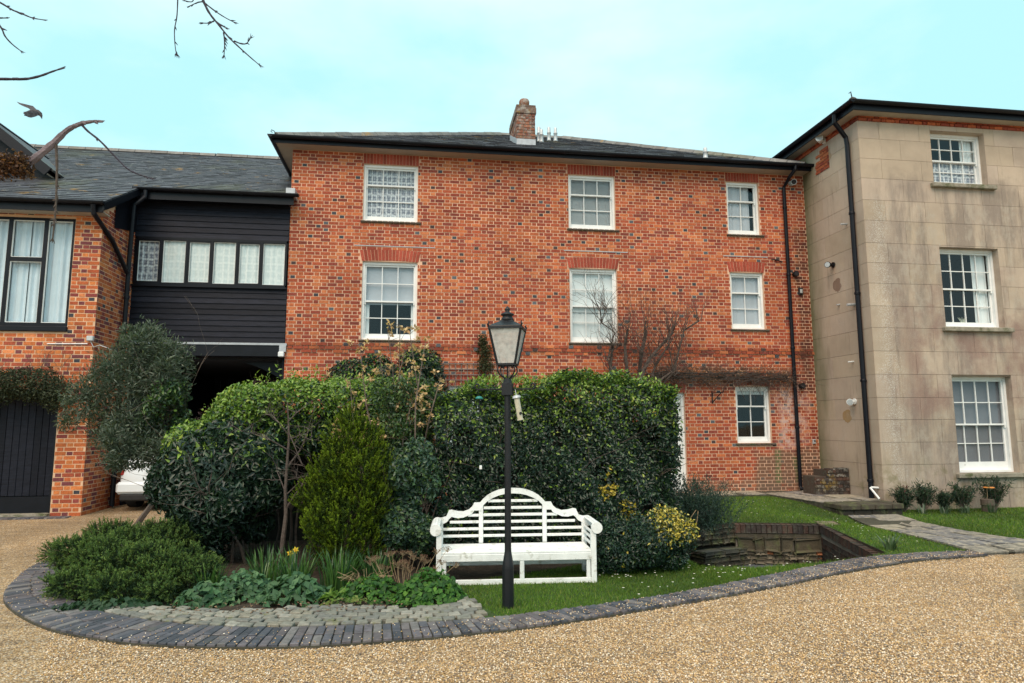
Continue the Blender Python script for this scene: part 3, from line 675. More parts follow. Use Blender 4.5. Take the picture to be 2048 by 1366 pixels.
def curtain(mb, x0, x1, z0, z1, y, folds=0.0, n=40):
    n = n if folds else 1
    V = []; rg = random.Random(int((x0+50)*100))
    ph = [rg.uniform(0, 6) for _ in range(3)]
    for i in range(n+1):
        t = i/n; x = x0+(x1-x0)*t
        d = folds*(math.sin(t*(x1-x0)*46+ph[0])+0.6*math.sin(t*(x1-x0)*71+ph[1]))
        V += [(x, y+d*0.7, z0), (x, y+d, z1)]
    mb.add(V, [(2*i, 2*i+2, 2*i+3, 2*i+1) for i in range(n)])
def sash_window(parent, X0, X1, Z0, Z1, Y, cols, rt, rb, inset=0.055, meet=None, fill=(), label=None, room=M_DARK, sill='clay', low=0.10):
    """white sliding sash facing -Y: frame > two sashes, panes, sill, curtains or blinds, dark room behind"""
    f = MB(); y = Y+inset; jw = 0.052; hd = 0.06
    f.box(X0, X0+jw, y, y+0.13, Z0, Z1); f.box(X1-jw, X1, y, y+0.13, Z0, Z1)
    f.box(X0+jw, X1-jw, y+0.002, y+0.13, Z1-hd, Z1); f.box(X0+jw, X1-jw, y-0.004, y+0.13, Z0, Z0+0.045)
    w = f.build('window', M_WHITE, parent)
    if label: w['label'] = label
    a, b, lo, hi = X0+jw, X1-jw, Z0+0.045, Z1-hd
    tot = rt+rb
    zm = meet if meet else lo+(hi-lo)*rb/tot
    for nm, z0, z1, nr, yy, bot, top in (('upper_sash', zm-0.018, hi, rt, y+0.035, 0.034, 0.04), ('lower_sash', lo, zm+0.018, rb, y+0.078, low, 0.034)):
        s = MB(); st = 0.034
        s.box(a, a+st, yy, yy+0.038, z0, z1); s.box(b-st, b, yy, yy+0.038, z0, z1)
        s.box(a+st, b-st, yy+0.001, yy+0.037, z1-top, z1); s.box(a+st, b-st, yy+0.001, yy+0.037, z0, z0+bot)
        ga, gb, g0, g1 = a+st, b-st, z0+bot, z1-top; br = 0.018
        for i in range(1, cols):
            xx = ga+(gb-ga)*i/cols; s.box(xx-br/2, xx+br/2, yy+0.004, yy+0.034, g0, g1)
        for k in range(1, nr):
            zz = g0+(g1-g0)*k/nr; s.box(ga, gb, yy+0.005, yy+0.033, zz-br/2, zz+br/2)
        if nm == 'upper_sash':
            for xx in (a, b-st): s.box(xx+0.004, xx+st-0.004, yy+0.001, yy+0.03, z0-0.055, z0)      # horns
        s.build(nm, M_WHITE, w)
        for i in range(cols):
            for k in range(nr):
                p = MB(); x0 = ga+(gb-ga)*i/cols; x1 = ga+(gb-ga)*(i+1)/cols; q0 = g0+(g1-g0)*k/nr; q1 = g0+(g1-g0)*(k+1)/nr
                p.add([(x0, yy+0.02, q0), (x1, yy+0.02, q0), (x1, yy+0.02, q1), (x0, yy+0.02, q1)], [(0, 1, 2, 3)]); p.build('pane', M_GLASS, w)
    s = MB()
    if sill == 'clay':
        n = max(4, int((X1-X0+0.1)/0.115)); xs = np.linspace(X0-0.05, X1+0.09, n+1)
        for i in range(n): s.cbox(xs[i]+0.002, xs[i+1]-0.002, Y-0.05, Y+inset+0.02, Z0-0.052, Z0-0.006, 0.012)
        s.build('sill', M_SILL, w)
    elif sill == 'stone':
        s.cbox(X0-0.1, X1+0.14, Y-0.11, Y+inset+0.02, Z0-0.1, Z0-0.004, 0.012, (0.9, 0.9, 0.9)); s.build('sill', M_STONE, w)
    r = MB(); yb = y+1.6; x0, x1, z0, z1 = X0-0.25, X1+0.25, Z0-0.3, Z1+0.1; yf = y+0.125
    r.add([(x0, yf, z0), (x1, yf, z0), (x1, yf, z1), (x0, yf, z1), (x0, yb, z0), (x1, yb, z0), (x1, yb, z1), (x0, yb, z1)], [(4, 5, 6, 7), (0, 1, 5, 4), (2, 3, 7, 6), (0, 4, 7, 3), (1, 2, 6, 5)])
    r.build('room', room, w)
    for nm, m, fx0, fx1, fz0, fz1, dy, folds in fill:
        cmb = MB(); curtain(cmb, X0+(X1-X0)*fx0, X0+(X1-X0)*fx1, Z0+(Z1-Z0)*fz0, Z0+(Z1-Z0)*fz1, y+0.128+dy, folds)
        cmb.build(nm, m, w)
    return w
def arch(fr, parent, X0, X1, z, h, m, seed, rise=0.03, splay=0.05, tint=(0.30, 0.062, 0.04)):
    """row of bricks on end over an opening"""
    rg = random.Random(seed); n = int(round((X1-X0+0.04)/0.075)); a0 = X0-0.02; w = (X1-X0+0.04)/n
    for i in range(n):
        t = (i+0.5)/n*2-1; mb = MB(); k = rg.uniform(0.85, 1.3); col = tuple(c*k for c in tint)
        b0 = a0+i*w+0.005; b1 = a0+(i+1)*w-0.005; r0 = rise*(1-t*t)
        def sx(x, top): return x+(x-(X0+X1)/2)/((X1-X0)/2)*splay*(1 if top else 0)
        v = [fr.p(sx(b0, 0), z+r0, -0.02), fr.p(sx(b1, 0), z+r0, -0.02), fr.p(sx(b1, 1), z+h+r0, -0.02), fr.p(sx(b0, 1), z+h+r0, -0.02)]
        v += [p+fr.n*(0.028+rg.uniform(-.002, .002)) for p in v]
        mb.add(v, [(4, 5, 6, 7), (0, 1, 5, 4), (1, 2, 6, 5), (2, 3, 7, 6), (3, 0, 4, 7), (3, 2, 1, 0)], col); mb.build('arch_brick', m, parent)
def slate_field(mb, O, u, s, n, U, Slen, keep, sw=0.27, sg=0.2, seed=1, th=0.009):
    O, u, s, n = Vector(O), Vector(u), Vector(s), Vector(n); rg = random.Random(seed)
    for r in range(int(Slen/sg)+1):
        x = -sw*(0.5 if r % 2 else 0)
        while x < U:
            w = sw*rg.uniform(0.93, 1.07)
            if keep(x+w/2, r*sg+sg/2):
                a, b = max(0, x)+0.003, min(U, x+w)-0.003; s0 = r*sg+rg.uniform(-.008, .008); s1 = s0+sg*1.35; k = rg.uniform(0.65, 1.4); lift = th*rg.uniform(1.2, 2.4)
                v = [O+u*a+s*s0+n*lift, O+u*b+s*s0+n*lift, O+u*b+s*s1+n*0.001, O+u*a+s*s1+n*0.001, O+u*a+s*s0-n*0.004, O+u*b+s*s0-n*0.004]
                mb.add(v, [(0, 1, 2, 3), (4, 5, 1, 0), (4, 0, 3), (5, 2, 1)], (k, k, k*1.02))
            x += w
def half_round(r=0.06, n=8): return [(r*math.cos(math.pi+math.pi*i/n), r*math.sin(math.pi+math.pi*i/n)) for i in range(n+1)]+[(r*0.86, 0.0), (-r*0.86, 0)]
def ridge_tiles(parent, a, b, m=None, step=0.42, r=0.11, lead=False):
    a = Vector(a); b = Vector(b); L = (b-a).length; n = max(1, int(L/step)); rg = random.Random(int(L*100))
    for i in range(n):
        p = a+(b-a)*(i/n); q = a+(b-a)*((i+0.97)/n); d = (b-a).normalized(); sx = d.cross(Vector((0, 0, 1))).normalized()
        up = sx.cross(d); k = rg.uniform(0.75, 1.25)
        mb = MB(); pr = [(-r, -0.055), (-r*0.55, 0.035), (0, 0.06+rg.uniform(0, .012)), (r*0.55, 0.035), (r, -0.055)]
        mb.extrude(pr, p, q, sx, up, (k, k, k)); mb.build('ridge_tile', m or M_RIDGE, parent)

# ------------------------------------------------------------------ the red brick house
HY = 14.7; HX0, HX1, HT = -2.91, 9.48, 7.80
house = thing('brick_house', 'long three-storey red brick house with white sash windows and hipped slate roof', 'house', (3.3, HY, 0))
fr = Frame((0, HY, 0), (1, 0, 0), (0, -1, 0))
W2L = (-1.33, -0.11, 6.21, 7.55); W1L = (-1.31, -0.09, 3.50, 5.27); W2M = (3.43, 4.57, 6.21, 7.54); W1M = (3.43, 4.57, 3.50, 5.25)
W2R = (7.41, 8.25, 6.22, 7.56); W1R = (7.40, 8.26, 3.88, 5.27); W0R = (7.41, 8.27, 1.17, 2.50); DOOR = (5.28, 6.14, 0.06, 2.34); W0M = (0.62, 1.72, 0.95, 2.48)
OPEN = [W2L, W1L, W2M, W1M, W2R, W1R, W0R, DOOR, W0M]
wm = MB()
for a, b, c, d in wall_with_holes(HX0, HX1, -0.4, HT, OPEN): wm.add([fr.p(a, c), fr.p(b, c), fr.p(b, d), fr.p(a, d)], [(0, 1, 2, 3)])
for a, b, c, d in OPEN:      # brick reveals
    for q in (((a, c), (a, d)), ((b, d), (b, c)), ((a, d), (b, d)), ((b, c), (a, c))):
        (u0, z0), (u1, z1) = q; wm.add([fr.p(u0, z0), fr.p(u0, z0, -0.2), fr.p(u1, z1, -0.2), fr.p(u1, z1)], [(0, 1, 2, 3)])
wm.add([(HX0, HY, -0.4), (HX0, HY, HT), (HX0, 26, HT), (HX0, 26, -0.4), (HX1-0.02, HY, -0.4), (HX1-0.02, HY, HT), (HX1-0.02, 26, HT), (HX1-0.02, 26, -0.4)], [(0, 1, 2, 3), (4, 7, 6, 5), (3, 2, 6, 7)])
wm.build('wall', M_MORTAR, house)
blocked = [(a-0.006, b+0.006, c-0.06, d) for a, b, c, d in OPEN]
ARCH = [(W2L, 0.235, 0.0, 0.0), (W2M, 0.235, 0.0, 0.0), (W2R, 0.22, 0.0, 0.0), (W1L, 0.25, 0.02, 0.05), (W1M, 0.25, 0.02, 0.05), (W1R, 0.25, 0.02, 0.05), (W0R, 0.235, 0.03, 0.03), (DOOR, 0.25, 0.02, 0.03), (W0M, 0.25, 0.02, 0.04)]
for (a, b, c, d), h, rs, sp in ARCH: blocked.append((a-0.03-sp*0.6, b+0.03+sp*0.6, d, d+h+0.01))
BR = flemish(HX0, HX1, -0.234, HT, blocked, 0.078, 11)
BRL = []
for b in BR: BRL.append(b)
def house_off(b):
    zc = (b[2]+b[3])/2
    if 3.27 < zc < 3.43: return 0.028
    if 3.19 < zc < 3.27: return 0.02 if int((b[0]+10)/0.113) % 2 else 0.0
    return 0.0
lay_bricks(fr, BRL, house, M_BRICK, REDS, 21, 300, key=lambda b: b[2] > 3.45 and b[0] < 3.0 and not b[4], dfun=house_off)
fl = Frame((HX0, 0, 0), (0, 1, 0), (-1, 0, 0))
lay_bricks(fl, flemish(HY+0.1, 20, -0.2, 6.6, [], 0.078, 12), house, M_BRICK, REDS, 22, name='side_brick')
for i, ((a, b, c, d), h, rs, sp) in enumerate(ARCH): arch(fr, house, a, b, d+0.004, h, M_BRICK, 100+i, rs, sp)
# old lead lines let into the brickwork over the first-floor windows
for (a, b, z) in ((-1.5, 0.3, 5.62), (3.3, 4.85, 5.66), (7.25, 8.4, 5.66)):
    mb = MB(); fr.box(mb, a, b, z, z+0.016, 0.004, 0.013); mb.build('lead_strip', M_LEAD, house)
ZF = lambda nm, m, x0, x1, z0, z1, dy=0.0, f=0.0: (nm, m, x0, x1, z0, z1, dy, f)
sash_window(house, *W2L, HY, 3, 1, 2, fill=[ZF('lace_curtain', M_LACE, 0.05, 0.95, 0.03, 0.97, 0, 0.006)], label='top-floor sash window filled with patterned grey lace')
sash_window(house, *W1L, HY, 3, 2, 2, fill=[ZF('blind', M_GBLIND, 0.05, 0.95, 0.46, 0.98), ZF('curtain', M_BLIND, 0.05, 0.13, 0.03, 0.5, 0.02, 0.008), ZF('curtain', M_BLIND, 0.89, 0.95, 0.03, 0.5, 0.02, 0.008)], label='sash window with grey upper half and dark room below')  # plain grey sheet behind the upper half
w = sash_window(house, *W2M, HY, 3, 1, 2, room=M_GBLIND, label='sash window with closed venetian blind')
vb = MB()
for k in range(54):
    z = W2M[2]+0.06+k*0.0232
    vb.add([(W2M[0]+0.06, HY+0.178, z), (W2M[1]-0.06, HY+0.178, z), (W2M[1]-0.06, HY+0.197, z+0.017), (W2M[0]+0.06, HY+0.197, z+0.017)], [(0, 1, 2, 3)])
vb.build('venetian_blind', M_BLIND, w)
sash_window(house, *W1M, HY, 3, 2, 2, fill=[ZF('blind', M_BLIND, 0.04, 0.96, 0.42, 0.98), ZF('net_curtain', M_BLIND, 0.04, 0.96, 0.02, 0.44, 0.03, 0.004)], label='sash window with white blind fully drawn')
sash_window(house, *W2R, HY, 2, 1, 2, fill=[ZF('curtain', M_GBLIND, 0.04, 0.80, 0.03, 0.96, 0, 0.01)], label='narrow sash window with pale curtain drawn to one side')
sash_window(house, *W1R, HY, 2, 1, 2, fill=[ZF('blind', M_GBLIND, 0.05, 0.95, 0.03, 0.97, 0, 0.003)], label='narrow sash window with pale gathered blind')
sash_window(house, *W0R, HY, 2, 1, 2, fill=[ZF('blind', M_BLIND, 0.05, 0.95, 0.86, 0.97)], label='narrow sash window with dark panes and blind just showing')
sash_window(house, *W0M, HY, 3, 2, 2, fill=[ZF('blind', M_BLIND, 0.05, 0.95, 0.1, 0.97)])
# white front door
dr = MB(); a, b, c, d = DOOR; y = HY+0.06
dr.box(a, a+0.06, y, y+0.12, c, d); dr.box(b-0.06, b, y, y+0.12, c, d); dr.box(a+0.06, b-0.06, y+0.002, y+0.12, d-0.06, d)
door = dr.build('door', M_WHITE, house)
lf = MB(); lf.box(a+0.06, b-0.06, y+0.05, y+0.09, c+0.02, d-0.06); lf.box(a+0.08, b-0.08, y+0.03, y+0.05, c+0.02, c+0.18)
for (x0, x1, z0, z1) in ((0.13, 0.40, 0.3, 0.9), (0.46, 0.73, 0.3, 0.9)): lf.cbox(a+x0, a+x1, y+0.04, y+0.055, c+z0, c+z1, 0.008)
lf.build('door_leaf', M_WHITE, door)
g = MB(); g.box(a+0.16, b-0.17, y+0.044, y+0.052, c+1.15, d-0.22); g.build('door_glass', M_BLACK, door)
hn = MB(); hn.tube([(b-0.12, y+0.05, 1.02), (b-0.12, y+0.0, 1.02), (b-0.22, y-0.01, 1.02)], 0.009, 6); hn.box(b-0.14, b-0.10, y+0.035, y+0.05, 0.92, 1.12); hn.build('handle', M_IRON, door)
# roof
EZ, EY = 7.90, 14.30; SLP = 0.52; RY = 20.0; RZ = EZ+SLP*(RY-EY)
E0, E1 = -3.26, 9.46; RX0, RX1 = 2.45, 4.5
rf = MB(); rf.add([(E0, EY, EZ), (E1, EY, EZ), (RX1, RY, RZ), (RX0, RY, RZ), (E0, 2*RY-EY, EZ), (E1, 2*RY-EY, EZ)], [(0, 1, 2, 3), (0, 3, 4), (1, 5, 2), (3, 2, 5, 4)])
roof = rf.build('roof', M_SLATE, house)
un = Vector((0, 1, SLP)).normalized(); nn = Vector((0, -SLP, 1)).normalized(); SL = (RY-EY)*math.sqrt(1+SLP*SLP)
def keep_main(u, s):
    t = s/SL; return t < 1 and u+E0 > E0+(RX0-E0)*t+0.02 and u+E0 < E1+(RX1-E1)*t-0.02
sm_ = MB(); slate_field(sm_, (E0, EY, EZ+0.006), (1, 0, 0), un, nn, E1-E0, SL, keep_main, 0.3, 0.22, 3); tag(sm_.build('slates', M_SLATE, roof), kind='stuff')
ridge_tiles(roof, (RX0, RY, RZ+0.02), (RX1, RY, RZ+0.02)); ridge_tiles(roof, (E0+0.05, EY+0.05, EZ+0.06), (RX0, RY, RZ+0.03)); ridge_tiles(roof, (E1-0.1, EY+0.1, EZ+0.08), (RX1, RY, RZ+0.03))
hk = MB(); hk.tube([(E0+0.05, EY+0.02, EZ+0.05), (E0+0.02, EY-0.02, EZ+0.12), (E0-0.03, EY-0.05, EZ+0.13), (E0-0.04, EY-0.05, EZ+0.09), (E0-0.01, EY-0.03, EZ+0.08)], 0.009, 6); hk.build('hip_iron', M_IRON, roof)
ev = MB(); ev.box(E0+0.04, E1, EY+0.05, HY, HT-0.0, HT+0.02); ev.box(E0+0.04, HX0, HY, 2*RY-EY-0.1, HT, HT+0.02); ev.build('soffit', M_SOFFIT, house)
fa = MB(); fa.box(E0+0.01, E1, EY+0.025, EY+0.05, HT-0.02, EZ+0.01); fa.box(E0+0.012, E0+0.04, EY+0.05, 2*RY-EY, HT-0.018, EZ+0.01); fa.build('fascia', M_BLACK, house)
gu = MB(); gu.extrude(half_round(0.062), (E0-0.04, EY-0.045, EZ+0.015), (E1+0.12, EY-0.045, EZ+0.015), (0, 1, 0), (0, 0, 1))
for x in np.arange(E0+0.8, E1, 1.9): gu.extrude(half_round(0.068), (x, EY-0.045, EZ+0.016), (x+0.06, EY-0.045, EZ+0.016), (0, 1, 0), (0, 0, 1))
gu.extrude(half_round(0.06), (E0-0.045, EY-0.1, EZ+0.015), (E0-0.045, 2*RY-EY, EZ+0.015), (1, 0, 0), (0, 0, 1))
gu.build('gutter', M_BLACK, house)
def downpipe(parent, pts, r=0.045, brackets=()):
    mb = MB(); mb.tube(pts, r, 10); p = mb.build('downpipe', M_BLACK, parent)
    for (x, y, z) in brackets:
        q = MB(); q.lathe([(r+0.006, 0), (r+0.012, 0.01), (r+0.012, 0.05), (r+0.006, 0.06)], (x, y, z), 10); q.build('pipe_collar', M_BLACK, p)
    return p
downpipe(house, [(9.0, EY-0.045, EZ-0.03), (9.0, EY-0.045, EZ-0.12), (8.93, EY+0.1, HT-0.16), (8.89, HY-0.075, HT-0.36), (8.89, HY-0.075, 0.16), (8.89, HY-0.14, 0.08)], 0.043, [(8.89, HY-0.075, z) for z in (1.5, 3.4, 5.2, 6.9)])
# black round vents, wall boxes and bracket
for (px, py) in ((1588, 549), (1601, 772)):
    p = onY(px, py, HY); mb = MB(); mb.tube([(p[0], HY-0.005, p[2]), (p[0], HY-0.10, p[2]), (p[0], HY-0.11, p[2])], [0.062, 0.062, 0.072], 14); v = mb.build('flue_vent', M_IRON, house)
    q = MB(); q.tube([(p[0], HY-0.112, p[2]), (p[0], HY-0.118, p[2])], 0.05, 12); q.build('vent_mouth', M_DARK, v)
p = onY(1600, 583, HY); mb = MB(); mb.cbox(p[0]-0.055, p[0]+0.055, HY-0.05, HY+0.0, p[2]-0.09, p[2]+0.09, 0.01); v = mb.build('vent_grille', M_IRON, house)
q = MB(); q.cbox(p[0]-0.03, p[0]+0.03, HY-0.062, HY-0.05, p[2]-0.05, p[2]+0.05, 0.005); q.build('grille_cover', M_ZINC, v)
p = onY(1627, 883, HY); mb = MB(); mb.cbox(p[0]-0.035, p[0]+0.035, HY-0.05, HY, p[2]-0.055, p[2]+0.055, 0.008); v = mb.build('key_box', M_ZINC, house)
q = MB(); q.box(p[0]-0.02, p[0]+0.02, HY-0.056, HY-0.05, p[2], p[2]+0.03); q.build('key_window', M_IRON, v)
p = onY(1428, 795, HY); mb = MB(); x, z = p[0], p[2]
mb.bar((x-0.05, HY-0.01, z+0.15), (x-0.05, HY-0.01, z-0.14), 0.022); mb.bar((x-0.05, HY-0.01, z+0.1), (x+0.07, HY-0.32, z+0.11), 0.018); mb.bar((x-0.05, HY-0.01, z-0.12), (x+0.05, HY-0.28, z+0.1), 0.016); mb.tube([(x+0.07, HY-0.32, z+0.1), (x+0.08, HY-0.34, z+0.13), (x+0.09, HY-0.34, z+0.17)], 0.01, 6)
mb.build('hanging_bracket', M_IRON, house)
p = onY(1553, 521, HY); mb = MB(); mb.tube([(p[0]-0.14, HY-0.02, p[2]+0.03), (p[0]-0.03, HY-0.05, p[2]), (p[0]+0.14, HY-0.03, p[2]-0.04)], 0.014, 6); mb.tube([(p[0]-0.02, HY, p[2]), (p[0]-0.03, HY-0.07, p[2])], 0.02, 6); mb.build('cable_bracket', M_IRON, house)
# chimney on the front slope
CX0, CX1, CY0, CY1 = 2.40, 2.87, 16.0, 17.25; CB = 8.55; CT = 9.83
ch = MB(); ch.box(CX0+0.006, CX1-0.006, CY0+0.006, CY1-0.006, CB, CT); chim = ch.build('chimney', M_MORTAR_D, house)
CHP = [(0.30, 0.12, 0.075), (0.22, 0.09, 0.065), (0.36, 0.16, 0.10), (0.16, 0.08, 0.065), (0.26, 0.14, 0.10)]
for k, (f_, L) in enumerate(((Frame((CX0, CY0, 0), (1, 0, 0), (0, -1, 0)), CX1-CX0), (Frame((CX0, CY1, 0), (0, -1, 0), (-1, 0, 0)), CY1-CY0), (Frame((CX1, CY0, 0), (0, 1, 0), (1, 0, 0)), CY1-CY0))):
    lay_bricks(f_, flemish(0, L, CB+0.02, CT-0.02, [], 0.078, 40+k), chim, M_BRICK_CH, CHP, 50+k, 120 if k == 0 else 0, proud=0.008, blues=0)
for (o, z0, z1, c) in ((0.035, CT-0.19, CT-0.02, 0.8), (0.022, CT-0.02, CT+0.05, 0.6)):
    mb = MB(); mb.cbox(CX0-o, CX1+o, CY0-o, CY1+o, z0, z1, 0.01, (0.23*c, 0.16*c, 0.13*c)); mb.build('corbel_course', M_BRICK_CH, chim)
mb = MB(); mb.lathe([(0.11, 0), (0.115, 0.1), (0.135, 0.13), (0.14, 0.22), (0.12, 0.27), (0.08, 0.29)], ((CX0+CX1)/2, CY0+0.28, CT+0.05), 14, (0.25, 0.12, 0.08)); mb.build('chimney_pot', M_BRICK_CH, chim, True)
mb = MB()
for (x0, x1, y0, y1) in ((CX0-0.012, CX1+0.012, CY0-0.02, CY0), (CX0-0.016, CX0, CY0, CY1), (CX1, CX1+0.016, CY0, CY1)):
    za = EZ+SLP*(y0-EY); zb = EZ+SLP*(y1-EY)
    v = [(x0, y0, za-0.05), (x1, y0, za-0.05), (x1, y1, zb-0.05), (x0, y1, zb-0.05), (x0, y0, za+0.17), (x1, y0, za+0.17), (x1, y1, zb+0.17), (x0, y1, zb+0.17)]
    mb.add(v, [(3, 2, 1, 0), (4, 5, 6, 7), (0, 1, 5, 4), (2, 3, 7, 6), (3, 0, 4, 7), (1, 2, 6, 5)])
mb.build('lead_flashing', M_LEAD, chim)
def on_roof(px, py):
    d = _ray(px, py); t = (EZ+0.02-SLP*EY-EYE)/(d[2]-SLP*d[1]); return _C+d*t
for (px, py, hh) in ((1078, 283, 0.44), (1083, 284, 0.38), (1098, 281, 0.42), (1111, 282, 0.42), (1411, 316, 0.27)):
    p = on_roof(px, py); mb = MB(); r = 0.055
    mb.lathe([(r*1.5, -0.03), (r*1.05, 0.02), (r, 0.04), (r, hh*0.5), (r*1.15, hh*0.52), (r*1.15, hh*0.6), (r*0.92, hh*0.62), (r*0.92, hh*0.93), (r*0.5, hh)], p, 12)
    mb.build('vent_pipe', M_ZINC, roof, True)
# ------------------------------------------------------------------ the black weatherboarded link over the passage
LX0, LX1, LZ0, LZ1 = -6.12, -2.92, 3.34, 6.50
link = thing('weatherboarded_link', 'black weatherboarded upper storey spanning a dark passage between two brick buildings', 'building', (-4.5, 14.7, 0))
LW = (-6.06, -2.96, 4.66, 5.60)      # window band
mb = MB(); mb.box(LX0, LX1, HY+0.03, HY+0.1, LZ0, LW[2]); mb.box(LX0, LX1, HY+0.03, HY+0.1, LW[3], LZ1+0.2); mb.build('wall', M_DARK, link)
bd = random.Random(3)
def board(z, h, x0=LX0, x1=LX1):
    k = bd.uniform(0.75, 1.35); b = MB()
    b.add([(x0, HY-0.026, z), (x1, HY-0.026, z), (x1, HY-0.004, z+h+0.012), (x0, HY-0.004, z+h+0.012), (x0, HY+0.03, z), (x1, HY+0.03, z), (x1, HY+0.03, z+h+0.012), (x0, HY+0.03, z+h+0.012)], [(0, 1, 2, 3), (4, 5, 1, 0), (3, 2, 6, 7), (4, 0, 3, 7), (1, 5, 6, 2)], (k, k, k))
    b.build('weatherboard', M_BOARD, link)
z = LZ0+0.05; n = 10; h = (LW[2]-0.06-z)/n
for i in range(n): board(z+i*h, h)
z = LW[3]+0.06; n = 7; h = (LZ1+0.05-z)/n
for i in range(n): board(z+i*h, h)
# six-light window band
f = MB(); y = HY-0.03
f.box(LW[0], LW[1], y, y+0.1, LW[2]-0.055, LW[2]); f.box(LW[0], LW[1], y+0.002, y+0.1, LW[3], LW[3]+0.06); f.box(LW[0]-0.05, LW[1]+0.03, y-0.05, y+0.04, LW[2]-0.09, LW[2]-0.055)
n = 6; pw = (LW[1]-LW[0])/n
for i in range(n+1):
    x = LW[0]+pw*i; f.box(x-0.022, x+0.022, y+0.001, y+0.1, LW[2], LW[3])
band = f.build('window', M_BLACK, link); band['label'] = 'black-framed band of six casements with patterned net curtains'
for i in range(n):
    a, b, c, d = LW[0]+pw*i+0.022, LW[0]+pw*(i+1)-0.022, LW[2], LW[3]
    t = 0.03 if i % 2 == 0 else 0.008; fm = MB()
    fm.box(a, a+t, y+0.01, y+0.06, c, d); fm.box(b-t, b, y+0.01, y+0.06, c, d); fm.box(a+t, b-t, y+0.01, y+0.06, c, c+t); fm.box(a+t, b-t, y+0.01, y+0.06, d-t, d); fm.build('casement', M_BLACK, band)
    e = MB(); q = 0.012; a2, b2, c2, d2 = a+t, b-t, c+t, d-t
    e.box(a2, a2+q, y+0.03, y+0.05, c2, d2); e.box(b2-q, b2, y+0.03, y+0.05, c2, d2); e.box(a2+q, b2-q, y+0.03, y+0.05, c2, c2+q); e.box(a2+q, b2-q, y+0.03, y+0.05, d2-q, d2); e.build('glazing_bead', M_WHITE, band)
    p = MB(); p.add([(a2, y+0.045, c2), (b2, y+0.045, c2), (b2, y+0.045, d2), (a2, y+0.045, d2)], [(0, 1, 2, 3)]); p.build('pane', M_GLASS, band)
    cm = MB(); curtain(cm, a-0.01, b+0.01, c, d, y+0.075, 0.009 if i in (0, 4) else 0.004); cm.build('net_curtain', M_LACE if i == 0 else M_NET, band)
mb = MB(); mb.add([(LX0, HY+0.12, LW[2]-0.2), (LX1, HY+0.12, LW[2]-0.2), (LX1, HY+1.5, LW[2]-0.2), (LX0, HY+1.5, LW[2]-0.2), (LX0, HY+0.12, LW[3]+0.2), (LX1, HY+0.12, LW[3]+0.2), (LX1, HY+1.5, LW[3]+0.2), (LX0, HY+1.5, LW[3]+0.2)], [(2, 3, 7, 6), (0, 1, 2, 3), (4, 5, 6, 7)]); mb.build('room', M_ROOM, band)
mb = MB(); mb.box(LX0, LX1+0.05, HY-0.05, HY+0.05, LZ0, LZ0+0.045); mb.box(LX1-0.1, LX1+0.04, HY-0.06, HY-0.02, LZ0-0.14, LZ0); mb.build('lead_flashing', M_LEAD, link)
mb = MB(); mb.box(LX0, LX1, HY-0.03, HY+0.3, LZ0-0.24, LZ0-0.002); mb.build('beam', M_BLACK, link)
mb = MB(); mb.box(LX0, LX1, HY+0.3, 21.0, LZ0-0.3, LZ0-0.1); mb.build('passage_ceiling', M_DARK, link)
mb = MB(); mb.box(LX0+0.02, LX0+0.07, HY+0.12, 20.6, 0, LZ0-0.3); mb.build('passage_dark_sheet', M_BOARD, link)  # added black sheets, one each side, to darken the open passage
mb = MB(); mb.box(LX1-0.06, LX1-0.025, HY+0.12, 20.6, 0, LZ0-0.3); mb.build('passage_dark_sheet', M_BOARD, link)
ps = MB(); xs = np.linspace(LX0, LX1, 15)
for i in range(14): ps.box(xs[i]+0.003, xs[i+1]-0.003, 20.6+0.006*(i % 2), 20.7, 0, LZ0-0.3)
ps.build('boarded_screen', M_BOARD, link)
ab = MB(); V = []
for i in range(25):      # curved brace under the beam
    t = i/24; x = LX0+(LX1-LX0)*t; zz = LZ0-0.26-0.55*(abs(2*t-1)**2.2); V += [(x, HY+0.55, zz), (x, HY+0.55, LZ0-0.1)]
ab.add(V, [(2*i, 2*i+2, 2*i+3, 2*i+1) for i in range(24)]); V2 = [(x, y+0.08, z) for x, y, z in V]; ab.add(V2, [(2*i+1, 2*i+3, 2*i+2, 2*i) for i in range(24)]); ab.build('arched_brace', M_BLACK, link)
# roof of the link
LS = 0.553; LEY, LEZ = 14.36, 6.62; LRY = 19.5; LRZ = LEZ+LS*(LRY-LEY)
def lz(y): return LEZ+LS*(y-LEY)
mb = MB(); mb.add([(-6.0, LEY, LEZ), (HX0-0.0, LEY, LEZ), (HX0, LRY, LRZ), (-6.0, LRY, LRZ), (HX0, 2*LRY-LEY, LEZ), (-6.0, 2*LRY-LEY, LEZ)], [(0, 1, 2, 3), (3, 2, 4, 5)])
lroof = mb.build('roof', M_SLATE, link)
us = Vector((0, 1, LS)).normalized(); ns = Vector((0, -LS, 1)).normalized(); LSL = (LRY-LEY)*math.sqrt(1+LS*LS)
mb = MB(); slate_field(mb, (-6.0, LEY, LEZ+0.006), (1, 0, 0), us, ns, HX0+0.02+6.0, LSL, lambda u, s: s < LSL-0.1, 0.26, 0.19, 5); tag(mb.build('slates', M_SLATE, lroof), kind='stuff')
ridge_tiles(lroof, (-6.0, LRY, LRZ+0.03), (HX0, LRY, LRZ+0.03))
mb = MB(); mb.box(-5.98, HX0+0.12, LEY+0.03, LEY+0.06, LEZ-0.22, LEZ-0.01); mb.build('fascia', M_BLACK, link)
mb = MB(); mb.box(-6.0, HX0, LEY+0.06, HY, LEZ-0.19, LEZ-0.17); mb.build('soffit', M_BLACK, link)
mb = MB(); mb.extrude(half_round(0.062), (-6.05, LEY-0.04, LEZ+0.0), (HX0+0.24, LEY-0.04, LEZ+0.0), (0, 1, 0), (0, 0, 1))
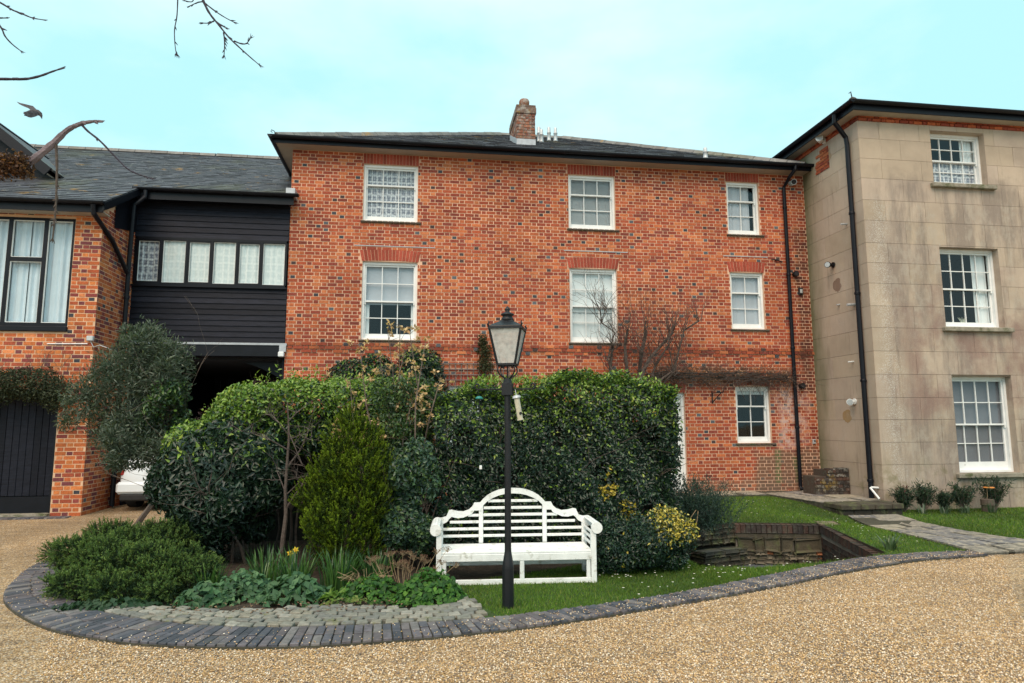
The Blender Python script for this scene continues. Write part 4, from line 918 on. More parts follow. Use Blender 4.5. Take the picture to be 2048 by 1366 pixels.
for x in (-4.9, -3.9, -3.1): mb.extrude(half_round(0.068), (x, LEY-0.04, LEZ), (x+0.05, LEY-0.04, LEZ), (0, 1, 0), (0, 0, 1))
mb.build('gutter', M_BLACK, link)
mb = MB(); mb.box(HX0-0.05, HX0+0.14, LEY+0.02, HY-0.012, LEZ-0.02, LEZ+0.16); mb.build('lead_apron', M_LEAD, link)
p = onY(562, 709, HY-0.1); mb = MB(); mb.cbox(p[0]-0.06, p[0]+0.06, HY-0.13, HY-0.03, p[2]-0.05, p[2]+0.06, 0.015); mb.build('lamp_box', M_BLIND, link)

# ------------------------------------------------------------------ the garage block
GY, GX1, GX0 = 13.25, -6.10, -16.0
garage = thing('garage_block', 'orange brick garage block with black boarded door below a large curtained window', 'building', (-8.5, GY, 0))
gf = Frame((0, GY, 0), (1, 0, 0), (0, -1, 0)); gs = Frame((GX1, 0, 0), (0, 1, 0), (1, 0, 0))
GW = (-10.2, -6.58, 3.48, 5.57); GD = (-9.4, -6.62, 0.02, 2.3); GT = 5.75
mb = MB()
for a, b, c, d in wall_with_holes(GX0, GX1, -0.2, GT, [GW, GD]): mb.add([gf.p(a, c), gf.p(b, c), gf.p(b, d), gf.p(a, d)], [(0, 1, 2, 3)])
for a, b, c, d in (GW, GD):
    for q in (((a, c), (a, d)), ((b, d), (b, c)), ((a, d), (b, d)), ((b, c), (a, c))):
        (u0, z0), (u1, z1) = q; mb.add([gf.p(u0, z0), gf.p(u0, z0, -0.2), gf.p(u1, z1, -0.2), gf.p(u1, z1)], [(0, 1, 2, 3)])
mb.add([gs.p(GY, -0.2), gs.p(22, -0.2), gs.p(22, 6.6), gs.p(HY, 6.5), gs.p(GY, GT)], [(0, 1, 2, 3, 4)])
mb.build('wall', M_MORTAR_G, garage)
gb = flemish(GX0+7.0, GX1, -0.156, GT, [(a-0.006, b+0.006, c-0.08, d+0.02) for a, b, c, d in (GW, GD)], 0.078, 31)
lay_bricks(gf, gb, garage, M_BRICK_G, ORANGE, 32, 300, key=lambda b: b[0] > -8.0 and not (b[2] < 2.8 and b[0] < -6.65), blues=0.03)
side = [b for b in flemish(GY+0.01, HY+1.5, -0.156, 6.3, [], 0.078, 33) if b[3] < 5.75+0.55*(b[0]-GY)]
lay_bricks(gs, side, garage, M_BRICK_G, ORANGE[1:], 34, 0, name='side_brick', blues=0.05)
# big window
f = MB(); a, b, c, d = GW; y = GY+0.02
f.box(a, b, y, y+0.1, c, c+0.07); f.box(a, b, y+0.002, y+0.1, d-0.05, d); f.box(b-0.055, b, y+0.001, y+0.1, c, d); f.box(a, a+0.05, y+0.001, y+0.1, c, d)
MU = [-7.10, -7.72, -8.6, -9.4]
for x in MU: f.box(x-0.035, x+0.035, y+0.001, y+0.1, c+0.07, d-0.05)
f.box(-7.685, -7.135, y+0.003, y+0.1, 4.72, 4.80)
gwin = f.build('window', M_BLACK, garage); gwin['label'] = 'large black-framed window with pale voile curtains'
s = MB(); s.cbox(a, b+0.01, GY-0.05, GY+0.05, c-0.1, c-0.004, 0.01); s.build('sill', M_BLACK, gwin)
def light(a, b, c, d):
    e = MB(); q = 0.014
    e.box(a, a+q, y+0.02, y+0.05, c, d); e.box(b-q, b, y+0.02, y+0.05, c, d); e.box(a+q, b-q, y+0.02, y+0.05, c, c+q); e.box(a+q, b-q, y+0.02, y+0.05, d-q, d); e.build('glazing_bead', M_WHITE, gwin)
    p = MB(); p.add([(a, y+0.045, c), (b, y+0.045, c), (b, y+0.045, d), (a, y+0.045, d)], [(0, 1, 2, 3)]); p.build('pane', M_GLASS, gwin)
light(-7.065, -6.635, 3.55, 5.52); light(-7.685, -7.135, 4.80, 5.52); light(-7.685, -7.135, 3.55, 4.72); light(-8.565, -7.755, 3.55, 5.52); light(-9.365, -8.635, 3.55, 5.52)
for (x0, x1, m) in ((-6.62, -7.4, M_VOILE), (-7.4, -8.2, M_VOILE), (-8.2, -10.2, M_VOILE)):
    cm = MB(); curtain(cm, min(x0, x1), max(x0, x1), 3.5, 5.56, y+0.125, 0.018, 60); cm.build('voile_curtain', m, gwin)
mb = MB(); mb.add([(a, y+0.12, c), (b, y+0.12, c), (b, y+1.5, c), (a, y+1.5, c), (a, y+0.12, d), (b, y+0.12, d), (b, y+1.5, d), (a, y+1.5, d)], [(2, 3, 7, 6), (0, 1, 2, 3), (4, 5, 6, 7)]); mb.build('room', M_ROOM, gwin)
# door of vertical boards
a, b, c, d = GD; mb = MB(); mb.box(a, b, GY+0.15, GY+0.2, c, d); gdoor = mb.build('garage_door', M_BLACK, garage); n = 22; xs = np.linspace(a+0.06, b-0.06, n+1); rr = random.Random(4)
for i in range(n):
    k = rr.uniform(0.6, 1.1); q = MB(); q.cbox(xs[i]+0.003, xs[i+1]-0.003, GY+0.10, GY+0.152, c+0.34, d-0.12, 0.005, (k, k, k)); q.build('door_board', M_BOARD, gdoor)
q = MB(); q.box(b-0.06, b, GY+0.05, GY+0.18, c, d); q.box(a, b-0.06, GY+0.055, GY+0.18, d-0.12, d); q.box(a, b-0.06, GY+0.09, GY+0.16, c, c+0.33); q.build('door_frame', M_BLACK, gdoor)
q = MB(); q.box(GX0, b+0.0, GY-0.12, GY+0.14, -0.1, 0.055); q.build('threshold', M_STONE, garage)
q = MB()
for i in range(60): q.cbox(-10.5+i*0.072, -10.5+i*0.072+0.064, GY-0.35, GY-0.13, -0.05, 0.022, 0.005, PAVE[i % 7])
tag(q.build('threshold_bricks', M_PAVER, garage), kind='stuff')
# junction box and cable on the wall
p = onY(181, 677, GY-0.03); q = MB(); q.cbox(p[0]-0.06, p[0]+0.06, GY-0.07, GY, p[2]-0.05, p[2]+0.05, 0.012); jb = q.build('junction_box', M_ZINC, garage)
q = MB(); q.tube([(p[0], GY-0.02, p[2]-0.05), (p[0]+0.06, GY-0.02, p[2]-0.16), (p[0]+0.16, GY-0.015, p[2]-0.12), (p[0]+0.38, GY-0.012, p[2]-0.2)], 0.009, 5); q.tube([(p[0]-0.75, GY-0.012, p[2]-0.11), (p[0]-0.05, GY-0.012, p[2]-0.1)], 0.012, 5); q.build('cable', M_ZINC, jb)
# roof: the same slope carried lower over the garage
GEY = 12.88; GEZ = lz(GEY); RK = -5.94
mb = MB(); mb.add([(GX0, GEY, GEZ), (RK, GEY, GEZ), (RK, LRY, LRZ), (GX0, LRY, LRZ), (RK, 2*LRY-GEY, GEZ), (GX0, 2*LRY-GEY, GEZ)], [(0, 1, 2, 3), (3, 2, 4, 5)])
groof = mb.build('roof', M_SLATE, garage)
GSL = (LRY-GEY)*math.sqrt(1+LS*LS)
mb = MB(); slate_field(mb, (-13.0, GEY, GEZ+0.006), (1, 0, 0), us, ns, RK+13.0, GSL, lambda u, s: s < GSL-0.1, 0.26, 0.19, 6); tag(mb.build('slates', M_SLATE, groof), kind='stuff')
ridge_tiles(groof, (-13.5, LRY, LRZ+0.03), (-6.02, LRY, LRZ+0.03))
mb = MB(); mb.add([(RK-0.02, GEY, GEZ-0.16), (RK+0.02, GEY, GEZ-0.16), (RK+0.02, LEY+0.4, lz(LEY+0.4)-0.16), (RK-0.02, LEY+0.4, lz(LEY+0.4)-0.16), (RK-0.02, GEY, GEZ-0.005), (RK+0.02, GEY, GEZ-0.005), (RK+0.02, LEY+0.4, lz(LEY+0.4)-0.005), (RK-0.02, LEY+0.4, lz(LEY+0.4)-0.005)], [(3, 2, 1, 0), (4, 5, 6, 7), (0, 1, 5, 4), (2, 3, 7, 6), (3, 0, 4, 7), (1, 2, 6, 5)]); mb.build('bargeboard', M_BLACK, garage)
mb = MB(); mb.box(GX0, RK-0.02, GEY+0.03, GEY+0.055, GEZ-0.19, GEZ-0.01); mb.build('fascia', M_BLACK, garage)
mb = MB(); mb.box(GX0, RK-0.03, GEY+0.055, GY, GEZ-0.17, GEZ-0.15); mb.build('soffit', M_SOFFIT, garage)
mb = MB(); mb.extrude(half_round(0.062), (GX0, GEY-0.04, GEZ), (RK+0.03, GEY-0.04, GEZ), (0, 1, 0), (0, 0, 1))
for x in (-8.9, -7.35, -6.3): mb.extrude(half_round(0.068), (x, GEY-0.04, GEZ), (x+0.05, GEY-0.04, GEZ), (0, 1, 0), (0, 0, 1))
mb.build('gutter', M_BLACK, garage)
# boarded gusset between wall head and bargeboard
q = MB(); q.add([(GX1+0.02, 13.7, 5.55), (GX1+0.02, HY, 5.75), (GX1+0.02, HY, lz(HY)-0.15), (GX1+0.02, 13.7, lz(13.7)-0.15)], [(0, 1, 2, 3)]); q.build('gusset_board', M_BLACK, garage)
downpipe(garage, [(-6.1, GEY-0.04, GEZ-0.06), (-6.1, GEY-0.0, GEZ-0.22), (-6.04, GY+0.3, GEZ-0.55), (-6.0, 14.2, 4.75)], 0.045)
downpipe(garage, [(-5.8, LEY-0.04, LEZ-0.06), (-5.8, LEY-0.04, LEZ-0.2), (-5.98, 14.25, LEZ-0.42), (-6.0, 14.25, 5.0), (-6.0, 14.25, 0.05)], 0.045, [(-6.0, 14.25, z) for z in (0.6, 2.4, 4.2)])
# cross gable rising behind, with deep black barge boards
gb_ = thing('cross_gable', 'black bargeboarded gable end standing on the slate roof behind the bare branch', 'roof gable', (-9.2, 15.0, 6.9))
A = onY(-60, 205, 14.6); B = onY(104, 336, 14.6); dirv = Vector((B[0]-A[0], 0, B[2]-A[2]))
Lf = Vector((2*A[0]-B[0], 14.6, B[2]))
for p0, p1, nm in ((Vector(A), Vector(B), 'bargeboard'), (Vector(A), Lf, 'bargeboard')):
    d = (p1-p0).normalized(); n_ = Vector((0, 1, 0)); up = Vector((-d.z, 0, d.x));
    if up.z < 0: up = -up
    mb = MB(); mb.obox((p0+p1)/2-up*0.11, d, n_, up, (p1-p0).length/2, 0.02, 0.10); mb.build('bargeboard', M_BLACK, gb_)
    mb = MB(); mb.obox((p0+p1)/2+Vector((0, 2.75, 0))-up*0.035, d, n_, up, (p1-p0).length/2+0.03, 2.7, 0.022, (1, 1, 1)); mb.build('roof_slope', M_SLATE, gb_)
    mb = MB(); mb.obox((p0+p1)/2+Vector((0, 0.22, 0))-up*0.16, d, n_, up, (p1-p0).length/2, 0.2, 0.012); mb.build('soffit', M_SOFFIT, gb_)
mb = MB(); mb.add([tuple(A+np.array([0, 0.42, -0.15])), tuple(B+np.array([-0.1, 0.42, -0.15])), tuple(np.array(Lf)+np.array([0.1, 0.42, -0.15]))], [(0, 1, 2)]); mb.build('gable_wall', M_BLACK, gb_)

# ------------------------------------------------------------------ the stone-faced house
SX, SY, ST = 9.48, 12.58, 8.36
stone = thing('stone_house', 'tall beige stone-faced house with lined blocks and tall sash windows', 'house', (12.5, SY, -0.2))
SW = [(11.23, 12.58, 6.90, 8.13), (11.22, 12.66, 3.68, 5.45), (11.25, 12.68, 0.58, 2.62)]
fs = Frame((0, SY, 0), (1, 0, 0), (0, -1, 0)); fsd = Frame((SX, 0, 0), (0, 1, 0), (-1, 0, 0))
XE = 17.0
mb = MB()
for a, b, c, d in wall_with_holes(SX, XE, -0.5, ST, SW): mb.add([fs.p(a, c), fs.p(b, c), fs.p(b, d), fs.p(a, d)], [(0, 1, 2, 3)])
mb.add([fsd.p(SY, -0.5), fsd.p(24, -0.5), fsd.p(24, ST), fsd.p(SY, ST)], [(0, 1, 2, 3)])
mb.add([(XE, SY, -0.5), (XE, 24, -0.5), (XE, 24, ST), (XE, SY, ST)], [(0, 1, 2, 3)])
mb.build('wall', M_JOINT, stone)
for a, b, c, d in SW:
    rv = MB()
    for q in (((a, c), (a, d)), ((b, d), (b, c)), ((a, d), (b, d)), ((b, c), (a, c))):
        (u0, z0), (u1, z1) = q; rv.add([fs.p(u0, z0, 0.011), fs.p(u0, z0, -0.25), fs.p(u1, z1, -0.25), fs.p(u1, z1, 0.011)], [(0, 1, 2, 3)])
    rv.build('reveal', M_STUCCO, stone)
RZs = [-0.42, 0.26, 0.77, 1.23, 1.70, 2.16, 2.65, 3.14, 3.64, 4.11, 4.60, 5.05, 5.49, 5.99, 6.45, 6.94, 7.39, 7.85, 8.25]
rb = random.Random(12); jt = 0.003
def block(frm, a, b, c, d, k, v=None):
    m_ = MB(); t = 0.010+rb.uniform(0, 0.0025)
    v = v or [(a+jt, c+jt), (b-jt, c+jt), (b-jt, d-jt), (a+jt, d-jt)]
    V = [frm.p(x, z, -0.004) for x, z in v]+[frm.p(x, z, t) for x, z in v]; n_ = len(v)
    m_.add(V, [tuple(range(n_, 2*n_))]+[(i, (i+1) % n_, (i+1) % n_+n_, i+n_) for i in range(n_)], (k, k, k*rb.uniform(0.96, 1.02))); m_.build('block', M_STUCCO, stone)
for r in range(len(RZs)-1):
    c, d = RZs[r], RZs[r+1]; x = SX-0.01; first = True
    cuts = [SX-0.01]; x = SX+(0.5 if r % 2 else 0.98)
    while x < 14.5: cuts.append(x+rb.uniform(-0.03, 0.03)); x += 0.95
    cuts.append(14.5)
    for a, b in zip(cuts[:-1], cuts[1:]):
        k = rb.uniform(0.92, 1.06)
        pieces = [(a, b, c, d)]
        for (wa, wb, wc, wd) in SW:
            nx = []
            for (p, q, e, f2) in pieces:
                if q <= wa or p >= wb or f2 <= wc+0.02 or e >= wd-0.02: nx.append((p, q, e, f2)); continue
                if p < wa: nx.append((p, wa, e, f2))
                if q > wb: nx.append((wb, q, e, f2))
                if e < wc-0.03: nx.append((max(p, wa), min(q, wb), e, wc-0.005))
                if f2 > wd+0.03: nx.append((max(p, wa), min(q, wb), wd+0.003, f2))
            pieces = nx
        for (p, q, e, f2) in pieces:
            if q-p > 0.03: block(fs, p, q, e, f2, k)
    cuts = [SY-0.01]; x = SY+(0.75 if r % 2 else 1.4)
    while x < 17.5: cuts.append(x); x += 1.3
    for a, b in zip(cuts[:-1], cuts[1:]): block(fsd, a, b, c, d, rb.uniform(0.95, 1.05))
    block(fs, 14.5, XE, c, d, 1.0); block(fsd, cuts[-1], 24, c, d, 1.0)
# brick oversailing course under the eaves
q = flemish(SX-0.0, XE, 8.25, 8.36, [], 0.078, 61); lay_bricks(fs, q, stone, M_BRICK, REDS[:4], 62, 40, key=lambda b: b[0] < 13 and not b[4], proud=0.035, blues=0, name='eaves_brick')
q = flemish(SY, 20, 8.25, 8.36, [], 0.078, 63); lay_bricks(fsd, q, stone, M_BRICK, REDS[:4], 64, 20, key=lambda b: not b[4] and b[0] < 15, proud=0.035, blues=0, name='eaves_brick')
q = [b for b in flemish(13.62, 14.15, 7.60, 8.15, [], 0.078, 65) if b[0] > 13.62+0.0 and b[1] < 14.12+(8.15-b[2])*0.1]
lay_bricks(fsd, q, stone, M_BRICK, REDS, 66, 30, proud=0.016, blues=0, name='bared_brick')
for i, (a, b, c, d) in enumerate(SW):
    fill = [[ZF('net_curtain', M_LACE, 0.05, 0.97, 0.03, 0.52, 0, 0.012), ZF('curtain', M_BLIND, 0.72, 0.97, 0.5, 0.97, 0.02, 0.01)], [ZF('curtain', M_BLIND, 0.70, 0.95, 0.03, 0.97, 0.02, 0.014)], [ZF('blind', M_DBLIND, 0.03, 0.97, 0.03, 0.97)]][i]
    sash_window(stone, a, b, c, d, SY, 4, 2, 2, inset=0.14, fill=fill, sill='stone', low=(0.09, 0.1, 0.17)[i], label=['top-floor sash window with lace across its lower half', 'first-floor sash window with curtain at one side and dark panes', 'ground-floor sash window with grey blind behind every pane'][i])
q = MB(); pl = onY(1928, 635, SY+0.4)
for k in range(9):
    a_ = k*0.7; q.tube([(pl[0], SY+0.45, 3.78), (pl[0]+0.06*math.cos(a_), SY+0.45+0.04*math.sin(a_), 3.92), (pl[0]+0.11*math.cos(a_), SY+0.45+0.06*math.sin(a_), 3.98)], [0.008, 0.006, 0.001], 4)
q.build('windowsill_plant', M_SOFTLEAF, stone)
# roof and gutter
o = 0.33; sz = ST+0.14
mb = MB(); rx, ry, rz = SX+4.2, SY+4.2, sz+2.0
mb.add([(SX-o, SY-o, sz), (XE+o, SY-o, sz), (XE+o, 24, sz), (SX-o, 24, sz), (rx, ry, rz), (XE-3.5, ry, rz), (rx, 20, rz), (XE-3.5, 20, rz)], [(0, 1, 5, 4), (0, 4, 6, 3), (1, 2, 7, 5), (4, 5, 7, 6), (3, 6, 7, 2)])
sroof = mb.build('roof', M_SLATE, stone)
ridge_tiles(sroof, (SX-o, SY-o, sz+0.05), (rx, ry, rz+0.02))
mb = MB(); mb.box(SX-o+0.05, XE, SY-o+0.05, SY, ST, ST+0.02); mb.box(SX-o+0.05, SX, SY, 24, ST+0.001, ST+0.021); mb.build('soffit', M_SOFFIT, stone)
mb = MB(); mb.box(SX-o+0.02, XE, SY-o+0.02, SY-o+0.05, ST-0.015, sz); mb.box(SX-o+0.022, SX-o+0.05, SY-o+0.05, 24, ST-0.014, sz); mb.build('fascia', M_BLACK, stone)
mb = MB(); mb.extrude(half_round(0.065), (SX-o-0.06, SY-o-0.05, sz+0.02), (XE, SY-o-0.05, sz+0.02), (0, 1, 0), (0, 0, 1)); mb.extrude(half_round(0.064), (SX-o-0.05, SY-o-0.1, sz+0.02), (SX-o-0.05, 24, sz+0.02), (1, 0, 0), (0, 0, 1)); mb.build('gutter', M_BLACK, stone)
mb = MB(); mb.tube([(SX-o, SY-o, sz+0.02), (SX-o-0.01, SY-o, sz+0.14), (SX-o-0.04, SY-o-0.02, sz+0.22), (SX-o-0.07, SY-o, sz+0.19)], 0.012, 6); mb.build('hip_iron', M_IRON, stone)
downpipe(stone, [(SX-o-0.05, 12.8, sz-0.03), (SX-o-0.05, 12.82, sz-0.2), (SX-0.1, 12.86, ST-0.38), (SX-0.08, 12.86, ST-0.55), (SX-0.08, 12.86, -0.1)], 0.052, [(SX-0.08, 12.86, z) for z in (0.4, 2.5, 4.4, 6.2)])
# small pipes on the side wall
for (px, py, r, m, ln) in ((1695, 448, 0.022, M_ZINC, 0.16), (1708, 723, 0.016, M_WHITE, 0.14), (1680, 609, 0.018, M_ZINC, 0.08), (1711, 609, 0.03, M_ZINC, 0.2)):
    p = onX(px, py, SX); mb = MB(); mb.tube([(SX, p[1], p[2]), (SX-ln, p[1], p[2]-0.01)], r, 8); mb.build('overflow_pipe', m, stone)
mb = MB(); p = onX(1740, 975, SX-0.15); mb.tube([(SX-0.02, p[1]-0.08, p[2]), (SX-0.17, p[1]-0.06, p[2]+0.01), (SX-0.18, p[1]-0.05, p[2]), (SX-0.16, p[1]-0.28, 0.09)], 0.021, 8); mb.build('waste_pipe', M_WHITE, stone)
# cement patches
for (px, py, w_, h_, c) in ((1654, 312, 0.34, 0.34, (0.80, 0.70, 0.58)), (1675, 570, 0.3, 0.3, (0.52, 0.44, 0.42)), (1695, 832, 0.3, 0.28, (0.80, 0.66, 0.42))):
    p = onX(px, py, SX); mb = MB(); k = 26
    V = [fsd.p(p[1]+w_/2*math.cos(6.283*i/k)*(1+0.1*math.sin(i*5.1)+0.12*math.sin(i*0.9)), p[2]+h_/2*math.sin(6.283*i/k)*(1+0.09*math.cos(i*3.3)+0.12*math.cos(i*0.7)), 0.015) for i in range(k)]
    mb.add(V+[v-fsd.n*0.02 for v in V], [tuple(range(k))]+[(i, (i+1) % k, (i+1) % k+k, i+k) for i in range(k)], c); mb.build('cement_patch', M_STUCCO, stone)
# ------------------------------------------------------------------ wall lamps
def wall_lamp(name, label, p, n, m, m2, s=1.0, aim=(0, -0.5, -0.5)):
    p = Vector(p); n = Vector(n).normalized(); t = thing(name, label, 'wall lamp', p)
    mb = MB(); mb.tube([p, p+n*0.03*s], 0.055*s, 14); mb.build('back_plate', m, t)
    mb = MB(); e = p+n*0.09*s; mb.tube([p+n*0.03*s, e], 0.016*s, 8); mb.build('arm', m, t)
    a = Vector(aim).normalized(); mb = MB(); mb.tube([e-a*0.05*s, e, e+a*0.05*s, e+a*0.10*s], [0.028*s, 0.04*s, 0.052*s, 0.06*s], 14); mb.build('lamp_head', m, t)
    mb = MB(); mb.tube([e+a*0.098*s, e+a*0.106*s], 0.05*s, 14); mb.build('lens', m2, t)
p = onX(1650, 282, SX); wall_lamp('security_light', 'white spotlight under the eaves on the side of the stone house', (SX, p[1], p[2]), (-1, 0, 0), M_WHITE, M_ZINC, 1.4, (-0.5, -0.6, 0.1))
p = onX(1711, 803, SX); wall_lamp('security_light', 'white spotlight low beside the downpipe of the stone house', (SX, p[1], p[2]), (-1, 0, 0), M_WHITE, M_ZINC, 1.2, (-0.6, -0.6, -0.1))
p = onX(1668, 530, SX); wall_lamp('wall_lamp', 'black lamp with cable halfway up the side of the stone house', (SX, p[1], p[2]), (-1, 0, 0), M_IRON, M_ZINC, 1.2, (-0.8, -0.5, -0.1))
p = onY(1581, 368, HY); wall_lamp('security_light', 'grey spotlight on brick under the gutter beside the downpipe', (p[0], HY, p[2]), (0, -1, 0), M_ZINC, M_DARK, 1.2, (-0.3, -0.8, -0.2))

# ------------------------------------------------------------------ lamp post
LPX, LPY, LRZ_ = 0.81, 6.07, R(-17)
lamp = thing('lamp_post', 'black iron lamp post with glazed four-sided lantern in front of the white bench', 'lamp post', (LPX, LPY, 0), LRZ_, local=True)
Z = lambda mb, nm, m=M_IRON, s=False: mb.build(nm, m, lamp, s)
q = 8
mb = MB(); mb.lathe([(0.054, -0.05), (0.054, 0.36), (0.052, 0.38), (0.032, 0.50), (0.031, 0.52)], (0, 0, 0), q, rot=math.pi/8); Z(mb, 'base')
mb = MB(); mb.lathe([(0.0305, 0.5), (0.030, 1.93)], (0, 0, 0), q, rot=math.pi/8); Z(mb, 'post')
mb = MB(); mb.cbox(-0.05, 0.05, -0.05, 0.05, 1.905, 2.02, 0.005); mb.lathe([(0.044, 2.0), (0.04, 2.03), (0.036, 2.065)], (0, 0, 0), 12); Z(mb, 'collar')
def spiral(c, r, a0, turns, sgn, plane):
    return [(c[0]+sgn*r*(1-0.6*t)*math.cos(a0+turns*t*6.283), c[1], c[2]+r*(1-0.6*t)*math.sin(a0+turns*t*6.283)) for t in np.linspace(0, 1, 14)]
for sg, L in ((-1, 0.335), (1, 0.285)):
    mb = MB(); mb.tube([(sg*0.05, 0, 1.965), (sg*(L-0.05), 0, 1.965)]+spiral((sg*(L-0.05), 0, 1.995), 0.03, -math.pi/2, 0.85, sg, 0), 0.0075, 6); Z(mb, 'ladder_bar')
for sx in (-1, 1):
    for sy in (-1, 1):
        a = Vector((sx, sy, 0)).normalized(); pts = []
        for r_, z_ in ((0.03, 2.065), (0.05, 2.075), (0.09, 2.10), (0.115, 2.135), (0.108, 2.17), (0.085, 2.19), (0.062, 2.18), (0.058, 2.16)): pts.append((a.x*r_, a.y*r_, z_))
        mb = MB(); mb.tube(pts, 0.007, 6); Z(mb, 'scroll_bracket')
mb = MB(); mb.tube([(0, 0, 2.06), (0, 0, 2.20)], 0.008, 6); Z(mb, 'stem')
b0, b1, z0, z1 = 0.082, 0.148, 2.195, 2.525
def ring(h, z, w, t): 
    m_ = MB()
    for sx, sy in ((0, 1), (0, -1), (1, 0), (-1, 0)):
        if sx: m_.box(sx*h-w/2, sx*h+w/2, -h-w/2, h+w/2, z, z+t)
        else: m_.box(-h+w/2, h-w/2, sy*h-w/2, sy*h+w/2, z+0.0005, z+t-0.0005)
    return m_
Z(ring(b0, z0-0.012, 0.016, 0.02), 'lower_frame'); Z(ring(b1, z1-0.008, 0.02, 0.024), 'upper_frame')
for sx in (-1, 1):
    for sy in (-1, 1): mb = MB(); mb.bar((sx*b0, sy*b0, z0), (sx*b1, sy*b1, z1), 0.016); Z(mb, 'corner_bar')
for k in range(4):
    a = k*math.pi/2; c, s_ = math.cos(a), math.sin(a); f_ = lambda x, y, z: (x*c-y*s_, x*s_+y*c, z)
    mb = MB(); mb.add([f_(-b0, -b0, z0), f_(b0, -b0, z0), f_(b1, -b1, z1), f_(-b1, -b1, z1)], [(0, 1, 2, 3)]); Z(mb, 'glass_panel', M_LGLASS)
    for h_ in (-1, 1):      # corner finials on the frame
        mb = MB(); x = h_*b1*1.02; pts = [f_(x, -b1*1.02, z1+0.01), f_(x*1.06, -b1*1.06, z1+0.035), f_(x*1.0, -b1*1.0, z1+0.05), f_(x*1.05, -b1*1.05, z1+0.065)]
        if h_ == 1: mb.tube(pts, [0.008, 0.011, 0.007, 0.003], 6); Z(mb, 'corner_finial')
mb = MB(); mb.lathe([(b1*1.5, z1+0.014), (b1*1.47, z1+0.022), (0.105, z1+0.068), (0.072, z1+0.088)], (0, 0, 0), 4, rot=math.pi/4); Z(mb, 'lantern_roof')
mb = MB(); mb.lathe([(0.066, z1+0.082), (0.055, z1+0.112), (0.046, z1+0.118), (0.046, z1+0.13), (0.064, z1+0.138), (0.062, z1+0.15), (0.03, z1+0.165), (0.016, z1+0.172), (0.026, z1+0.186), (0.026, z1+0.198), (0.013, z1+0.212), (0.006, z1+0.224)], (0, 0, 0), 14); Z(mb, 'finial', s=True)
mb = MB(); mb.tube([(0, 0, z0), (0, 0, z0+0.13)], 0.008, 6); mb.lathe([(0.013, 0.13), (0.015, 0.16), (0.015, 0.2), (0.008, 0.21)], (0, 0, z0), 8); Z(mb, 'lamp_holder')

# ------------------------------------------------------------------ bird feeders on the ladder bar
c_, s_ = math.cos(LRZ_), math.sin(LRZ_)
fx = LPX+c_*0.075; fy = LPY+s_*0.075-0.05
fd = thing('bird_feeder', 'clear tube bird feeder with grey lid hanging right of the lamp post', 'bird feeder', (fx, fy, 1.68))
tp = Vector((fx, fy, 1.90)); bt = tp+Vector((0.035, 0.0, -0.21)); dv = (bt-tp).normalized()
mb = MB(); mb.tube([tp+Vector((-0.005, 0.05, 0.065)), tp+Vector((0, 0.02, 0.02)), tp], 0.003, 4); mb.build('hanger', M_ZINC, fd)
mb = MB(); mb.tube([tp-dv*0.008, tp, tp+dv*0.018, tp+dv*0.022], [0.012, 0.034, 0.04, 0.036], 14); mb.build('lid', M_ZINC, fd)
M_TUBE = mat('clear_plastic_tube', (0.50, 0.47, 0.36), 0.25, 0.25, 25, 0, 10)
mb = MB(); mb.tube([tp+dv*0.02, bt], 0.026, 14); mb.build('tube', M_TUBE, fd)
mb = MB(); mb.tube([bt+Vector((0, -0.026, 0.05)), bt+Vector((0, -0.03, 0.05))], 0.014, 10); mb.build('feeding_port', M_IRON, fd)
mb = MB(); mb.tube([bt, bt+dv*0.012], 0.03, 14); mb.build('base_cap', M_TUBE, fd)
gx, gy = LPX-c_*0.28, LPY-s_*0.28
g2 = thing('hanging_feeder', 'green-capped wire feeder and chain hanging left of the lamp post', 'bird feeder', (gx, gy, 1.25))
M_GREEN = mat('green_plastic', (0.02, 0.22, 0.20), 0.4, 0.1, 9, 0)
zt = onY(945, 798, gy)[2]
mb = MB(); mb.lathe([(0.035, 0), (0.036, 0.008), (0.024, 0.022), (0.006, 0.028)], (gx+0.01, gy, zt), 14); mb.build('cap', M_GREEN, g2, True)
mb = MB(); mb.tube([(gx+0.01, gy, zt+0.025), (gx, gy, 1.965)], 0.0025, 4)
for k in range(4): a = k*1.57; mb.tube([(gx+0.01+0.02*math.cos(a), gy+0.02*math.sin(a), zt), (gx+0.01+0.02*math.cos(a), gy+0.02*math.sin(a), zt-0.14)], 0.0018, 4)
mb.tube([(gx+0.012, gy, zt), (gx+0.02, gy, zt-0.35), (gx+0.025, gy, onY(952, 925, gy)[2])], 0.002, 4); mb.build('wire', M_IRON, g2)
zb = onY(952, 935, gy)[2]; mb = MB(); mb.cbox(gx+0.014, gx+0.038, gy-0.008, gy+0.008, zb-0.018, zb+0.018, 0.004); mb.build('weight', M_WHITE, g2)

# ------------------------------------------------------------------ bench
bench = thing('bench', 'white painted wooden garden bench with camel-back rail and rolled arms', 'bench', (1.03, 7.14, 0), R(-3.5), local=True)
B = lambda mb, nm, s=False: mb.build(nm, M_BENCH, bench, s)
def bb(nm, *a, ch=0.004): mb = MB(); mb.cbox(*a, ch); return B(mb, nm)
yf, yb_ = -0.24, 0.28
topc = [(0, .93), (.08, .927), (.16, .912), (.23, .885), (.29, .85), (.335, .81), (.365, .775), (.43, .775), (.45, .735), (.49, .70), (.55, .68), (.62, .685), (.68, .70), (.71, .695), (.722, .665), (.74, .63), (.785, .615), (.82, .615)]
botc = [(0, .872), (.08, .868), (.16, .85), (.22, .822), (.27, .785), (.305, .74), (.33, .69), (.40, .69), (.45, .66), (.49, .64), (.55, .615), (.61, .61), (.645, .625), (.66, .60), (.68, .58), (.72, .565), (.785, .545), (.82, .545)]
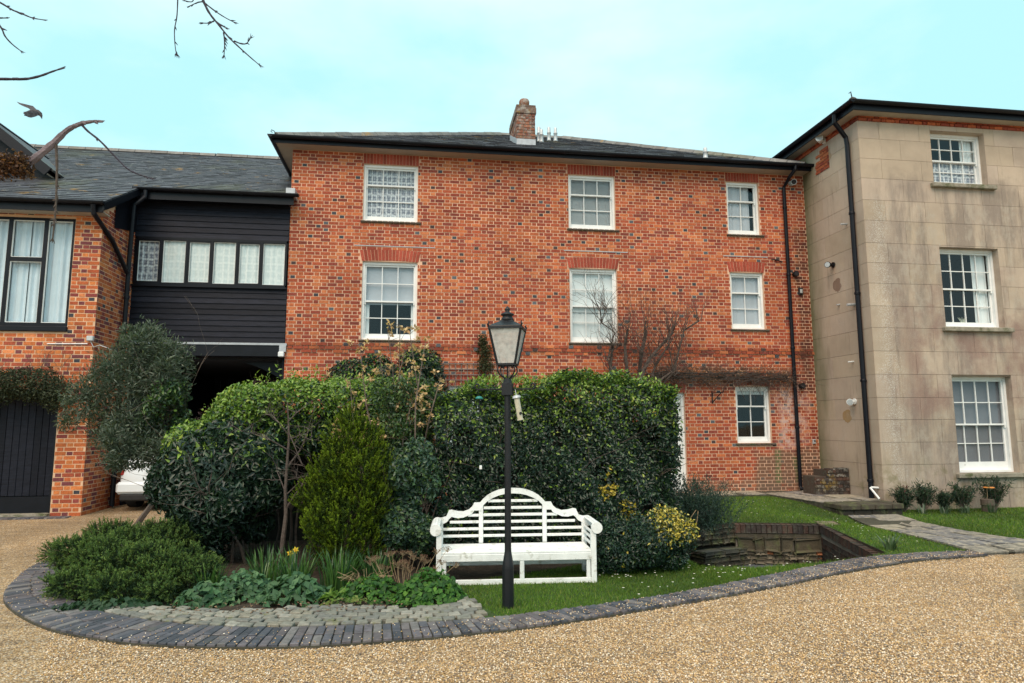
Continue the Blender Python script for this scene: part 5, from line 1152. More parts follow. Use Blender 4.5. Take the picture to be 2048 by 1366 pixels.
P = [(-x, t, b) for (x, t), (x2, b) in list(zip(topc, botc))[::-1]]+[(x, t, b) for (x, t), (x2, b) in zip(topc, botc)][1:]
mb = MB(); V = []
for x, t, b in P: V += [(x, yb_, b), (x, yb_, t), (x, yb_+0.035, b), (x, yb_+0.035, t)]
Fs = []
for i in range(len(P)-1):
    a = 4*i; Fs += [(a, a+4, a+5, a+1), (a+2, a+3, a+7, a+6), (a+1, a+5, a+7, a+3), (a, a+2, a+6, a+4)]
Fs += [(0, 1, 3, 2), (4*len(P)-4, 4*len(P)-2, 4*len(P)-1, 4*len(P)-3)]; mb.add(V, Fs); B(mb, 'top_rail')
for x in (-0.355, 0.355): bb('stile', x-0.024, x+0.024, yb_+0.002, yb_+0.033, 0.335, 0.76)
for x in (-0.80, 0.80): bb('back_leg', x-0.027, x+0.027, yb_-0.005, yb_+0.045, 0.0, 0.60)
for z, hw in ((0.40, 0.33), (0.475, 0.33), (0.55, 0.33), (0.625, 0.33), (0.70, 0.325), (0.775, 0.28)): bb('back_slat', -hw, hw, yb_+0.008, yb_+0.026, z, z+0.03)
for z, x1 in ((0.40, 0.775), (0.475, 0.775), (0.55, 0.70), (0.622, 0.50)):
    for s in (-1, 1): bb('back_slat', min(s*0.379, s*x1), max(s*0.379, s*x1), yb_+0.008, yb_+0.026, z, z+0.03)
for i in range(6):
    y0 = yf+0.012+i*0.082; bb('seat_slat', -0.79, 0.79, y0, y0+0.07, 0.318, 0.34, ch=0.005)
bb('front_rail', -0.775, 0.775, yf, yf+0.03, 0.245, 0.316)
for x in (-0.80, 0.80): bb('front_leg', x-0.028, x+0.028, yf-0.005, yf+0.05, 0.0, 0.545)
for x in (-0.745, 0.745): bb('leg_block', x-0.02, x+0.02, yf+0.004, yf+0.04, 0.03, 0.245)
bb('middle_leg', 0.03, 0.075, yf+0.003, yf+0.045, 0.06, 0.246)
bb('stretcher', -0.772, 0.772, yf+0.002, yf+0.03, 0.012, 0.065); bb('stretcher', -0.772, 0.772, yb_, yb_+0.03, 0.10, 0.15)
for x in (-0.80, 0.80): bb('side_rail', x-0.02, x+0.02, yf+0.051, yb_-0.006, 0.25, 0.31); bb('side_stretcher', x-0.016, x+0.016, yf+0.051, yb_-0.006, 0.06, 0.10)
for s in (-1, 1):
    cx, cz, r = s*0.835, 0.565, 0.058
    mb = MB(); n = 20
    mb.tube([(cx, yf-0.02, cz), (cx, yf+0.02, cz)], r, n); arm = B(mb, 'arm')
    mb = MB(); mb.tube([(cx, yb_-0.02, cz), (cx, yb_+0.012, cz)], r, n); mb.build('arm_end', M_BENCH, arm)
    for k in range(7):
        a = math.pi/2+s*(-0.35-k*0.5)+s*0.9; x = cx+math.cos(a)*(r-0.006); z = cz+math.sin(a)*(r-0.006)
        mb = MB(); mb.obox((x, (yf+yb_)/2, z), (math.sin(a), 0, -math.cos(a)), (0, 1, 0), (math.cos(a), 0, math.sin(a)), 0.0125, (yb_-yf)/2-0.02, 0.006); mb.build('arm_slat', M_BENCH, arm)
    for z in (0.37, 0.435, 0.495): mb = MB(); mb.cbox(s*0.80-0.011, s*0.80+0.011, yf+0.05, yb_-0.005, z, z+0.028, 0.004); mb.build('side_slat', M_BENCH, arm)

# ------------------------------------------------------------------ sunken well with retaining walls
bank = MB()
for i in range(len(WELL)):
    a, b = WELL[i], WELL[(i+1) % len(WELL)]
    bank.add([(a[0], a[1], gh(*a)-0.002), (b[0], b[1], gh(*b)-0.002), (b[0], b[1], WFLOOR-0.01), (a[0], a[1], WFLOOR-0.01)], [(0, 1, 2, 3)])
tag(bank.build('bank', M_SOIL), kind='structure')
rw = thing('retaining_wall', 'low mossy stone and brick wall round the sunken hollow in the lawn', 'wall', (5.8, 10.3, WFLOOR))
def vframe(a, b, off=0.0):
    a = Vector((a[0], a[1], 0)); b = Vector((b[0], b[1], 0)); u = (b-a).normalized(); n = Vector((u.y, -u.x, 0)); return Frame(a+n*off, u, n), (b-a).length
f1, L1 = vframe((5.15, 10.50), (6.50, 10.18), 0.02)
mb = MB(); f1.box(mb, 0, L1, WFLOOR, -0.03, -0.2, 0.10); mb.build('wall_core', M_MORTAR_D, rw)
rg = random.Random(17)
def piece(fr_, a, b, z0, z1, d0, d1, col, nm, m, jit=0.0, ch=0.006):
    mb = MB(); bm = bmesh.new(); bmesh.ops.create_cube(bm, size=1)
    for v in bm.verts:
        u = (a+b)/2+v.co.x*(b-a)+rg.uniform(-jit, jit); z = (z0+z1)/2+v.co.z*(z1-z0)+rg.uniform(-jit, jit)*0.7; d = (d0+d1)/2+v.co.y*(d1-d0)+rg.uniform(-jit, jit)*0.6
        v.co = fr_.p(u, z, d)
    bmesh.ops.bevel(bm, geom=bm.edges[:], offset=min(ch, (z1-z0)/3, (b-a)/3), segments=1, affect='EDGES')
    bm.verts.index_update(); mb.add([v.co[:] for v in bm.verts], [[v.index for v in f.verts] for f in bm.faces], col); bm.free(); mb.build(nm, m, rw)
OLD = [(0.06, 0.036, 0.03), (0.042, 0.034, 0.032), (0.08, 0.045, 0.035), (0.036, 0.031, 0.03), (0.055, 0.044, 0.04)]
n = 17
for i in range(n): piece(f1, i*L1/n+0.004, (i+1)*L1/n-0.005, -0.125, 0.0+rg.uniform(-.006, .004), -0.1, 0.125, OLD[rg.randrange(5)], 'coping_brick', M_BRICK_OLD, 0.003)
u = 0
for w in (0.5, 0.42, 0.43): piece(f1, u+0.004, u+w-0.004, -0.20, -0.135, -0.05, 0.115, (0.22, 0.21, 0.19), 'stone_course', M_STONE, 0.004); u += w
u = 0.02
for w, c in ((0.27, 0.85), (0.14, 0.75), (0.26, 0.95), (0.2, 0.8), (0.44, 0.9)): piece(f1, u+0.006, u+w-0.006, -0.405, -0.215, -0.05, 0.125+rg.uniform(-.02, .015), (c*0.30, c*0.285, c*0.235), 'stone', M_STONE, 0.028, 0.03); u += w
for zr, h in ((-0.46, 0.05), (-0.53, 0.06), (-0.6, 0.065)):
    u = 0
    while u < L1-0.03:
        w = rg.uniform(0.06, 0.16); c = rg.uniform(0.12, 0.7)
        col = (c, c*0.97, c*0.9) if rg.random() > 0.08 else (1.1, 0.5, 0.3)
        piece(f1, u+0.004, min(L1, u+w)-0.004, zr, zr+h, -0.05, 0.13+rg.uniform(-.03, .03), col, 'flint', M_STONE, 0.010, 0.026); u += w
f2, L2 = vframe((6.52, 10.14), (5.87, 7.9), 0.02)
mb = MB(); V = [f2.p(0, WFLOOR, 0.05), f2.p(L2, WFLOOR, 0.05), f2.p(L2, -0.12, 0.05), f2.p(0, -0.04, 0.05)]; V += [v-f2.n*0.25 for v in V]; mb.add(V, [(0, 1, 2, 3), (7, 6, 5, 4), (3, 2, 6, 7), (1, 5, 6, 2), (0, 3, 7, 4)]); mb.build('wall_core', M_MORTAR_D, rw)
n = 30
for i in range(n):
    zt = gh(*(f2.p((i+0.5)*L2/n, 0)[:2]))+0.0-0.05*(i/n)
    piece(f2, i*L2/n+0.004, (i+1)*L2/n-0.005, zt-0.11, zt+rg.uniform(-.005, .004), -0.14, 0.075, OLD[rg.randrange(5)], 'coping_brick', M_BRICK_OLD, 0.003)
for r in range(5):
    u = -0.1*(r % 2)
    while u < L2:
        a, b = max(0, u), min(L2, u+0.215)
        if b-a > 0.04: piece(f2, a, b-0.006, -0.255-r*0.075, -0.19-r*0.075, 0.0, 0.062+rg.uniform(-.004, .004), OLD[rg.randrange(5)], 'brick', M_BRICK_OLD, 0.002)
        u += 0.225
piece(f1, L1-0.03, L1+0.26, -0.04, 0.018, -0.22, 0.1, (0.6, 0.57, 0.48), 'corner_stone', M_STONE, 0.012, 0.012)
f3, L3 = vframe((4.35, 10.15), (5.12, 10.42), 0.0)
for k, (u, w) in enumerate(((0, 0.4), (0.41, 0.4))): piece(f3, u, u+w, -0.40, -0.35, -0.1, 0.2, (0.22, 0.235, 0.245), 'ledge_slab', M_STONE, 0.008)
for zr in (-0.60, -0.52, -0.44, -0.28, -0.2, -0.12):
    u = 0
    while u < L3: 
        w = rg.uniform(0.07, 0.2); c = rg.uniform(0.08, 0.4); piece(f3, u, u+w-0.006, zr, zr+0.07, -0.1, (0.17 if zr < -0.4 else 0.0)+rg.uniform(-.02, .02), (c, c, c*0.92), 'flint', M_STONE, 0.008, 0.018); u += w

# dwarf brick wall in the corner by the downpipe
dw = thing('dwarf_wall', 'stub of old dark brick wall with yellow lichen in the corner of the stone house', 'wall', (9.1, 13.65, 0.05))
fdw = Frame((8.62, 13.62, 0), (1, 0, 0), (0, -1, 0))
mb = MB(); mb.box(8.9, 9.455, 13.632, 14.1, 0.0, 0.60); mb.box(8.63, 8.9, 13.634, 14.1, 0.0, 0.46); mb.c = [(0.075, 0.055, 0.045)]*len(mb.f); mb.build('wall_core', M_BRICK_OLD, dw)
M_BRICK_Y = brick_mat('lichened_brick', [((0.42, 0.27, 0.04), (8.5, 9.2, 0.1, 0.6), 0.9, 5, 0.5, 0.58), ((0.3, 0.3, 0.27), (8, 10, 0, 1), 0.6, 12, 0.52, 0.6)])
for i, b in enumerate(flemish(0, 0.83, 0.06, 0.535, [(-1, 0.28, 0.44, 2)], 0.078, 71)):
    mb = MB(); fdw.brick(mb, b[0], b[1], b[2], b[3], -0.015, 0.004, OLD[rg.randrange(5)]); mb.build('brick', M_BRICK_Y, dw)
for i in range(7): mb = MB(); fdw.box(mb, 0.29+i*0.077, 0.29+i*0.077+0.067, 0.54, 0.63+rg.uniform(-.01, .01), -0.22, 0.008, OLD[rg.randrange(5)]); mb.build('coping_brick', M_BRICK_Y, dw)

# trellis on the brick wall
tr_ = thing('trellis', 'grey wooden square trellis fixed to the brick wall above the hedge', 'trellis', (1.1, HY-0.05, 2.5))
M_TREL = mat('weathered_wood', (0.20, 0.155, 0.14), 0.9, 0.3, 12, 0.4, 50)
for z in (2.60, 2.72, 2.84, 2.97): mb = MB(); mb.box(0.45, 2.1, HY-0.045, HY-0.03, z, z+0.022); mb.build('rail', M_TREL, tr_)
for x in np.arange(0.5, 2.1, 0.135): mb = MB(); mb.box(x, x+0.02, HY-0.029, HY-0.014, 2.25, 3.0); mb.build('batten', M_TREL, tr_)

# ------------------------------------------------------------------ car in the passage
car = thing('parked_car', 'white car parked in the passage, its tail showing behind the bushes', 'car', (-4.85, 15.8, 0), 0, local=True)
M_CAR = mat('white_car_paint', (0.72, 0.76, 0.80), 0.22, 0.02, 2, 0, 10, spec=0.6)
M_RED = mat('red_lens', (0.30, 0.012, 0.012), 0.2, 0.1, 20, 0)
M_TYRE = mat('tyre_rubber', (0.02, 0.02, 0.021), 0.8, 0.2, 10, 0)
def loft(mb, secs):
    n = len(secs[0]); V = [p for s in secs for p in s]; m = len(secs)
    mb.add(V, [(i*n+k, i*n+(k+1) % n, (i+1)*n+(k+1) % n, (i+1)*n+k) for i in range(m-1) for k in range(n)]+[tuple(range(n-1, -1, -1)), tuple((m-1)*n+k for k in range(n))])
def sec(y, hw, zb, zt, ed=0.06):
    return [(-hw+0.06, y, zb), (hw-0.06, y, zb), (hw, y, zb+0.1), (hw+0.012, y, (zb+zt)/2), (hw-0.02, y, zt-ed), (hw-0.10, y, zt), (-hw+0.10, y, zt), (-hw+0.02, y, zt-ed), (-hw-0.012, y, (zb+zt)/2), (-hw, y, zb+0.1)]
mb = MB(); loft(mb, [sec(-2.12, 0.72, 0.34, 0.86), sec(-2.06, 0.80, 0.30, 0.95), sec(-1.85, 0.87, 0.26, 1.0), sec(-1.2, 0.885, 0.22, 0.99), sec(0.6, 0.885, 0.22, 0.93), sec(1.5, 0.87, 0.22, 0.86), sec(2.0, 0.80, 0.24, 0.72), sec(2.15, 0.66, 0.3, 0.6)]); body = mb.build('body', M_CAR, car, True)
mb = MB(); loft(mb, [sec(-1.55, 0.74, 0.9, 1.0, 0.03), sec(-1.0, 0.70, 0.9, 1.34, 0.08), sec(-0.3, 0.66, 0.88, 1.42, 0.08), sec(0.4, 0.68, 0.88, 1.34, 0.08), sec(1.1, 0.76, 0.85, 0.92, 0.03)]); mb.build('cabin', M_CAR, car, True)
mb = MB(); mb.add([(-0.6, -1.53, 1.02), (0.6, -1.53, 1.02), (0.56, -1.06, 1.30), (-0.56, -1.06, 1.30)], [(0, 1, 2, 3)]); mb.build('rear_window', M_BLACK, car)
for s in (-1, 1):
    mb = MB(); mb.cbox(s*0.74-0.07, s*0.74+0.07, -2.10, -1.96, 0.68, 0.78, 0.02); mb.build('tail_light', M_RED, car)
    mb = MB(); mb.cbox(s*0.6-0.12, s*0.6+0.12, -2.15, -2.06, 0.37, 0.41, 0.008); mb.build('reflector', M_RED, car)
    for y in (-1.3, 1.35):
        mb = MB(); mb.tube([(s*0.72, y, 0.31), (s*0.9, y, 0.31)], 0.31, 20); wh = mb.build('wheel', M_TYRE, car); mb = MB(); mb.tube([(s*0.88, y, 0.31), (s*0.908, y, 0.31)], 0.19, 14); mb.build('rim', M_ZINC, wh)
mb = MB(); mb.cbox(-0.86, 0.86, -2.17, -1.95, 0.33, 0.56, 0.05); mb.build('bumper', M_CAR, car)
mb = MB(); mb.cbox(-0.78, 0.78, -2.165, -1.95, 0.20, 0.335, 0.03); mb.build('diffuser', M_TYRE, car)
mb = MB(); mb.cbox(-0.4, 0.4, -2.125, -2.06, 0.63, 0.79, 0.03); mb.build('plate_recess', M_CAR, car)

# ------------------------------------------------------------------ bird in flight
bp = onY(66, 224, 5.0); bird = thing('flying_bird', 'small dark bird in flight above the roof ridge', 'bird', bp, local=False)
def pt(px, py, dy=0.0): return Vector(onY(px, py, 5.0+dy))
mb = MB()
mb.tube([pt(50, 229, 0.02), pt(56, 226), pt(63, 225), pt(70, 224), pt(76, 225), pt(80, 228), pt(82, 231), pt(84, 238)], [0.004, 0.014, 0.021, 0.023, 0.019, 0.016, 0.010, 0.001], 10)
def vane(pts, th=0.003):
    V = [Vector(p) for p in pts]; k = len(V); mb.add(V+[v+Vector((0, th, 0)) for v in V], [tuple(range(k)), tuple(range(2*k-1, k-1, -1))]+[(i, (i+1) % k, (i+1) % k+k, i+k) for i in range(k)])
vane([pt(76, 222), pt(66, 212, 0.02), pt(58, 210, 0.05), pt(50, 208, 0.07), pt(41, 206, 0.1), pt(33, 203, 0.12), pt(38, 208, 0.1), pt(46, 212, 0.07), pt(56, 216, 0.04), pt(64, 222)])
vane([pt(76, 224, -0.02), pt(66, 221, -0.05), pt(58, 221, -0.07), pt(52, 223, -0.09), pt(46, 224, -0.1), pt(48, 226, -0.1), pt(46, 227, -0.1), pt(49, 229, -0.1), pt(48, 231, -0.1), pt(52, 232, -0.09), pt(56, 234, -0.08), pt(62, 235, -0.06), pt(70, 233, -0.04), pt(77, 230, -0.02)])
M_BIRD = mat('bird_plumage', (0.075, 0.07, 0.08), 0.8, 0.6, 60, 0.2, 80)
mb.build('body', M_BIRD, bird)
# ------------------------------------------------------------------ foliage helpers
def leaf_cloud(name, P, Nn, L, Wd, cols, parent, m, rs, out=0.35, fold=0.25, up=0.0, T=None):
    """one two-sided folded leaf per point; P base points, Nn outward directions, cols (n,3)"""
    n = len(P); P = np.asarray(P, float); Nn = np.asarray(Nn, float)
    L = np.broadcast_to(L, (n,))*rs.uniform(0.65, 1.25, n); Wd = np.broadcast_to(Wd, (n,))*rs.uniform(0.75, 1.2, n)
    if T is None:
        T = rs.normal(size=(n, 3)); T = T-(T*Nn).sum(1, keepdims=True)*Nn*(1-0.0); T /= np.linalg.norm(T, axis=1, keepdims=True)+1e-9
        T = T+Nn*out+np.array([0, 0, up])
    T = T/(np.linalg.norm(T, axis=1, keepdims=True)+1e-9)
    Sd = np.cross(T, Nn+rs.normal(size=(n, 3))*0.45); Sd /= np.linalg.norm(Sd, axis=1, keepdims=True)+1e-9
    Up = np.cross(Sd, T)
    l, w = L[:, None], Wd[:, None]
    b = P; tip = P+T*l-Up*l*0.12; a = P+T*l*0.45+Sd*w*0.5+Up*w*fold; c = P+T*l*0.45-Sd*w*0.5+Up*w*fold
    V = np.stack([b, a, tip, c], 1).reshape(-1, 3)
    k = 4*np.arange(n)[:, None, None]; Fv = (np.array([[0, 1, 2], [0, 2, 3]])[None]+k).reshape(-1, 3)
    ctr = P.mean(0); me = raw_mesh(name, V-ctr, Fv, 3, np.repeat(np.clip(cols, 0.003, 0.9), 2, 0), m)
    o = put(name, me, parent, ctr)
    if name in ('new_shoots', 'flower_heads', 'moss', 'seed_heads'): o['kind'] = 'stuff'
    return o
def colmix(rs, n, pal, wts, jit=0.2):
    pal = np.array(pal); i = rs.choice(len(pal), n, p=np.array(wts)/sum(wts)); return pal[i]*rs.uniform(1-jit, 1+jit, (n, 1))
def blob_pts(blobs, n, rs, shell=0.2, rough=0.12, front=True):
    B_ = np.array(blobs, float); C_, R_ = B_[:, :3], B_[:, 3:6]
    wt = (R_[:, 0]*R_[:, 2]+R_[:, 1]*R_[:, 2]+R_[:, 0]*R_[:, 1]); k = rs.choice(len(B_), int(n*2.2), p=wt/wt.sum())
    d = rs.normal(size=(len(k), 3)); d /= np.linalg.norm(d, axis=1, keepdims=True)
    if front:      # the far side of a bush is thinner
        flip = (d[:, 1] > 0.35) & (rs.rand(len(k)) < 0.7); d[flip, 1] *= -1
    r = 1-np.abs(rs.normal(size=len(k)))*shell+rs.normal(size=len(k))*rough*0.5
    P = C_[k]+d*R_[k]*r[:, None]
    keep = np.ones(len(k), bool)
    for j in range(len(B_)):
        q = (((P-C_[j])/R_[j])**2).sum(1); keep &= (q > 0.55) | (k == j)
    P, d, k = P[keep][:n], d[keep][:n], k[keep][:n]
    Nn = d/R_[k]; Nn /= np.linalg.norm(Nn, axis=1, keepdims=True); return P, Nn, k
def scatter_blobs(c, r, n, rs, br=0.35, zmin=None):
    """small blobs over a big ellipsoid: gives a lumpy outline"""
    out = []
    for i in range(n):
        d = rs.normal(size=3); d /= np.linalg.norm(d); s = br*rs.uniform(0.7, 1.3)
        p = np.array(c)+d*np.array(r)*(1-s*0.5)*rs.uniform(0.75, 1.02)
        out.append([*p, r[0]*s, r[1]*s, r[2]*s])
    out.append([*c, *(np.array(r)*0.72)]); return out
def twig_tree(mb, p, d, L, r, depth, rs, spread=0.5, seg=4, kids=(2, 3), grav=0.0, up=0.0, minr=0.0016, col=(1, 1, 1)):
    pts = [Vector(p)]; d = Vector(d).normalized(); rr = [r]
    for i in range(seg):
        d = (d+Vector(rs.normal(size=3))*0.16+Vector((0, 0, up-grav))*0.25).normalized(); pts.append(pts[-1]+d*(L/seg)); rr.append(max(minr, r*(1-0.55*(i+1)/seg)))
    mb.tube(pts, rr, 5 if r > 0.012 else 3, col, cap=False)
    if depth <= 0: return
    for k in range(rs.randint(kids[0], kids[1]+1)):
        i = rs.randint(max(1, seg//2), seg+1); nd = (d+Vector(rs.normal(size=3))*spread).normalized()
        twig_tree(mb, pts[i], nd, L*rs.uniform(0.5, 0.85), rr[i]*0.75, depth-1, rs, spread, seg, kids, grav, up, minr, col)
def plant(name, label, cat, base, group=None): return thing(name, label, cat, base, group=group)
DK = [(0.014, 0.036, 0.023), (0.020, 0.050, 0.028), (0.009, 0.024, 0.018), (0.034, 0.078, 0.030)]
LG = [(0.14, 0.245, 0.030), (0.20, 0.315, 0.042), (0.085, 0.17, 0.028), (0.28, 0.36, 0.055)]

# ------------------------------------------------------------------ clipped hedge behind the bench
rs = np.random.RandomState(10)
hr = plant('hedge', 'tall clipped dark green hedge directly behind the white bench', 'hedge', (1.7, 8.6, 0))
HXa, HXb, HYa, HYb, HZ = 0.2, 3.29, 8.02, 9.2, 2.16
n = 62000; P = np.zeros((n, 3)); Nn = np.zeros((n, 3)); face = rs.choice(4, n, p=[0.62, 0.16, 0.18, 0.04])
u, v = rs.rand(n), rs.rand(n)**0.85
f = face == 0; P[f] = np.c_[HXa+(HXb-HXa)*u[f], np.full(f.sum(), HYa), HZ*v[f]]; Nn[f] = (0, -1, 0.1)
f = face == 1; P[f] = np.c_[HXa+(HXb-HXa)*u[f], HYa+(HYb-HYa)*rs.rand(f.sum())**1.6, np.full(f.sum(), HZ)]; Nn[f] = (0, -0.2, 1)
f = face == 2; P[f] = np.c_[np.full(f.sum(), HXb), HYa+(HYb-HYa)*u[f], HZ*v[f]]; Nn[f] = (1, 0, 0.1)
f = face == 3; P[f] = np.c_[np.full(f.sum(), HXa), HYa+(HYb-HYa)*u[f], HZ*v[f]]; Nn[f] = (-1, 0, 0.1)
bulge = 0.075*np.sin(P[:, 0]*3.1+1)+0.06*np.sin(P[:, 2]*4.3+P[:, 0]*2)+0.05*np.sin(P[:, 0]*7.7+P[:, 2]*6.1)+0.03*np.sin(P[:, 0]*17+P[:, 2]*13)
low = np.clip((0.9-P[:, 2])/0.9, 0, 1)
depth = np.abs(rs.normal(size=n))*0.085
P += Nn*(bulge-depth)[:, None]
topc_ = np.clip((P[:, 2]-1.75)/0.45, 0, 1); P[:, 1] += 0.22*topc_**3*(face == 0)
P[:, 0] -= np.where(face == 2, 0.12*np.clip((P[:, 2]-1.7)/0.5, 0, 1)**2, 0)
P += rs.normal(size=(n, 3))*0.02
P[:, 2] *= 1-0.16*np.clip((0.8-P[:, 0])/0.6, 0, 1)**1.5-0.055*np.clip((P[:, 0]-2.8)/0.5, 0, 1)**2+0.02*np.sin(P[:, 0]*4.1)+0.012*np.sin(P[:, 0]*9.7+1)
hole = (np.sin(P[:, 0]*5.3+2)*np.sin(P[:, 2]*6.7+1) > 0.62) & (rs.rand(n) < 0.75) & (P[:, 2] < 1.7); P, Nn, topc_ = P[~hole], Nn[~hole], topc_[~hole]; n = len(P)
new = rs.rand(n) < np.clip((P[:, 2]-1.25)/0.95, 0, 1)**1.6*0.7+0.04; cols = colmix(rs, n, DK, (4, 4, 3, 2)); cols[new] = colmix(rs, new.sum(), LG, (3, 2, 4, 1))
yl = ((np.hypot(P[:, 0]-2.30, P[:, 2]-0.86) < 0.12) | (np.hypot(P[:, 0]-2.55, P[:, 2]-0.62) < 0.10) | (np.hypot(P[:, 0]-2.62, P[:, 2]-0.5) < 0.13) | (np.hypot(P[:, 0]-2.33, P[:, 2]-1.05) < 0.06) | (np.hypot(P[:, 0]-2.9, P[:, 2]-1.75) < 0.03) | (np.hypot(P[:, 0]-3.25, P[:, 2]-1.55) < 0.045)) & (P[:, 1] < 8.0) & (rs.rand(n) < 0.6)
cols[yl] = colmix(rs, yl.sum(), [(0.48, 0.37, 0.03), (0.40, 0.32, 0.05)], (1, 1))
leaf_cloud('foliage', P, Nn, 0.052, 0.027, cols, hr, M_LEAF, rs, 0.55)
nt_ = 1500; Pt = np.c_[rs.uniform(HXa, HXb-0.1, nt_), rs.uniform(HYa+0.1, HYb-0.5, nt_), HZ+rs.uniform(-0.02, 0.12, nt_)*rs.rand(nt_)]; Pt[:, 2] *= 1-0.16*np.clip((0.8-Pt[:, 0])/0.6, 0, 1)**1.5-0.055*np.clip((Pt[:, 0]-2.8)/0.5, 0, 1)**2
leaf_cloud('new_shoots', Pt, np.tile((0, -0.3, 1.0), (nt_, 1)), 0.05, 0.024, colmix(rs, nt_, LG, (3, 3, 2, 2)), hr, M_LEAF, rs, 1.2)
mb = MB()
for i in range(26):
    x = rs.uniform(HXa+0.2, HXb-0.2); twig_tree(mb, (x, rs.uniform(8.5, 9.0), 0), (0, 0, 1), 1.3, 0.02, 2, rs, 0.35, 4)
mb.build('stem', M_BARK, hr)
mb = MB(); mb.box(HXa+0.25, HXb-0.28, HYa+0.3, HYb-0.2, 0.0, HZ-0.52); mb.box(HXa+0.6, HXb-0.55, HYa+0.34, HYb-0.24, HZ-0.52, HZ-0.24); mb.build('shaded_core', mat('core_shade', (0.016, 0.016, 0.012), 0.95, 0.5, 10, 0.8, 20), hr)  # added near-black block, its colour stands for shade inside the hedge

# ------------------------------------------------------------------ arching hedge over the left bed
hl = plant('hedge', 'broad arching hedge with bright lime new leaves above bare dark stems', 'hedge', (-1.3, 9.2, 0))
blobs = []
for x in np.arange(-2.85, 0.0, 0.22):
    top = 2.22-0.62*max(0, (-1.75-x)/1.1)**1.6-0.0*x
    for k in range(3): blobs.append([x+rs.uniform(-.1, .1), 9.05+k*0.3+rs.uniform(-.1, .1), top-0.26+rs.uniform(-.08, .06), 0.34, 0.34, 0.30])
    blobs.append([x, 9.1, top-0.62+rs.uniform(-.15, .1), 0.3, 0.3, 0.30])
P, Nn, k = blob_pts(blobs, 40000, rs, 0.22)
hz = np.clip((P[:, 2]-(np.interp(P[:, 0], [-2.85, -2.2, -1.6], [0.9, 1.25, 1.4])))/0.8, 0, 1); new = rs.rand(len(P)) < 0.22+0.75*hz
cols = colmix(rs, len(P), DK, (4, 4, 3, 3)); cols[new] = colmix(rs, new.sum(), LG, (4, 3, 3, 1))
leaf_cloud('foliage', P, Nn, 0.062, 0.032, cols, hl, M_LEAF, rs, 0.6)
Pt = np.array([[rs.uniform(-2.8, -0.05), 9.0+rs.uniform(-.1, .3), 0] for _ in range(60)]); Ps = []; Ns = []
for q in Pt:
    q[2] = 2.2-0.62*max(0, (-1.75-q[0])/1.1)**1.6; hgt = rs.uniform(0.08, 0.28)
    for j in range(8): Ps.append(q+np.array([rs.normal()*0.02, rs.normal()*0.02, hgt*j/8])); Ns.append((rs.normal()*0.6, rs.normal()*0.6-0.2, 0.8))
leaf_cloud('new_shoots', np.array(Ps), np.array(Ns)/np.linalg.norm(Ns, axis=1, keepdims=True), 0.055, 0.025, colmix(rs, len(Ps), LG, (3, 3, 2, 2)), hl, M_LEAF, rs, 0.9)
for i in range(26):
    mb = MB(); x = rs.uniform(-2.2, 0.1); twig_tree(mb, (x, rs.uniform(9.0, 9.8), 0), (rs.normal()*0.15, -0.05, 1), 1.0, rs.uniform(0.012, 0.026), 2, rs, 0.3, 4, up=0.3); mb.build('stem', M_BARK, hl)
mb = MB(); mb.box(-2.7, 0.2, 9.95, 10.4, 0, 1.75); mb.build('shaded_core', bpy.data.materials['core_shade'], hl)  # added dark block behind the stems, coloured as deep shade

# ------------------------------------------------------------------ dark bay bush, olive tree, conifer, juniper
def bush(name, label, blobs, n, leafL, leafW, pal, wts, m=M_LEAF, parent_loc=None, shell=0.2, out=0.5, stems=6, topnew=0.0, r0=0.02, cat='shrub', up=0.0, core=True):
    c = np.array(blobs)[:, :3].mean(0); t = plant(name, label, cat, parent_loc or (c[0], c[1], 0))
    P, Nn, k = blob_pts(blobs, n, rs, shell); cols = colmix(rs, len(P), pal, wts)
    if topnew:
        zz = np.percentile(P[:, 2], 75); new = (P[:, 2] > zz) & (rs.rand(len(P)) < topnew); cols[new] = colmix(rs, new.sum(), LG, (3, 2, 4, 1))
    leaf_cloud('foliage', P, Nn, leafL, leafW, cols, t, m, rs, out, up=up)
    hh = P[:, 2].max()
    for i in range(stems):
        mb = MB(); b = Vector((t.location.x+rs.normal()*0.12, t.location.y+rs.normal()*0.08, 0)); twig_tree(mb, b, (rs.normal()*0.3, rs.normal()*0.2, 1), hh*0.55, r0, 2, rs, 0.4, 4); mb.build('stem', M_BARK, t)
    return t
bb_ = scatter_blobs((-2.42, 8.5, 0.80), (0.78, 0.6, 0.80), 24, rs, 0.34); bb_ += scatter_blobs((-1.98, 8.6, 1.05), (0.36, 0.4, 0.5), 8, rs, 0.36)
bush('bay_bush', 'large dark bay bush between the juniper and the small bare tree', bb_, 21000, 0.095, 0.038, [(0.016, 0.038, 0.022), (0.024, 0.055, 0.03), (0.010, 0.026, 0.02), (0.034, 0.075, 0.028)], (4, 4, 3, 1), shell=0.28, topnew=0.12)
ob = scatter_blobs((-4.3, 10.6, 2.15), (0.85, 0.6, 0.95), 16, rs, 0.3)[:-1]+scatter_blobs((-4.05, 10.5, 2.75), (0.42, 0.4, 0.48), 9, rs, 0.4)+scatter_blobs((-3.75, 10.4, 2.45), (0.4, 0.4, 0.5), 8, rs, 0.4)+scatter_blobs((-4.85, 10.6, 1.95), (0.5, 0.45, 0.45), 7, rs, 0.24)[:-1]+scatter_blobs((-4.0, 10.2, 1.3), (0.65, 0.5, 0.5), 10, rs, 0.35)
ol = plant('olive_tree', 'loose grey-green olive tree in front of the brick corner', 'tree', (-4.2, 10.6, 0))
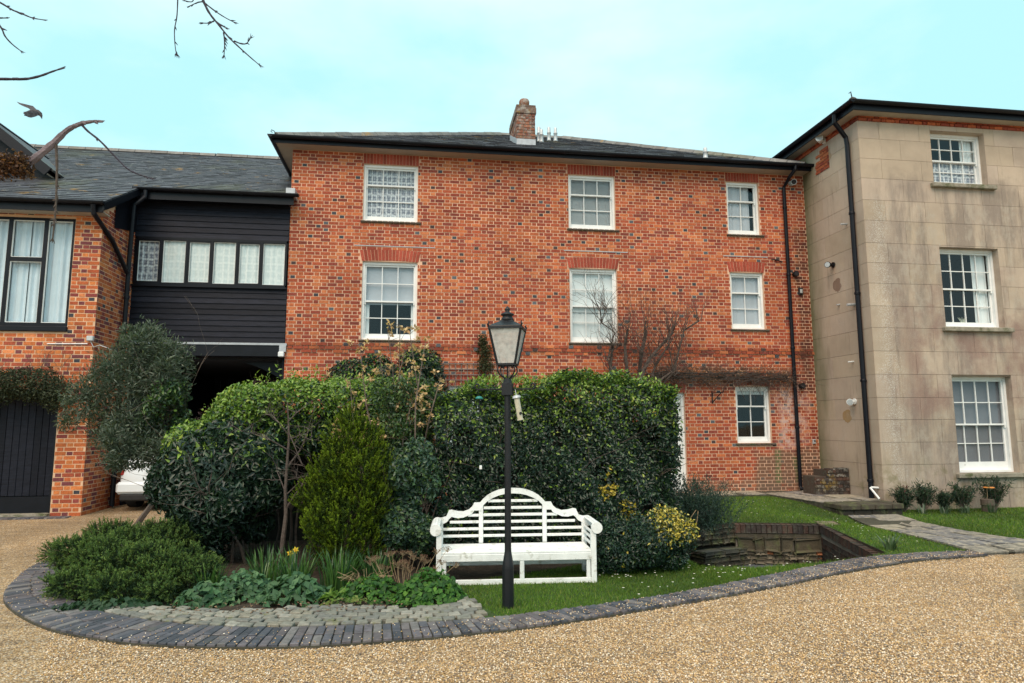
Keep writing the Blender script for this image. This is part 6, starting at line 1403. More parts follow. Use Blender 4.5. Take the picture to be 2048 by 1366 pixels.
P, Nn, k = blob_pts(ob, 16500, rs, 0.42, 0.3); kp_ = P[:, 2] > 1.02; P, Nn = P[kp_], Nn[kp_]; leaf_cloud('crown', P, Nn, 0.085, 0.019, colmix(rs, len(P), [(0.075, 0.105, 0.075), (0.115, 0.15, 0.115), (0.045, 0.065, 0.045), (0.19, 0.22, 0.18)], (4, 3, 3, 2)), ol, M_SOFTLEAF, rs, 0.9, up=0.35)
P, Nn, k = blob_pts(scatter_blobs((-3.65, 10.25, 1.75), (0.42, 0.35, 0.75), 14, rs, 0.3)[:-1], 3200, rs, 0.5, 0.3); leaf_cloud('young_growth', P, Nn, 0.07, 0.035, colmix(rs, len(P), [(0.05, 0.10, 0.028), (0.03, 0.065, 0.028), (0.11, 0.2, 0.04)], (3, 4, 1)), ol, M_LEAF, rs, 0.6)
mb = MB(); twig_tree(mb, (-4.2, 10.6, 0), (0.05, 0, 1), 1.3, 0.05, 4, rs, 0.5, 4, (2, 3), up=0.35); pass; mb.build('trunk', M_TWIG, ol)

def sprays(blobs, n, rs, shell, per=7, L=0.05, spread=0.7, upw=0.5):
    """feathery conifer sprays: several narrow slips fanning from one point"""
    P, Nn, k = blob_pts(blobs, n, rs, shell); A = Nn+np.array([0, 0, upw]); A /= np.linalg.norm(A, axis=1, keepdims=True)
    PP = np.repeat(P, per, 0); AA = np.repeat(A, per, 0); s = np.tile(np.arange(per)/per, len(P))[:, None]
    PP = PP+AA*s*L*1.4; T = AA+rs.normal(size=PP.shape)*spread*0.6; NN = np.repeat(Nn, per, 0)
    return PP, NN, T, np.tile(np.arange(per)/per, len(P))
cz = [(1.50, 0.06), (1.37, 0.14), (1.21, 0.23), (1.05, 0.28), (0.88, 0.26), (0.66, 0.37), (0.46, 0.40), (0.28, 0.33)]
cb = []
for z, r in cz:
    for a in np.arange(0, 6.28, 0.9): cb.append([-0.75+(0.07 if z > 0.9 else -0.05)+r*0.8*math.cos(a+z*3)+rs.normal()*0.06, 7.75+r*0.8*math.sin(a+z*3), z+rs.normal()*0.08, 0.11+r*0.11, 0.11+r*0.11, 0.17])
    cb.append([-0.75, 7.75, z, r*0.8, r*0.8, 0.22])
co = plant('golden_conifer', 'rounded golden green conifer between the bare tree and bench', 'conifer', (-0.75, 7.75, 0))
P1, N1, T1_, s1 = sprays(cb, 4600, rs, 0.28, 9, 0.05, 0.8, 0.5); P2, N2, T2_, s2 = sprays(cb, 1700, rs, 0.07, 34, 0.085, 0.6, 1.1)
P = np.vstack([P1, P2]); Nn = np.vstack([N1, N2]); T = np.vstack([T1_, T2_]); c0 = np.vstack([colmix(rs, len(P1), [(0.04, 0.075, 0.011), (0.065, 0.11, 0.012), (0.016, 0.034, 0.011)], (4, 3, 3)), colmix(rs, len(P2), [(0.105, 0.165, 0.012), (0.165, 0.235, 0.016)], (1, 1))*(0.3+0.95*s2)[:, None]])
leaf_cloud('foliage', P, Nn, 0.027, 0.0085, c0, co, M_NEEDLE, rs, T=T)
mb = MB(); mb.tube([(-0.75, 7.75, 0), (-0.75, 7.75, 1.5)], [0.035, 0.01], 6); mb.build('trunk', M_BARK, co)
jb_ = []
for (x, y, z, r) in ((-3.5, 7.75, 0.34, 0.36), (-3.15, 7.4, 0.30, 0.36), (-2.85, 7.25, 0.27, 0.36), (-3.1, 8.0, 0.38, 0.38), (-2.62, 7.5, 0.28, 0.34), (-2.45, 7.05, 0.2, 0.32), (-2.2, 7.1, 0.16, 0.28), (-3.2, 7.05, 0.17, 0.24), (-2.8, 6.82, 0.15, 0.24), (-2.4, 6.75, 0.11, 0.2), (-3.5, 8.3, 0.36, 0.36), (-2.8, 8.2, 0.4, 0.35)):
    jb_ += scatter_blobs((x, y, z*0.88), (r, r*0.85, r*0.5), 7, rs, 0.36)
ju = plant('juniper', 'low spreading feathery juniper spilling over the paved kerb', 'juniper', (-3.0, 7.4, 0))
P1, N1, T1_, s1 = sprays(jb_, 8500, rs, 0.3, 8, 0.04, 0.8, 0.2); P2, N2, T2_, s2 = sprays(jb_, 4200, rs, 0.08, 24, 0.065, 0.75, 0.4)
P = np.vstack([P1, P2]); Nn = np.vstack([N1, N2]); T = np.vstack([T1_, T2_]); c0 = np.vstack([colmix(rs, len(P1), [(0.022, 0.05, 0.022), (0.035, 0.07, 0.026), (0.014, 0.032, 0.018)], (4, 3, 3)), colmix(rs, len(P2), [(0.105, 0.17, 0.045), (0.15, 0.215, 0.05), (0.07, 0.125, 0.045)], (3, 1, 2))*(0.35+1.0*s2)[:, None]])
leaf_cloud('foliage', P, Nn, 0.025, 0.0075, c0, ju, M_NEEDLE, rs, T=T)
mb = MB()
for i in range(12): twig_tree(mb, (-3.0+rs.normal()*0.2, 7.5+rs.normal()*0.15, 0), (rs.normal()*0.6, rs.normal()*0.4, 0.5), 0.3, 0.014, 1, rs, 0.4, 4)
mb.build('stem', M_BARK, ju)

# ------------------------------------------------------------------ small bare tree in the bed
bt_ = plant('bare_sapling', 'small leafless tree with slender trunk in front of the bay bush', 'tree', (-1.62, 7.85, 0))
def polypx(pp, Y): return [Vector(onY(x, y, Y)) for x, y in pp]
mb = MB(); tp_ = polypx([(560, 1135), (566, 1080), (572, 1030), (571, 980), (574, 930), (578, 880), (577, 840), (575, 805)], 7.85); tp_[0].z = 0
mb.tube(tp_, [0.03, 0.026, 0.022, 0.018, 0.016, 0.013, 0.010, 0.006], 7); mb.build('trunk', M_BARK, bt_)
for (pp, r) in (([(574, 1015), (590, 990), (605, 970), (612, 945)], 0.012), ([(571, 985), (560, 960), (550, 945)], 0.008), ([(574, 935), (600, 900), (618, 860), (610, 855)], 0.010), ([(576, 900), (545, 880), (510, 868), (500, 862)], 0.008), ([(577, 870), (560, 845), (540, 830), (525, 828)], 0.008), ([(575, 845), (595, 825), (615, 808)], 0.008), ([(575, 880), (600, 870), (622, 880)], 0.007), ([(572, 990), (598, 965), (628, 978)], 0.007), ([(574, 960), (600, 955), (640, 945)], 0.006), ([(576, 860), (590, 890), (608, 930)], 0.006)):
    mb = MB(); q_ = polypx(pp, 7.85); q_ = [v+Vector((0, rs.normal()*0.05*i, 0)) for i, v in enumerate(q_)]
    mb.tube(q_, [r*(1-0.6*i/len(q_)) for i in range(len(q_))], 5)
    for v in q_[1:]:
        for j in range(2): twig_tree(mb, v, (rs.normal(), rs.normal()*0.6, rs.uniform(0, 1)), 0.2, 0.004, 1, rs, 0.7, 3)
    mb.build('branch', M_BARKT, bt_)

# ------------------------------------------------------------------ wintersweet-like shrub with tan seed heads, and leafy shrub by the bench
ts = plant('seedhead_shrub', 'tall twiggy shrub with tan papery flower heads above the hedge', 'shrub', (-0.25, 8.15, 0))
mb = MB(); heads = []
for (px, py, tx, ty) in ((730, 960, 700, 760), (760, 930, 720, 690), (790, 900, 775, 660), (800, 940, 800, 655), (815, 900, 820, 668), (830, 930, 850, 690), (790, 930, 760, 720), (850, 880, 880, 760), (770, 960, 810, 700), (860, 1000, 880, 870), (720, 940, 690, 860), (745, 985, 760, 850), (800, 980, 830, 780)):
    a_ = Vector((-0.25+rs.normal()*0.1, 8.15, 0.2)); b_ = Vector(onY(px, py, 8.15+rs.normal()*0.1)); c_2 = Vector(onY(tx, ty, 8.1+rs.normal()*0.12))
    md = b_.lerp(c_2, 0.5)+Vector(rs.normal(size=3))*0.06; mb.tube([a_, b_, md, c_2], [0.014, 0.011, 0.008, 0.004], 5)
    for v in (b_.lerp(c_2, t_) for t_ in (0.3, 0.5, 0.65, 0.8, 0.9, 1.0)):
        for j in range(3):
            e_ = v+Vector((rs.normal()*0.10, rs.normal()*0.06, rs.uniform(-0.02, 0.12))); mb.tube([v, e_], [0.004, 0.0015], 3)
            if rs.rand() < 0.62: heads.append(e_)
mb.build('stem', M_TWIG, ts)
Ph = np.array([[*(h+Vector(rs.normal(size=3))*0.012)] for h in heads for _ in range(9)]); Nh = rs.normal(size=Ph.shape); Nh /= np.linalg.norm(Nh, axis=1, keepdims=True)
leaf_cloud('flower_heads', Ph, Nh, 0.05, 0.03, colmix(rs, len(Ph), [(0.60, 0.42, 0.23), (0.74, 0.54, 0.32), (0.46, 0.29, 0.15)], (3, 2, 2)), ts, M_SOFTLEAF, rs, 0.8)
P, Nn, k = blob_pts(scatter_blobs((-0.2, 8.2, 1.7), (0.55, 0.35, 0.65), 16, rs, 0.25), 4500, rs, 0.4); leaf_cloud('foliage', P, Nn, 0.055, 0.026, colmix(rs, len(P), [(0.05, 0.10, 0.03), (0.10, 0.17, 0.04), (0.03, 0.065, 0.03)], (3, 2, 3)), ts, M_LEAF, rs, 0.6)
bush('leafy_shrub', 'loose blue-green leafy shrub between the conifer and bench', scatter_blobs((-0.12, 7.85, 1.05), (0.34, 0.3, 0.42), 12, rs, 0.4)+scatter_blobs((-0.14, 7.75, 0.5), (0.3, 0.28, 0.35), 10, rs, 0.4), 6500, 0.062, 0.034, [(0.04, 0.085, 0.05), (0.06, 0.12, 0.045), (0.028, 0.06, 0.045), (0.10, 0.17, 0.04)], (4, 3, 3, 1), stems=5, r0=0.012)
P, Nn, k = blob_pts([[-2.55, 10.1, 1.95, 0.4, 0.3, 0.28], [-2.85, 10.1, 1.7, 0.35, 0.3, 0.25], [-2.25, 10.1, 2.1, 0.3, 0.3, 0.22]], 3500, rs, 0.5); pu = plant('purple_shrub', 'fine purple-brown twiggy shrub behind the arching hedge', 'shrub', (-2.55, 10.1, 0))
leaf_cloud('foliage', P, Nn, 0.045, 0.010, colmix(rs, len(P), [(0.075, 0.045, 0.05), (0.12, 0.075, 0.075), (0.05, 0.04, 0.035)], (3, 2, 2)), pu, M_SOFTLEAF, rs, 0.8)
mb = MB(); [twig_tree(mb, (-2.55+rs.normal()*0.1, 10.1, 0.0), (rs.normal()*0.25, 0, 1), 1.2, 0.012, 2, rs, 0.4, 4, up=0.3) for _ in range(6)]; mb.build('stem', M_TWIG, pu)
# ------------------------------------------------------------------ shrubs right of the bench
eu = scatter_blobs((2.55, 7.35, 0.36), (0.58, 0.38, 0.38), 16, rs, 0.36)+scatter_blobs((2.25, 7.2, 0.22), (0.4, 0.3, 0.24), 8, rs, 0.4)
t = plant('golden_euonymus', 'low dark green shrub with golden variegated top beside the bench', 'shrub', (2.5, 7.3, 0))
P, Nn, k = blob_pts(eu, 11000, rs, 0.22); cols = colmix(rs, len(P), DK, (4, 4, 3, 2))
gd = (rs.rand(len(P)) < np.clip((P[:, 0]-2.5)/0.4, 0, 0.68)*np.clip((P[:, 2]-0.3)/0.22, 0, 1)) | (rs.rand(len(P)) < 0.012); cols[gd] = colmix(rs, gd.sum(), [(0.50, 0.40, 0.05), (0.42, 0.36, 0.07), (0.6, 0.52, 0.16), (0.2, 0.24, 0.04)], (3, 3, 1, 2))
leaf_cloud('foliage', P, Nn, 0.042, 0.022, cols, t, M_LEAF, rs, 0.6)
mb = MB(); [twig_tree(mb, (2.5+rs.normal()*0.15, 7.35, 0.0), (rs.normal()*0.6, rs.normal()*0.3, 1), 0.35, 0.010, 2, rs, 0.5, 3) for _ in range(8)]; mb.build('stem', M_BARK, t)
t = plant('rosemary', 'dark feathery rosemary bush between hedge and sunken hollow', 'shrub', (4.0, 9.3, 0)); Ps = []; Ts = []
for i in range(560):
    b = np.array([4.0+rs.normal()*0.2, 9.35+rs.normal()*0.18, 0.0]); d = np.array([rs.normal()*0.42, rs.normal()*0.3-0.1, 1.0]); d /= np.linalg.norm(d); L_ = rs.uniform(0.45, 0.95)
    for s in np.linspace(0.25, 1, 26): Ps.append(b+d*L_*s+np.array([0, 0, -0.1*s*s*abs(d[0])])); Ts.append(d*0.9+rs.normal(size=3)*0.6)
Ps = np.array(Ps); leaf_cloud('foliage', Ps, np.tile((0.0, -0.7, 0.7), (len(Ps), 1)), 0.045, 0.011, colmix(rs, len(Ps), [(0.035, 0.07, 0.055), (0.055, 0.095, 0.07), (0.022, 0.045, 0.04)], (3, 2, 3)), t, M_SOFTLEAF, rs, T=np.array(Ts))
mb = MB()
for i in range(24): d = Vector((rs.normal()*0.42, rs.normal()*0.3-0.1, 1)).normalized(); mb.tube([Vector((4.0+rs.normal()*0.1, 9.35, 0)), Vector((4.0, 9.35, 0))+d*0.5], [0.008, 0.003], 4)
mb.build('stem', M_TWIG, t)
for pp in ([(1388, 1075), (1394, 1040), (1396, 1022)], [(1366, 1062), (1378, 1040), (1392, 1020)]): mb = MB(); mb.tube(polypx(pp, 8.6), 0.006, 4); mb.build('dry_stalk', M_STRAW, t)

# ------------------------------------------------------------------ climbers on the walls
ib = []
for x in np.arange(-9.6, -6.45, 0.22): ib.append([x, 12.98, 2.35+rs.uniform(-.06, .06)-0.12*max(0, (x+6.9)/0.4), 0.26, 0.26, 0.30+rs.uniform(-.05, .05)])
t = plant('ivy', 'clipped dark evergreen climber above the black garage door', 'climber', (-7.2, 13.0, 0)); P, Nn, k = blob_pts(ib, 14000, rs, 0.3, 0.2)
leaf_cloud('foliage', P, Nn, 0.055, 0.026, colmix(rs, len(P), [(0.04, 0.055, 0.028), (0.06, 0.075, 0.04), (0.025, 0.035, 0.02), (0.09, 0.10, 0.055)], (4, 3, 3, 1)), t, M_SOFTLEAF, rs, 0.6)
mb = MB()
for i in range(60): x = rs.uniform(-9.0, -6.2); twig_tree(mb, (x, 13.1, 2.5+rs.uniform(-.2, .2)), (rs.normal()*0.6, -0.15, 1), 0.32, 0.005, 1, rs, 0.4, 3)
mb.build('stem', M_TWIG, t)
wb = scatter_blobs((-1.0, 14.2, 2.55), (0.85, 0.35, 0.5), 14, rs, 0.32)+scatter_blobs((0.05, 14.1, 2.6), (0.65, 0.4, 0.62), 14, rs, 0.34)
bush('wall_shrub', 'dark evergreen shrub trained against the brick wall above the hedge', wb, 13000, 0.075, 0.036, DK+[(0.07, 0.13, 0.04)], (4, 4, 3, 2, 1), parent_loc=(-0.4, 14.3, 0), stems=6, r0=0.03, topnew=0.15)
P, Nn, k = blob_pts([[1.42, 14.6, 3.25, 0.17, 0.1, 0.2], [1.45, 14.6, 2.95, 0.2, 0.1, 0.22], [1.38, 14.6, 3.5, 0.1, 0.08, 0.18]], 900, rs, 0.5)
t = plant('creeper', 'thin patch of creeper on the brick behind the lamp', 'climber', (1.42, 14.6, 0)); leaf_cloud('foliage', P, Nn, 0.055, 0.03, colmix(rs, len(P), [(0.05, 0.055, 0.02), (0.08, 0.07, 0.03), (0.03, 0.045, 0.02)], (3, 2, 2)), t, M_SOFTLEAF, rs, 0.5)
mb = MB(); mb.tube([(1.5, 14.66, 0), (1.42, 14.65, 1.8), (1.45, 14.66, 3.4)], [0.014, 0.01, 0.004], 5); [twig_tree(mb, (1.43, 14.63, 2.6+i*0.14), (rs.normal(), -0.05, 0.8), 0.25, 0.004, 1, rs, 0.5, 3) for i in range(7)]; mb.build('stem', M_TWIG, t)
# bare wisteria: pruned head of stubs, long bundle of twigs along the wall
wi = plant('wisteria', 'bare gnarled wisteria with pruned limbs against the red brick wall', 'climber', (4.9, 14.2, 0))
mb = MB(); mb.tube([(4.95, 14.3, 0), (5.0, 14.25, 1.0), (4.9, 14.25, 2.0), (5.05, 14.2, 2.6)], [0.09, 0.075, 0.07, 0.06], 8); mb.build('trunk', M_BARKP, wi)
LIMB = [([(1275, 790), (1285, 740), (1300, 715), (1320, 695), (1345, 665)], 0.055), ([(1275, 790), (1283, 745), (1282, 705), (1290, 680), (1290, 660)], 0.06), ([(1255, 790), (1252, 740), (1250, 690), (1253, 660)], 0.05), ([(1230, 785), (1222, 740), (1225, 700), (1222, 690)], 0.045), ([(1290, 770), (1320, 760), (1350, 740), (1358, 700), (1370, 660), (1398, 642)], 0.035), ([(1300, 765), (1312, 730), (1335, 690), (1340, 660)], 0.03), ([(1240, 780), (1215, 720), (1228, 665), (1205, 645), (1197, 620), (1212, 618)], 0.02), ([(1320, 775), (1345, 745), (1340, 700)], 0.025)]
for pp, r in LIMB:
    mb = MB(); q_ = polypx(pp, 14.15); q_ = [v+Vector((0, rs.normal()*0.06, 0)) for v in q_]; mb.tube(q_, [0.85*r*(1-0.45*i/len(q_)) for i in range(len(q_))], 7); mb.build('limb', M_BARK, wi)
    mb = MB()
    for v in q_[1:]:
        for j in range(9): twig_tree(mb, v+Vector(rs.normal(size=3))*0.03, (rs.normal()*0.6, rs.normal()*0.35-0.1, 0.9), rs.uniform(0.25, 0.7), 0.008, 2, rs, 0.45, 4, (1, 2), up=0.25, minr=0.0025)
    mb.build('twigs', M_BARKT, wi)
mb = MB()
for i in range(520):
    x = rs.uniform(5.3, 8.85); w_ = 1-0.55*(x-5.3)/3.6; p = (x, 14.62-abs(rs.normal())*0.10*w_, 2.74+rs.normal()*0.11*w_-0.015*(x-5.3))
    twig_tree(mb, p, (rs.choice([-1, 1])*rs.uniform(0.4, 1), rs.normal()*0.2-0.05, rs.normal()*0.55), rs.uniform(0.2, 0.5), 0.006, 1, rs, 0.55, 3, (1, 2), minr=0.0025)
for k in range(5): mb.tube([(5.1, 14.4, 2.5+0.06*k)]+[(x, 14.58+rs.normal()*0.03, 2.70+0.03*k+rs.normal()*0.03-0.012*(x-5.1)) for x in np.arange(5.6, 8.9, 0.5)], [0.022]+[0.016*(1-0.1*j) for j in range(7)], 5)
mb.build('runners', M_BARKT, wi)

# ------------------------------------------------------------------ front of the bed
def rosette(name, label, c, n, Lr, Wr, pal, wts, rad, h, m=M_SOFTLEAF, cat='plant', group=None):
    """mound of broad leaves on short stalks"""
    t = plant(name, label, cat, (c[0], c[1], 0), group); a = rs.uniform(0, 6.28, n); q = np.sqrt(rs.rand(n)); P = np.c_[c[0]+rad[0]*q*np.cos(a), c[1]+rad[1]*q*np.sin(a), np.maximum(0.02, h*(1-q**2)*rs.uniform(0.55, 1.1, n)+0.02)]
    Nn = np.c_[np.cos(a)*q*0.8, np.sin(a)*q*0.8-0.25, np.full(n, 0.8)]; Nn /= np.linalg.norm(Nn, axis=1, keepdims=True)
    leaf_cloud('leaves', P, Nn, Lr, Wr, colmix(rs, n, pal, wts), t, m, rs, 0.15, 0.12)
    mb = MB()
    for i in range(0, n, 6): mb.tube([(c[0]+(P[i, 0]-c[0])*0.4, c[1]+(P[i, 1]-c[1])*0.4, 0), tuple(P[i])], 0.0025, 3)
    mb.build('stalks', M_GRASS_ST, t); return t
M_GRASS_ST = mat('green_stalk', (0.07, 0.12, 0.03), 0.7, 0.2, 10, 0)
BG = [(0.05, 0.12, 0.055), (0.08, 0.17, 0.075), (0.035, 0.085, 0.045), (0.12, 0.22, 0.10)]; GG = [(0.04, 0.12, 0.02), (0.065, 0.17, 0.025), (0.025, 0.08, 0.018), (0.10, 0.22, 0.03)]
rosette('hellebore', 'broad blue-green leafy clump at the juniper end of the setts', (-1.92, 6.62), 260, 0.085, 0.055, BG, (3, 3, 3, 1), (0.28, 0.2), 0.16)
rosette('geranium', 'mounded blue-green ferny clump overhanging the setts', (-1.62, 6.72), 700, 0.06, 0.042, BG, (3, 4, 2, 1), (0.34, 0.24), 0.24)
rosette('primrose', 'wide veined green leaves in front of the iris blades', (-1.15, 6.62), 330, 0.095, 0.055, BG, (3, 4, 2, 1), (0.36, 0.24), 0.20)
rosette('violet', 'bright heart-shaped leaves spreading over the setts left of bench', (0.12, 6.42), 900, 0.052, 0.048, GG, (4, 4, 3, 1), (0.34, 0.3), 0.26)
rosette('creeping_plant', 'mid-green creeping leaves below the dry seed stalks', (-0.42, 6.62), 650, 0.056, 0.044, GG, (4, 3, 4, 1), (0.36, 0.22), 0.17)
rosette('foxglove', 'pale green upright leaf rosette at the bare soil edge', (-0.75, 6.52), 22, 0.15, 0.055, [(0.14, 0.25, 0.05), (0.18, 0.28, 0.06)], (1, 1), (0.07, 0.06), 0.1)
rosette('seedling_patch', 'low straggling seedlings on the bare soil edge', (-0.62, 6.38), 70, 0.04, 0.025, [(0.10, 0.17, 0.04), (0.16, 0.2, 0.05)], (1, 1), (0.28, 0.06), 0.05)
rosette('cyclamen', 'dark rounded cyclamen leaves under the juniper edge', (-2.72, 6.55), 300, 0.06, 0.05, [(0.03, 0.07, 0.035), (0.05, 0.10, 0.05)], (3, 1), (0.5, 0.12), 0.07)
def blades(name, label, c, n, h, w, lean, pal, rad, cat='plant', group=None, m=M_LEAF):
    """clump of strap leaves arching outwards"""
    t = plant(name, label, cat, (c[0], c[1], gh(*c) if c[1] > 7 and c[0] > 5 else 0), group); z0 = t.location.z; V = []; Fv = []; T = []
    for i in range(n):
        a = rs.uniform(0, 6.28); r = rad*math.sqrt(rs.rand()); b = np.array([c[0]+r*math.cos(a), c[1]+0.7*r*math.sin(a), z0]); H_ = h*rs.uniform(0.55, 1.1); ln = lean*rs.uniform(0.2, 1.2); d = np.array([math.cos(a+rs.normal()*0.5), math.sin(a+rs.normal()*0.5), 0]); sd = np.array([-d[1], d[0], 0])*w*rs.uniform(0.7, 1.2)/2
        k0 = len(V)
        for s in (0, 0.4, 0.75, 1.0):
            p = b+np.array([0, 0, H_*(s-0.25*ln*s*s)])+d*ln*H_*0.7*s**1.8; ww = (1-s**3)*(0.75+0.5*s*(1-s)); V += [p-sd*ww, p+sd*ww]
        cl = np.array(pal[rs.randint(len(pal))])*rs.uniform(0.8, 1.25)
        for s in range(3): q0 = k0+2*s; Fv += [(q0, q0+1, q0+3), (q0, q0+3, q0+2)]; T += [cl, cl]
    ctr = np.array([c[0], c[1], z0]); put('leaves', raw_mesh('leaves', np.array(V)-ctr, Fv, 3, np.array(T), m), t, ctr); return t
IR = [(0.04, 0.10, 0.028), (0.06, 0.14, 0.035), (0.028, 0.075, 0.035), (0.09, 0.18, 0.04)]
for (c, n, h, lab) in (((-2.02, 6.98), 90, 0.36, 'short strap-leaved clump tucked against the juniper'), ((-1.55, 7.45), 70, 0.42, 'dark strap-leaved clump at the foot of the bay bush'), ((-1.2, 6.98), 120, 0.48, 'tall strap-leaved clump behind the veined leaves'), ((-0.78, 6.95), 150, 0.48, 'densest strap-leaved clump below the daffodil flowers'), ((-0.42, 7.15), 80, 0.42, 'strap-leaved clump at the foot of the conifer'), ((-1.5, 7.05), 60, 0.4, 'small strap-leaved clump behind the ferny mound')):
    blades('iris_clump', lab, c, n, h, 0.017, 0.6, IR, 0.16, group='strap-leaved clumps in the bed')
dt = blades('daffodil', 'two yellow daffodils beside the small bare tree', (-1.3, 7.5), 26, 0.36, 0.012, 0.3, [(0.05, 0.10, 0.05), (0.07, 0.13, 0.06)], 0.1, 'flower')
for (px, py) in ((580, 1106), (591, 1100)):
    p = Vector(onY(px, py, 7.4)); mb = MB(); mb.tube([(-1.3, 7.5, 0), (p.x, 7.45, p.z*0.7), p], 0.004, 5); mb.build('flower_stalk', M_GRASS_ST, dt)
    mb = MB(); n_ = Vector((rs.normal()*0.2, -1, 0.15)).normalized(); ux = n_.orthogonal().normalized(); uy = n_.cross(ux)
    for k in range(6):
        a = k*math.pi/3; d = ux*math.cos(a)+uy*math.sin(a); s_2 = ux*math.cos(a+0.45)+uy*math.sin(a+0.45); s_3 = ux*math.cos(a-0.45)+uy*math.sin(a-0.45); mb.add([p, p+s_2*0.022, p+d*0.038, p+s_3*0.022], [(0, 1, 2, 3)], (0.62, 0.50, 0.03))
    mb.tube([p, p+n_*0.022, p+n_*0.03], [0.008, 0.011, 0.015], 8, (0.68, 0.36, 0.015)); mb.build('flower', M_FLOWER, dt)
sd_ = plant('dry_sedum', 'clump of dead brown flat-topped flower stalks left of bench', 'plant', (-0.12, 6.75, 0)); mb = MB(); Ps = []
for i in range(26):
    a = rs.normal()*0.16; b = rs.normal()*0.08; top = Vector((-0.08+a*1.6, 6.75+b, rs.uniform(0.22, 0.40))); mb.tube([(-0.1+a*0.6, 6.75+b, 0), (-0.1+a*1.2, 6.75+b, top.z*0.6), top], [0.004, 0.003, 0.002], 4)
    for j in range(16): e_ = top+Vector((rs.normal()*0.028, rs.normal()*0.022, rs.uniform(0, 0.02))); mb.tube([top-Vector((0, 0, 0.03)), e_], 0.0012, 3); Ps += [[*e_]]*3
mb.build('stalks', M_STRAW, sd_); Ps = np.array(Ps)+rs.normal(size=(len(Ps), 3))*0.005; Nh = rs.normal(size=Ps.shape); Nh /= np.linalg.norm(Nh, axis=1, keepdims=True)
leaf_cloud('seed_heads', Ps, Nh, 0.012, 0.008, colmix(rs, len(Ps), [(0.16, 0.085, 0.06), (0.22, 0.12, 0.08)], (2, 1)), sd_, M_SOFTLEAF, rs, 0.8)
t = plant('straw_grass', 'tuft of pale straw stems lying among the creeping leaves', 'plant', (-0.5, 6.78, 0)); mb = MB()
for i in range(40): a = rs.uniform(0, 6.28); mb.tube([(-0.5+rs.normal()*0.05, 6.78, 0.02), (-0.5+0.14*math.cos(a), 6.75+0.08*math.sin(a), 0.18+rs.normal()*0.03), (-0.5+0.27*math.cos(a), 6.74+0.12*math.sin(a), 0.16+rs.normal()*0.05)], 0.0022, 3)
mb.build('stems', M_STRAW, t)
mb = MB()      # dead leaves on the soil
for i in range(420):
    x = rs.uniform(-2.2, 0.3); y = 6.05+rs.uniform(0.0, 0.7)+0.1*abs(x+0.9); a = rs.uniform(0, 6.28); s = rs.uniform(0.01, 0.024); c = [(0.16, 0.09, 0.05), (0.09, 0.055, 0.035), (0.22, 0.14, 0.08)][rs.randint(3)]
    if inside((x, y), BED): mb.add([(x, y, 0.04), (x+s*math.cos(a+0.6), y+s*math.sin(a+0.6), 0.05), (x+1.6*s*math.cos(a), y+1.6*s*math.sin(a), 0.045), (x+s*math.cos(a-0.6), y+s*math.sin(a-0.6), 0.052)], [(0, 1, 2, 3)], c)
tag(mb.build('leaf_litter', M_FLOWER), 'dead brown leaves lying on the bare soil of the bed', 'leaf litter', kind='stuff')
blades('agapanthus', 'grey-green strap-leaved clump at the end of the sunken wall', (6.02, 7.95), 34, 0.26, 0.03, 1.2, [(0.06, 0.11, 0.05), (0.09, 0.14, 0.06)], 0.07)

# ------------------------------------------------------------------ wallflowers along the stone house
SP = [((9.62, 12.2), 0.5, 'dark wallflower with maroon buds beside the terrace step'), ((10.0, 12.15), 0.58, 'tall bushy wallflower second from the terrace step'), ((10.45, 12.15), 0.42, 'shorter grey-green wallflower between two tall ones'), ((10.85, 12.1), 0.58, 'rounded bushy wallflower below the ground-floor window'), ((11.55, 12.1), 0.68, 'large dark wallflower beside the stacked pot')]
for i, (c, h, lab) in enumerate(SP):
    z0 = gh(*c); t = thing('wallflower', lab, 'plant', (c[0], c[1], z0), group='plants along the stone wall'); Ps = []; Ts = []; mb = MB()
    for j in range(46):
        d = np.array([rs.normal()*0.30, rs.normal()*0.24, 1.0]); d /= np.linalg.norm(d); H_ = h*rs.uniform(0.65, 1.05); mb.tube([(c[0], c[1], z0), tuple(np.array([c[0], c[1], z0])+d*H_*0.9)], [0.006, 0.003], 3)
        for s in np.linspace(0.4, 1, 24): Ps.append(np.array([c[0], c[1], z0])+d*H_*s); Ts.append(d*0.6+rs.normal(size=3)*0.8)
    mb.build('stem', M_TWIG, t); Ps = np.array(Ps); cl = colmix(rs, len(Ps), [(0.03, 0.06, 0.035), (0.05, 0.085, 0.045), (0.02, 0.04, 0.03)], (3, 2, 2))
    if i == 0: tp_2 = Ps[:, 2] > z0+h*0.92; cl[tp_2] = colmix(rs, tp_2.sum(), [(0.10, 0.03, 0.03), (0.03, 0.05, 0.03)], (1, 2))
    leaf_cloud('foliage', Ps, np.tile((0, -0.6, 0.8), (len(Ps), 1)), 0.09, 0.017, cl, t, M_SOFTLEAF, rs, T=np.array(Ts))
for (c, n) in (((9.8, 11.95), 30), ((10.25, 11.9), 36), ((10.7, 11.9), 34), ((11.3, 11.9), 30)):
    blades('bulb_leaves', 'grey-green arching bulb leaves among the wallflowers', c, n, 0.24, 0.022, 1.0, [(0.06, 0.10, 0.06), (0.09, 0.13, 0.08)], 0.1, group='bulb leaves along the stone wall')
c = (11.3, 12.0); z0 = gh(*c); t = thing('flower_pot', 'dark stacked pot below an orange flower stem', 'pot', (c[0], c[1], z0))
mb = MB(); mb.lathe([(0.09, 0), (0.11, 0.02), (0.11, 0.12), (0.10, 0.125), (0.12, 0.14), (0.12, 0.25), (0.09, 0.26)], (c[0], c[1], z0), 14, (0.5, 0.5, 0.5)); mb.build('pot', M_SILL, t)
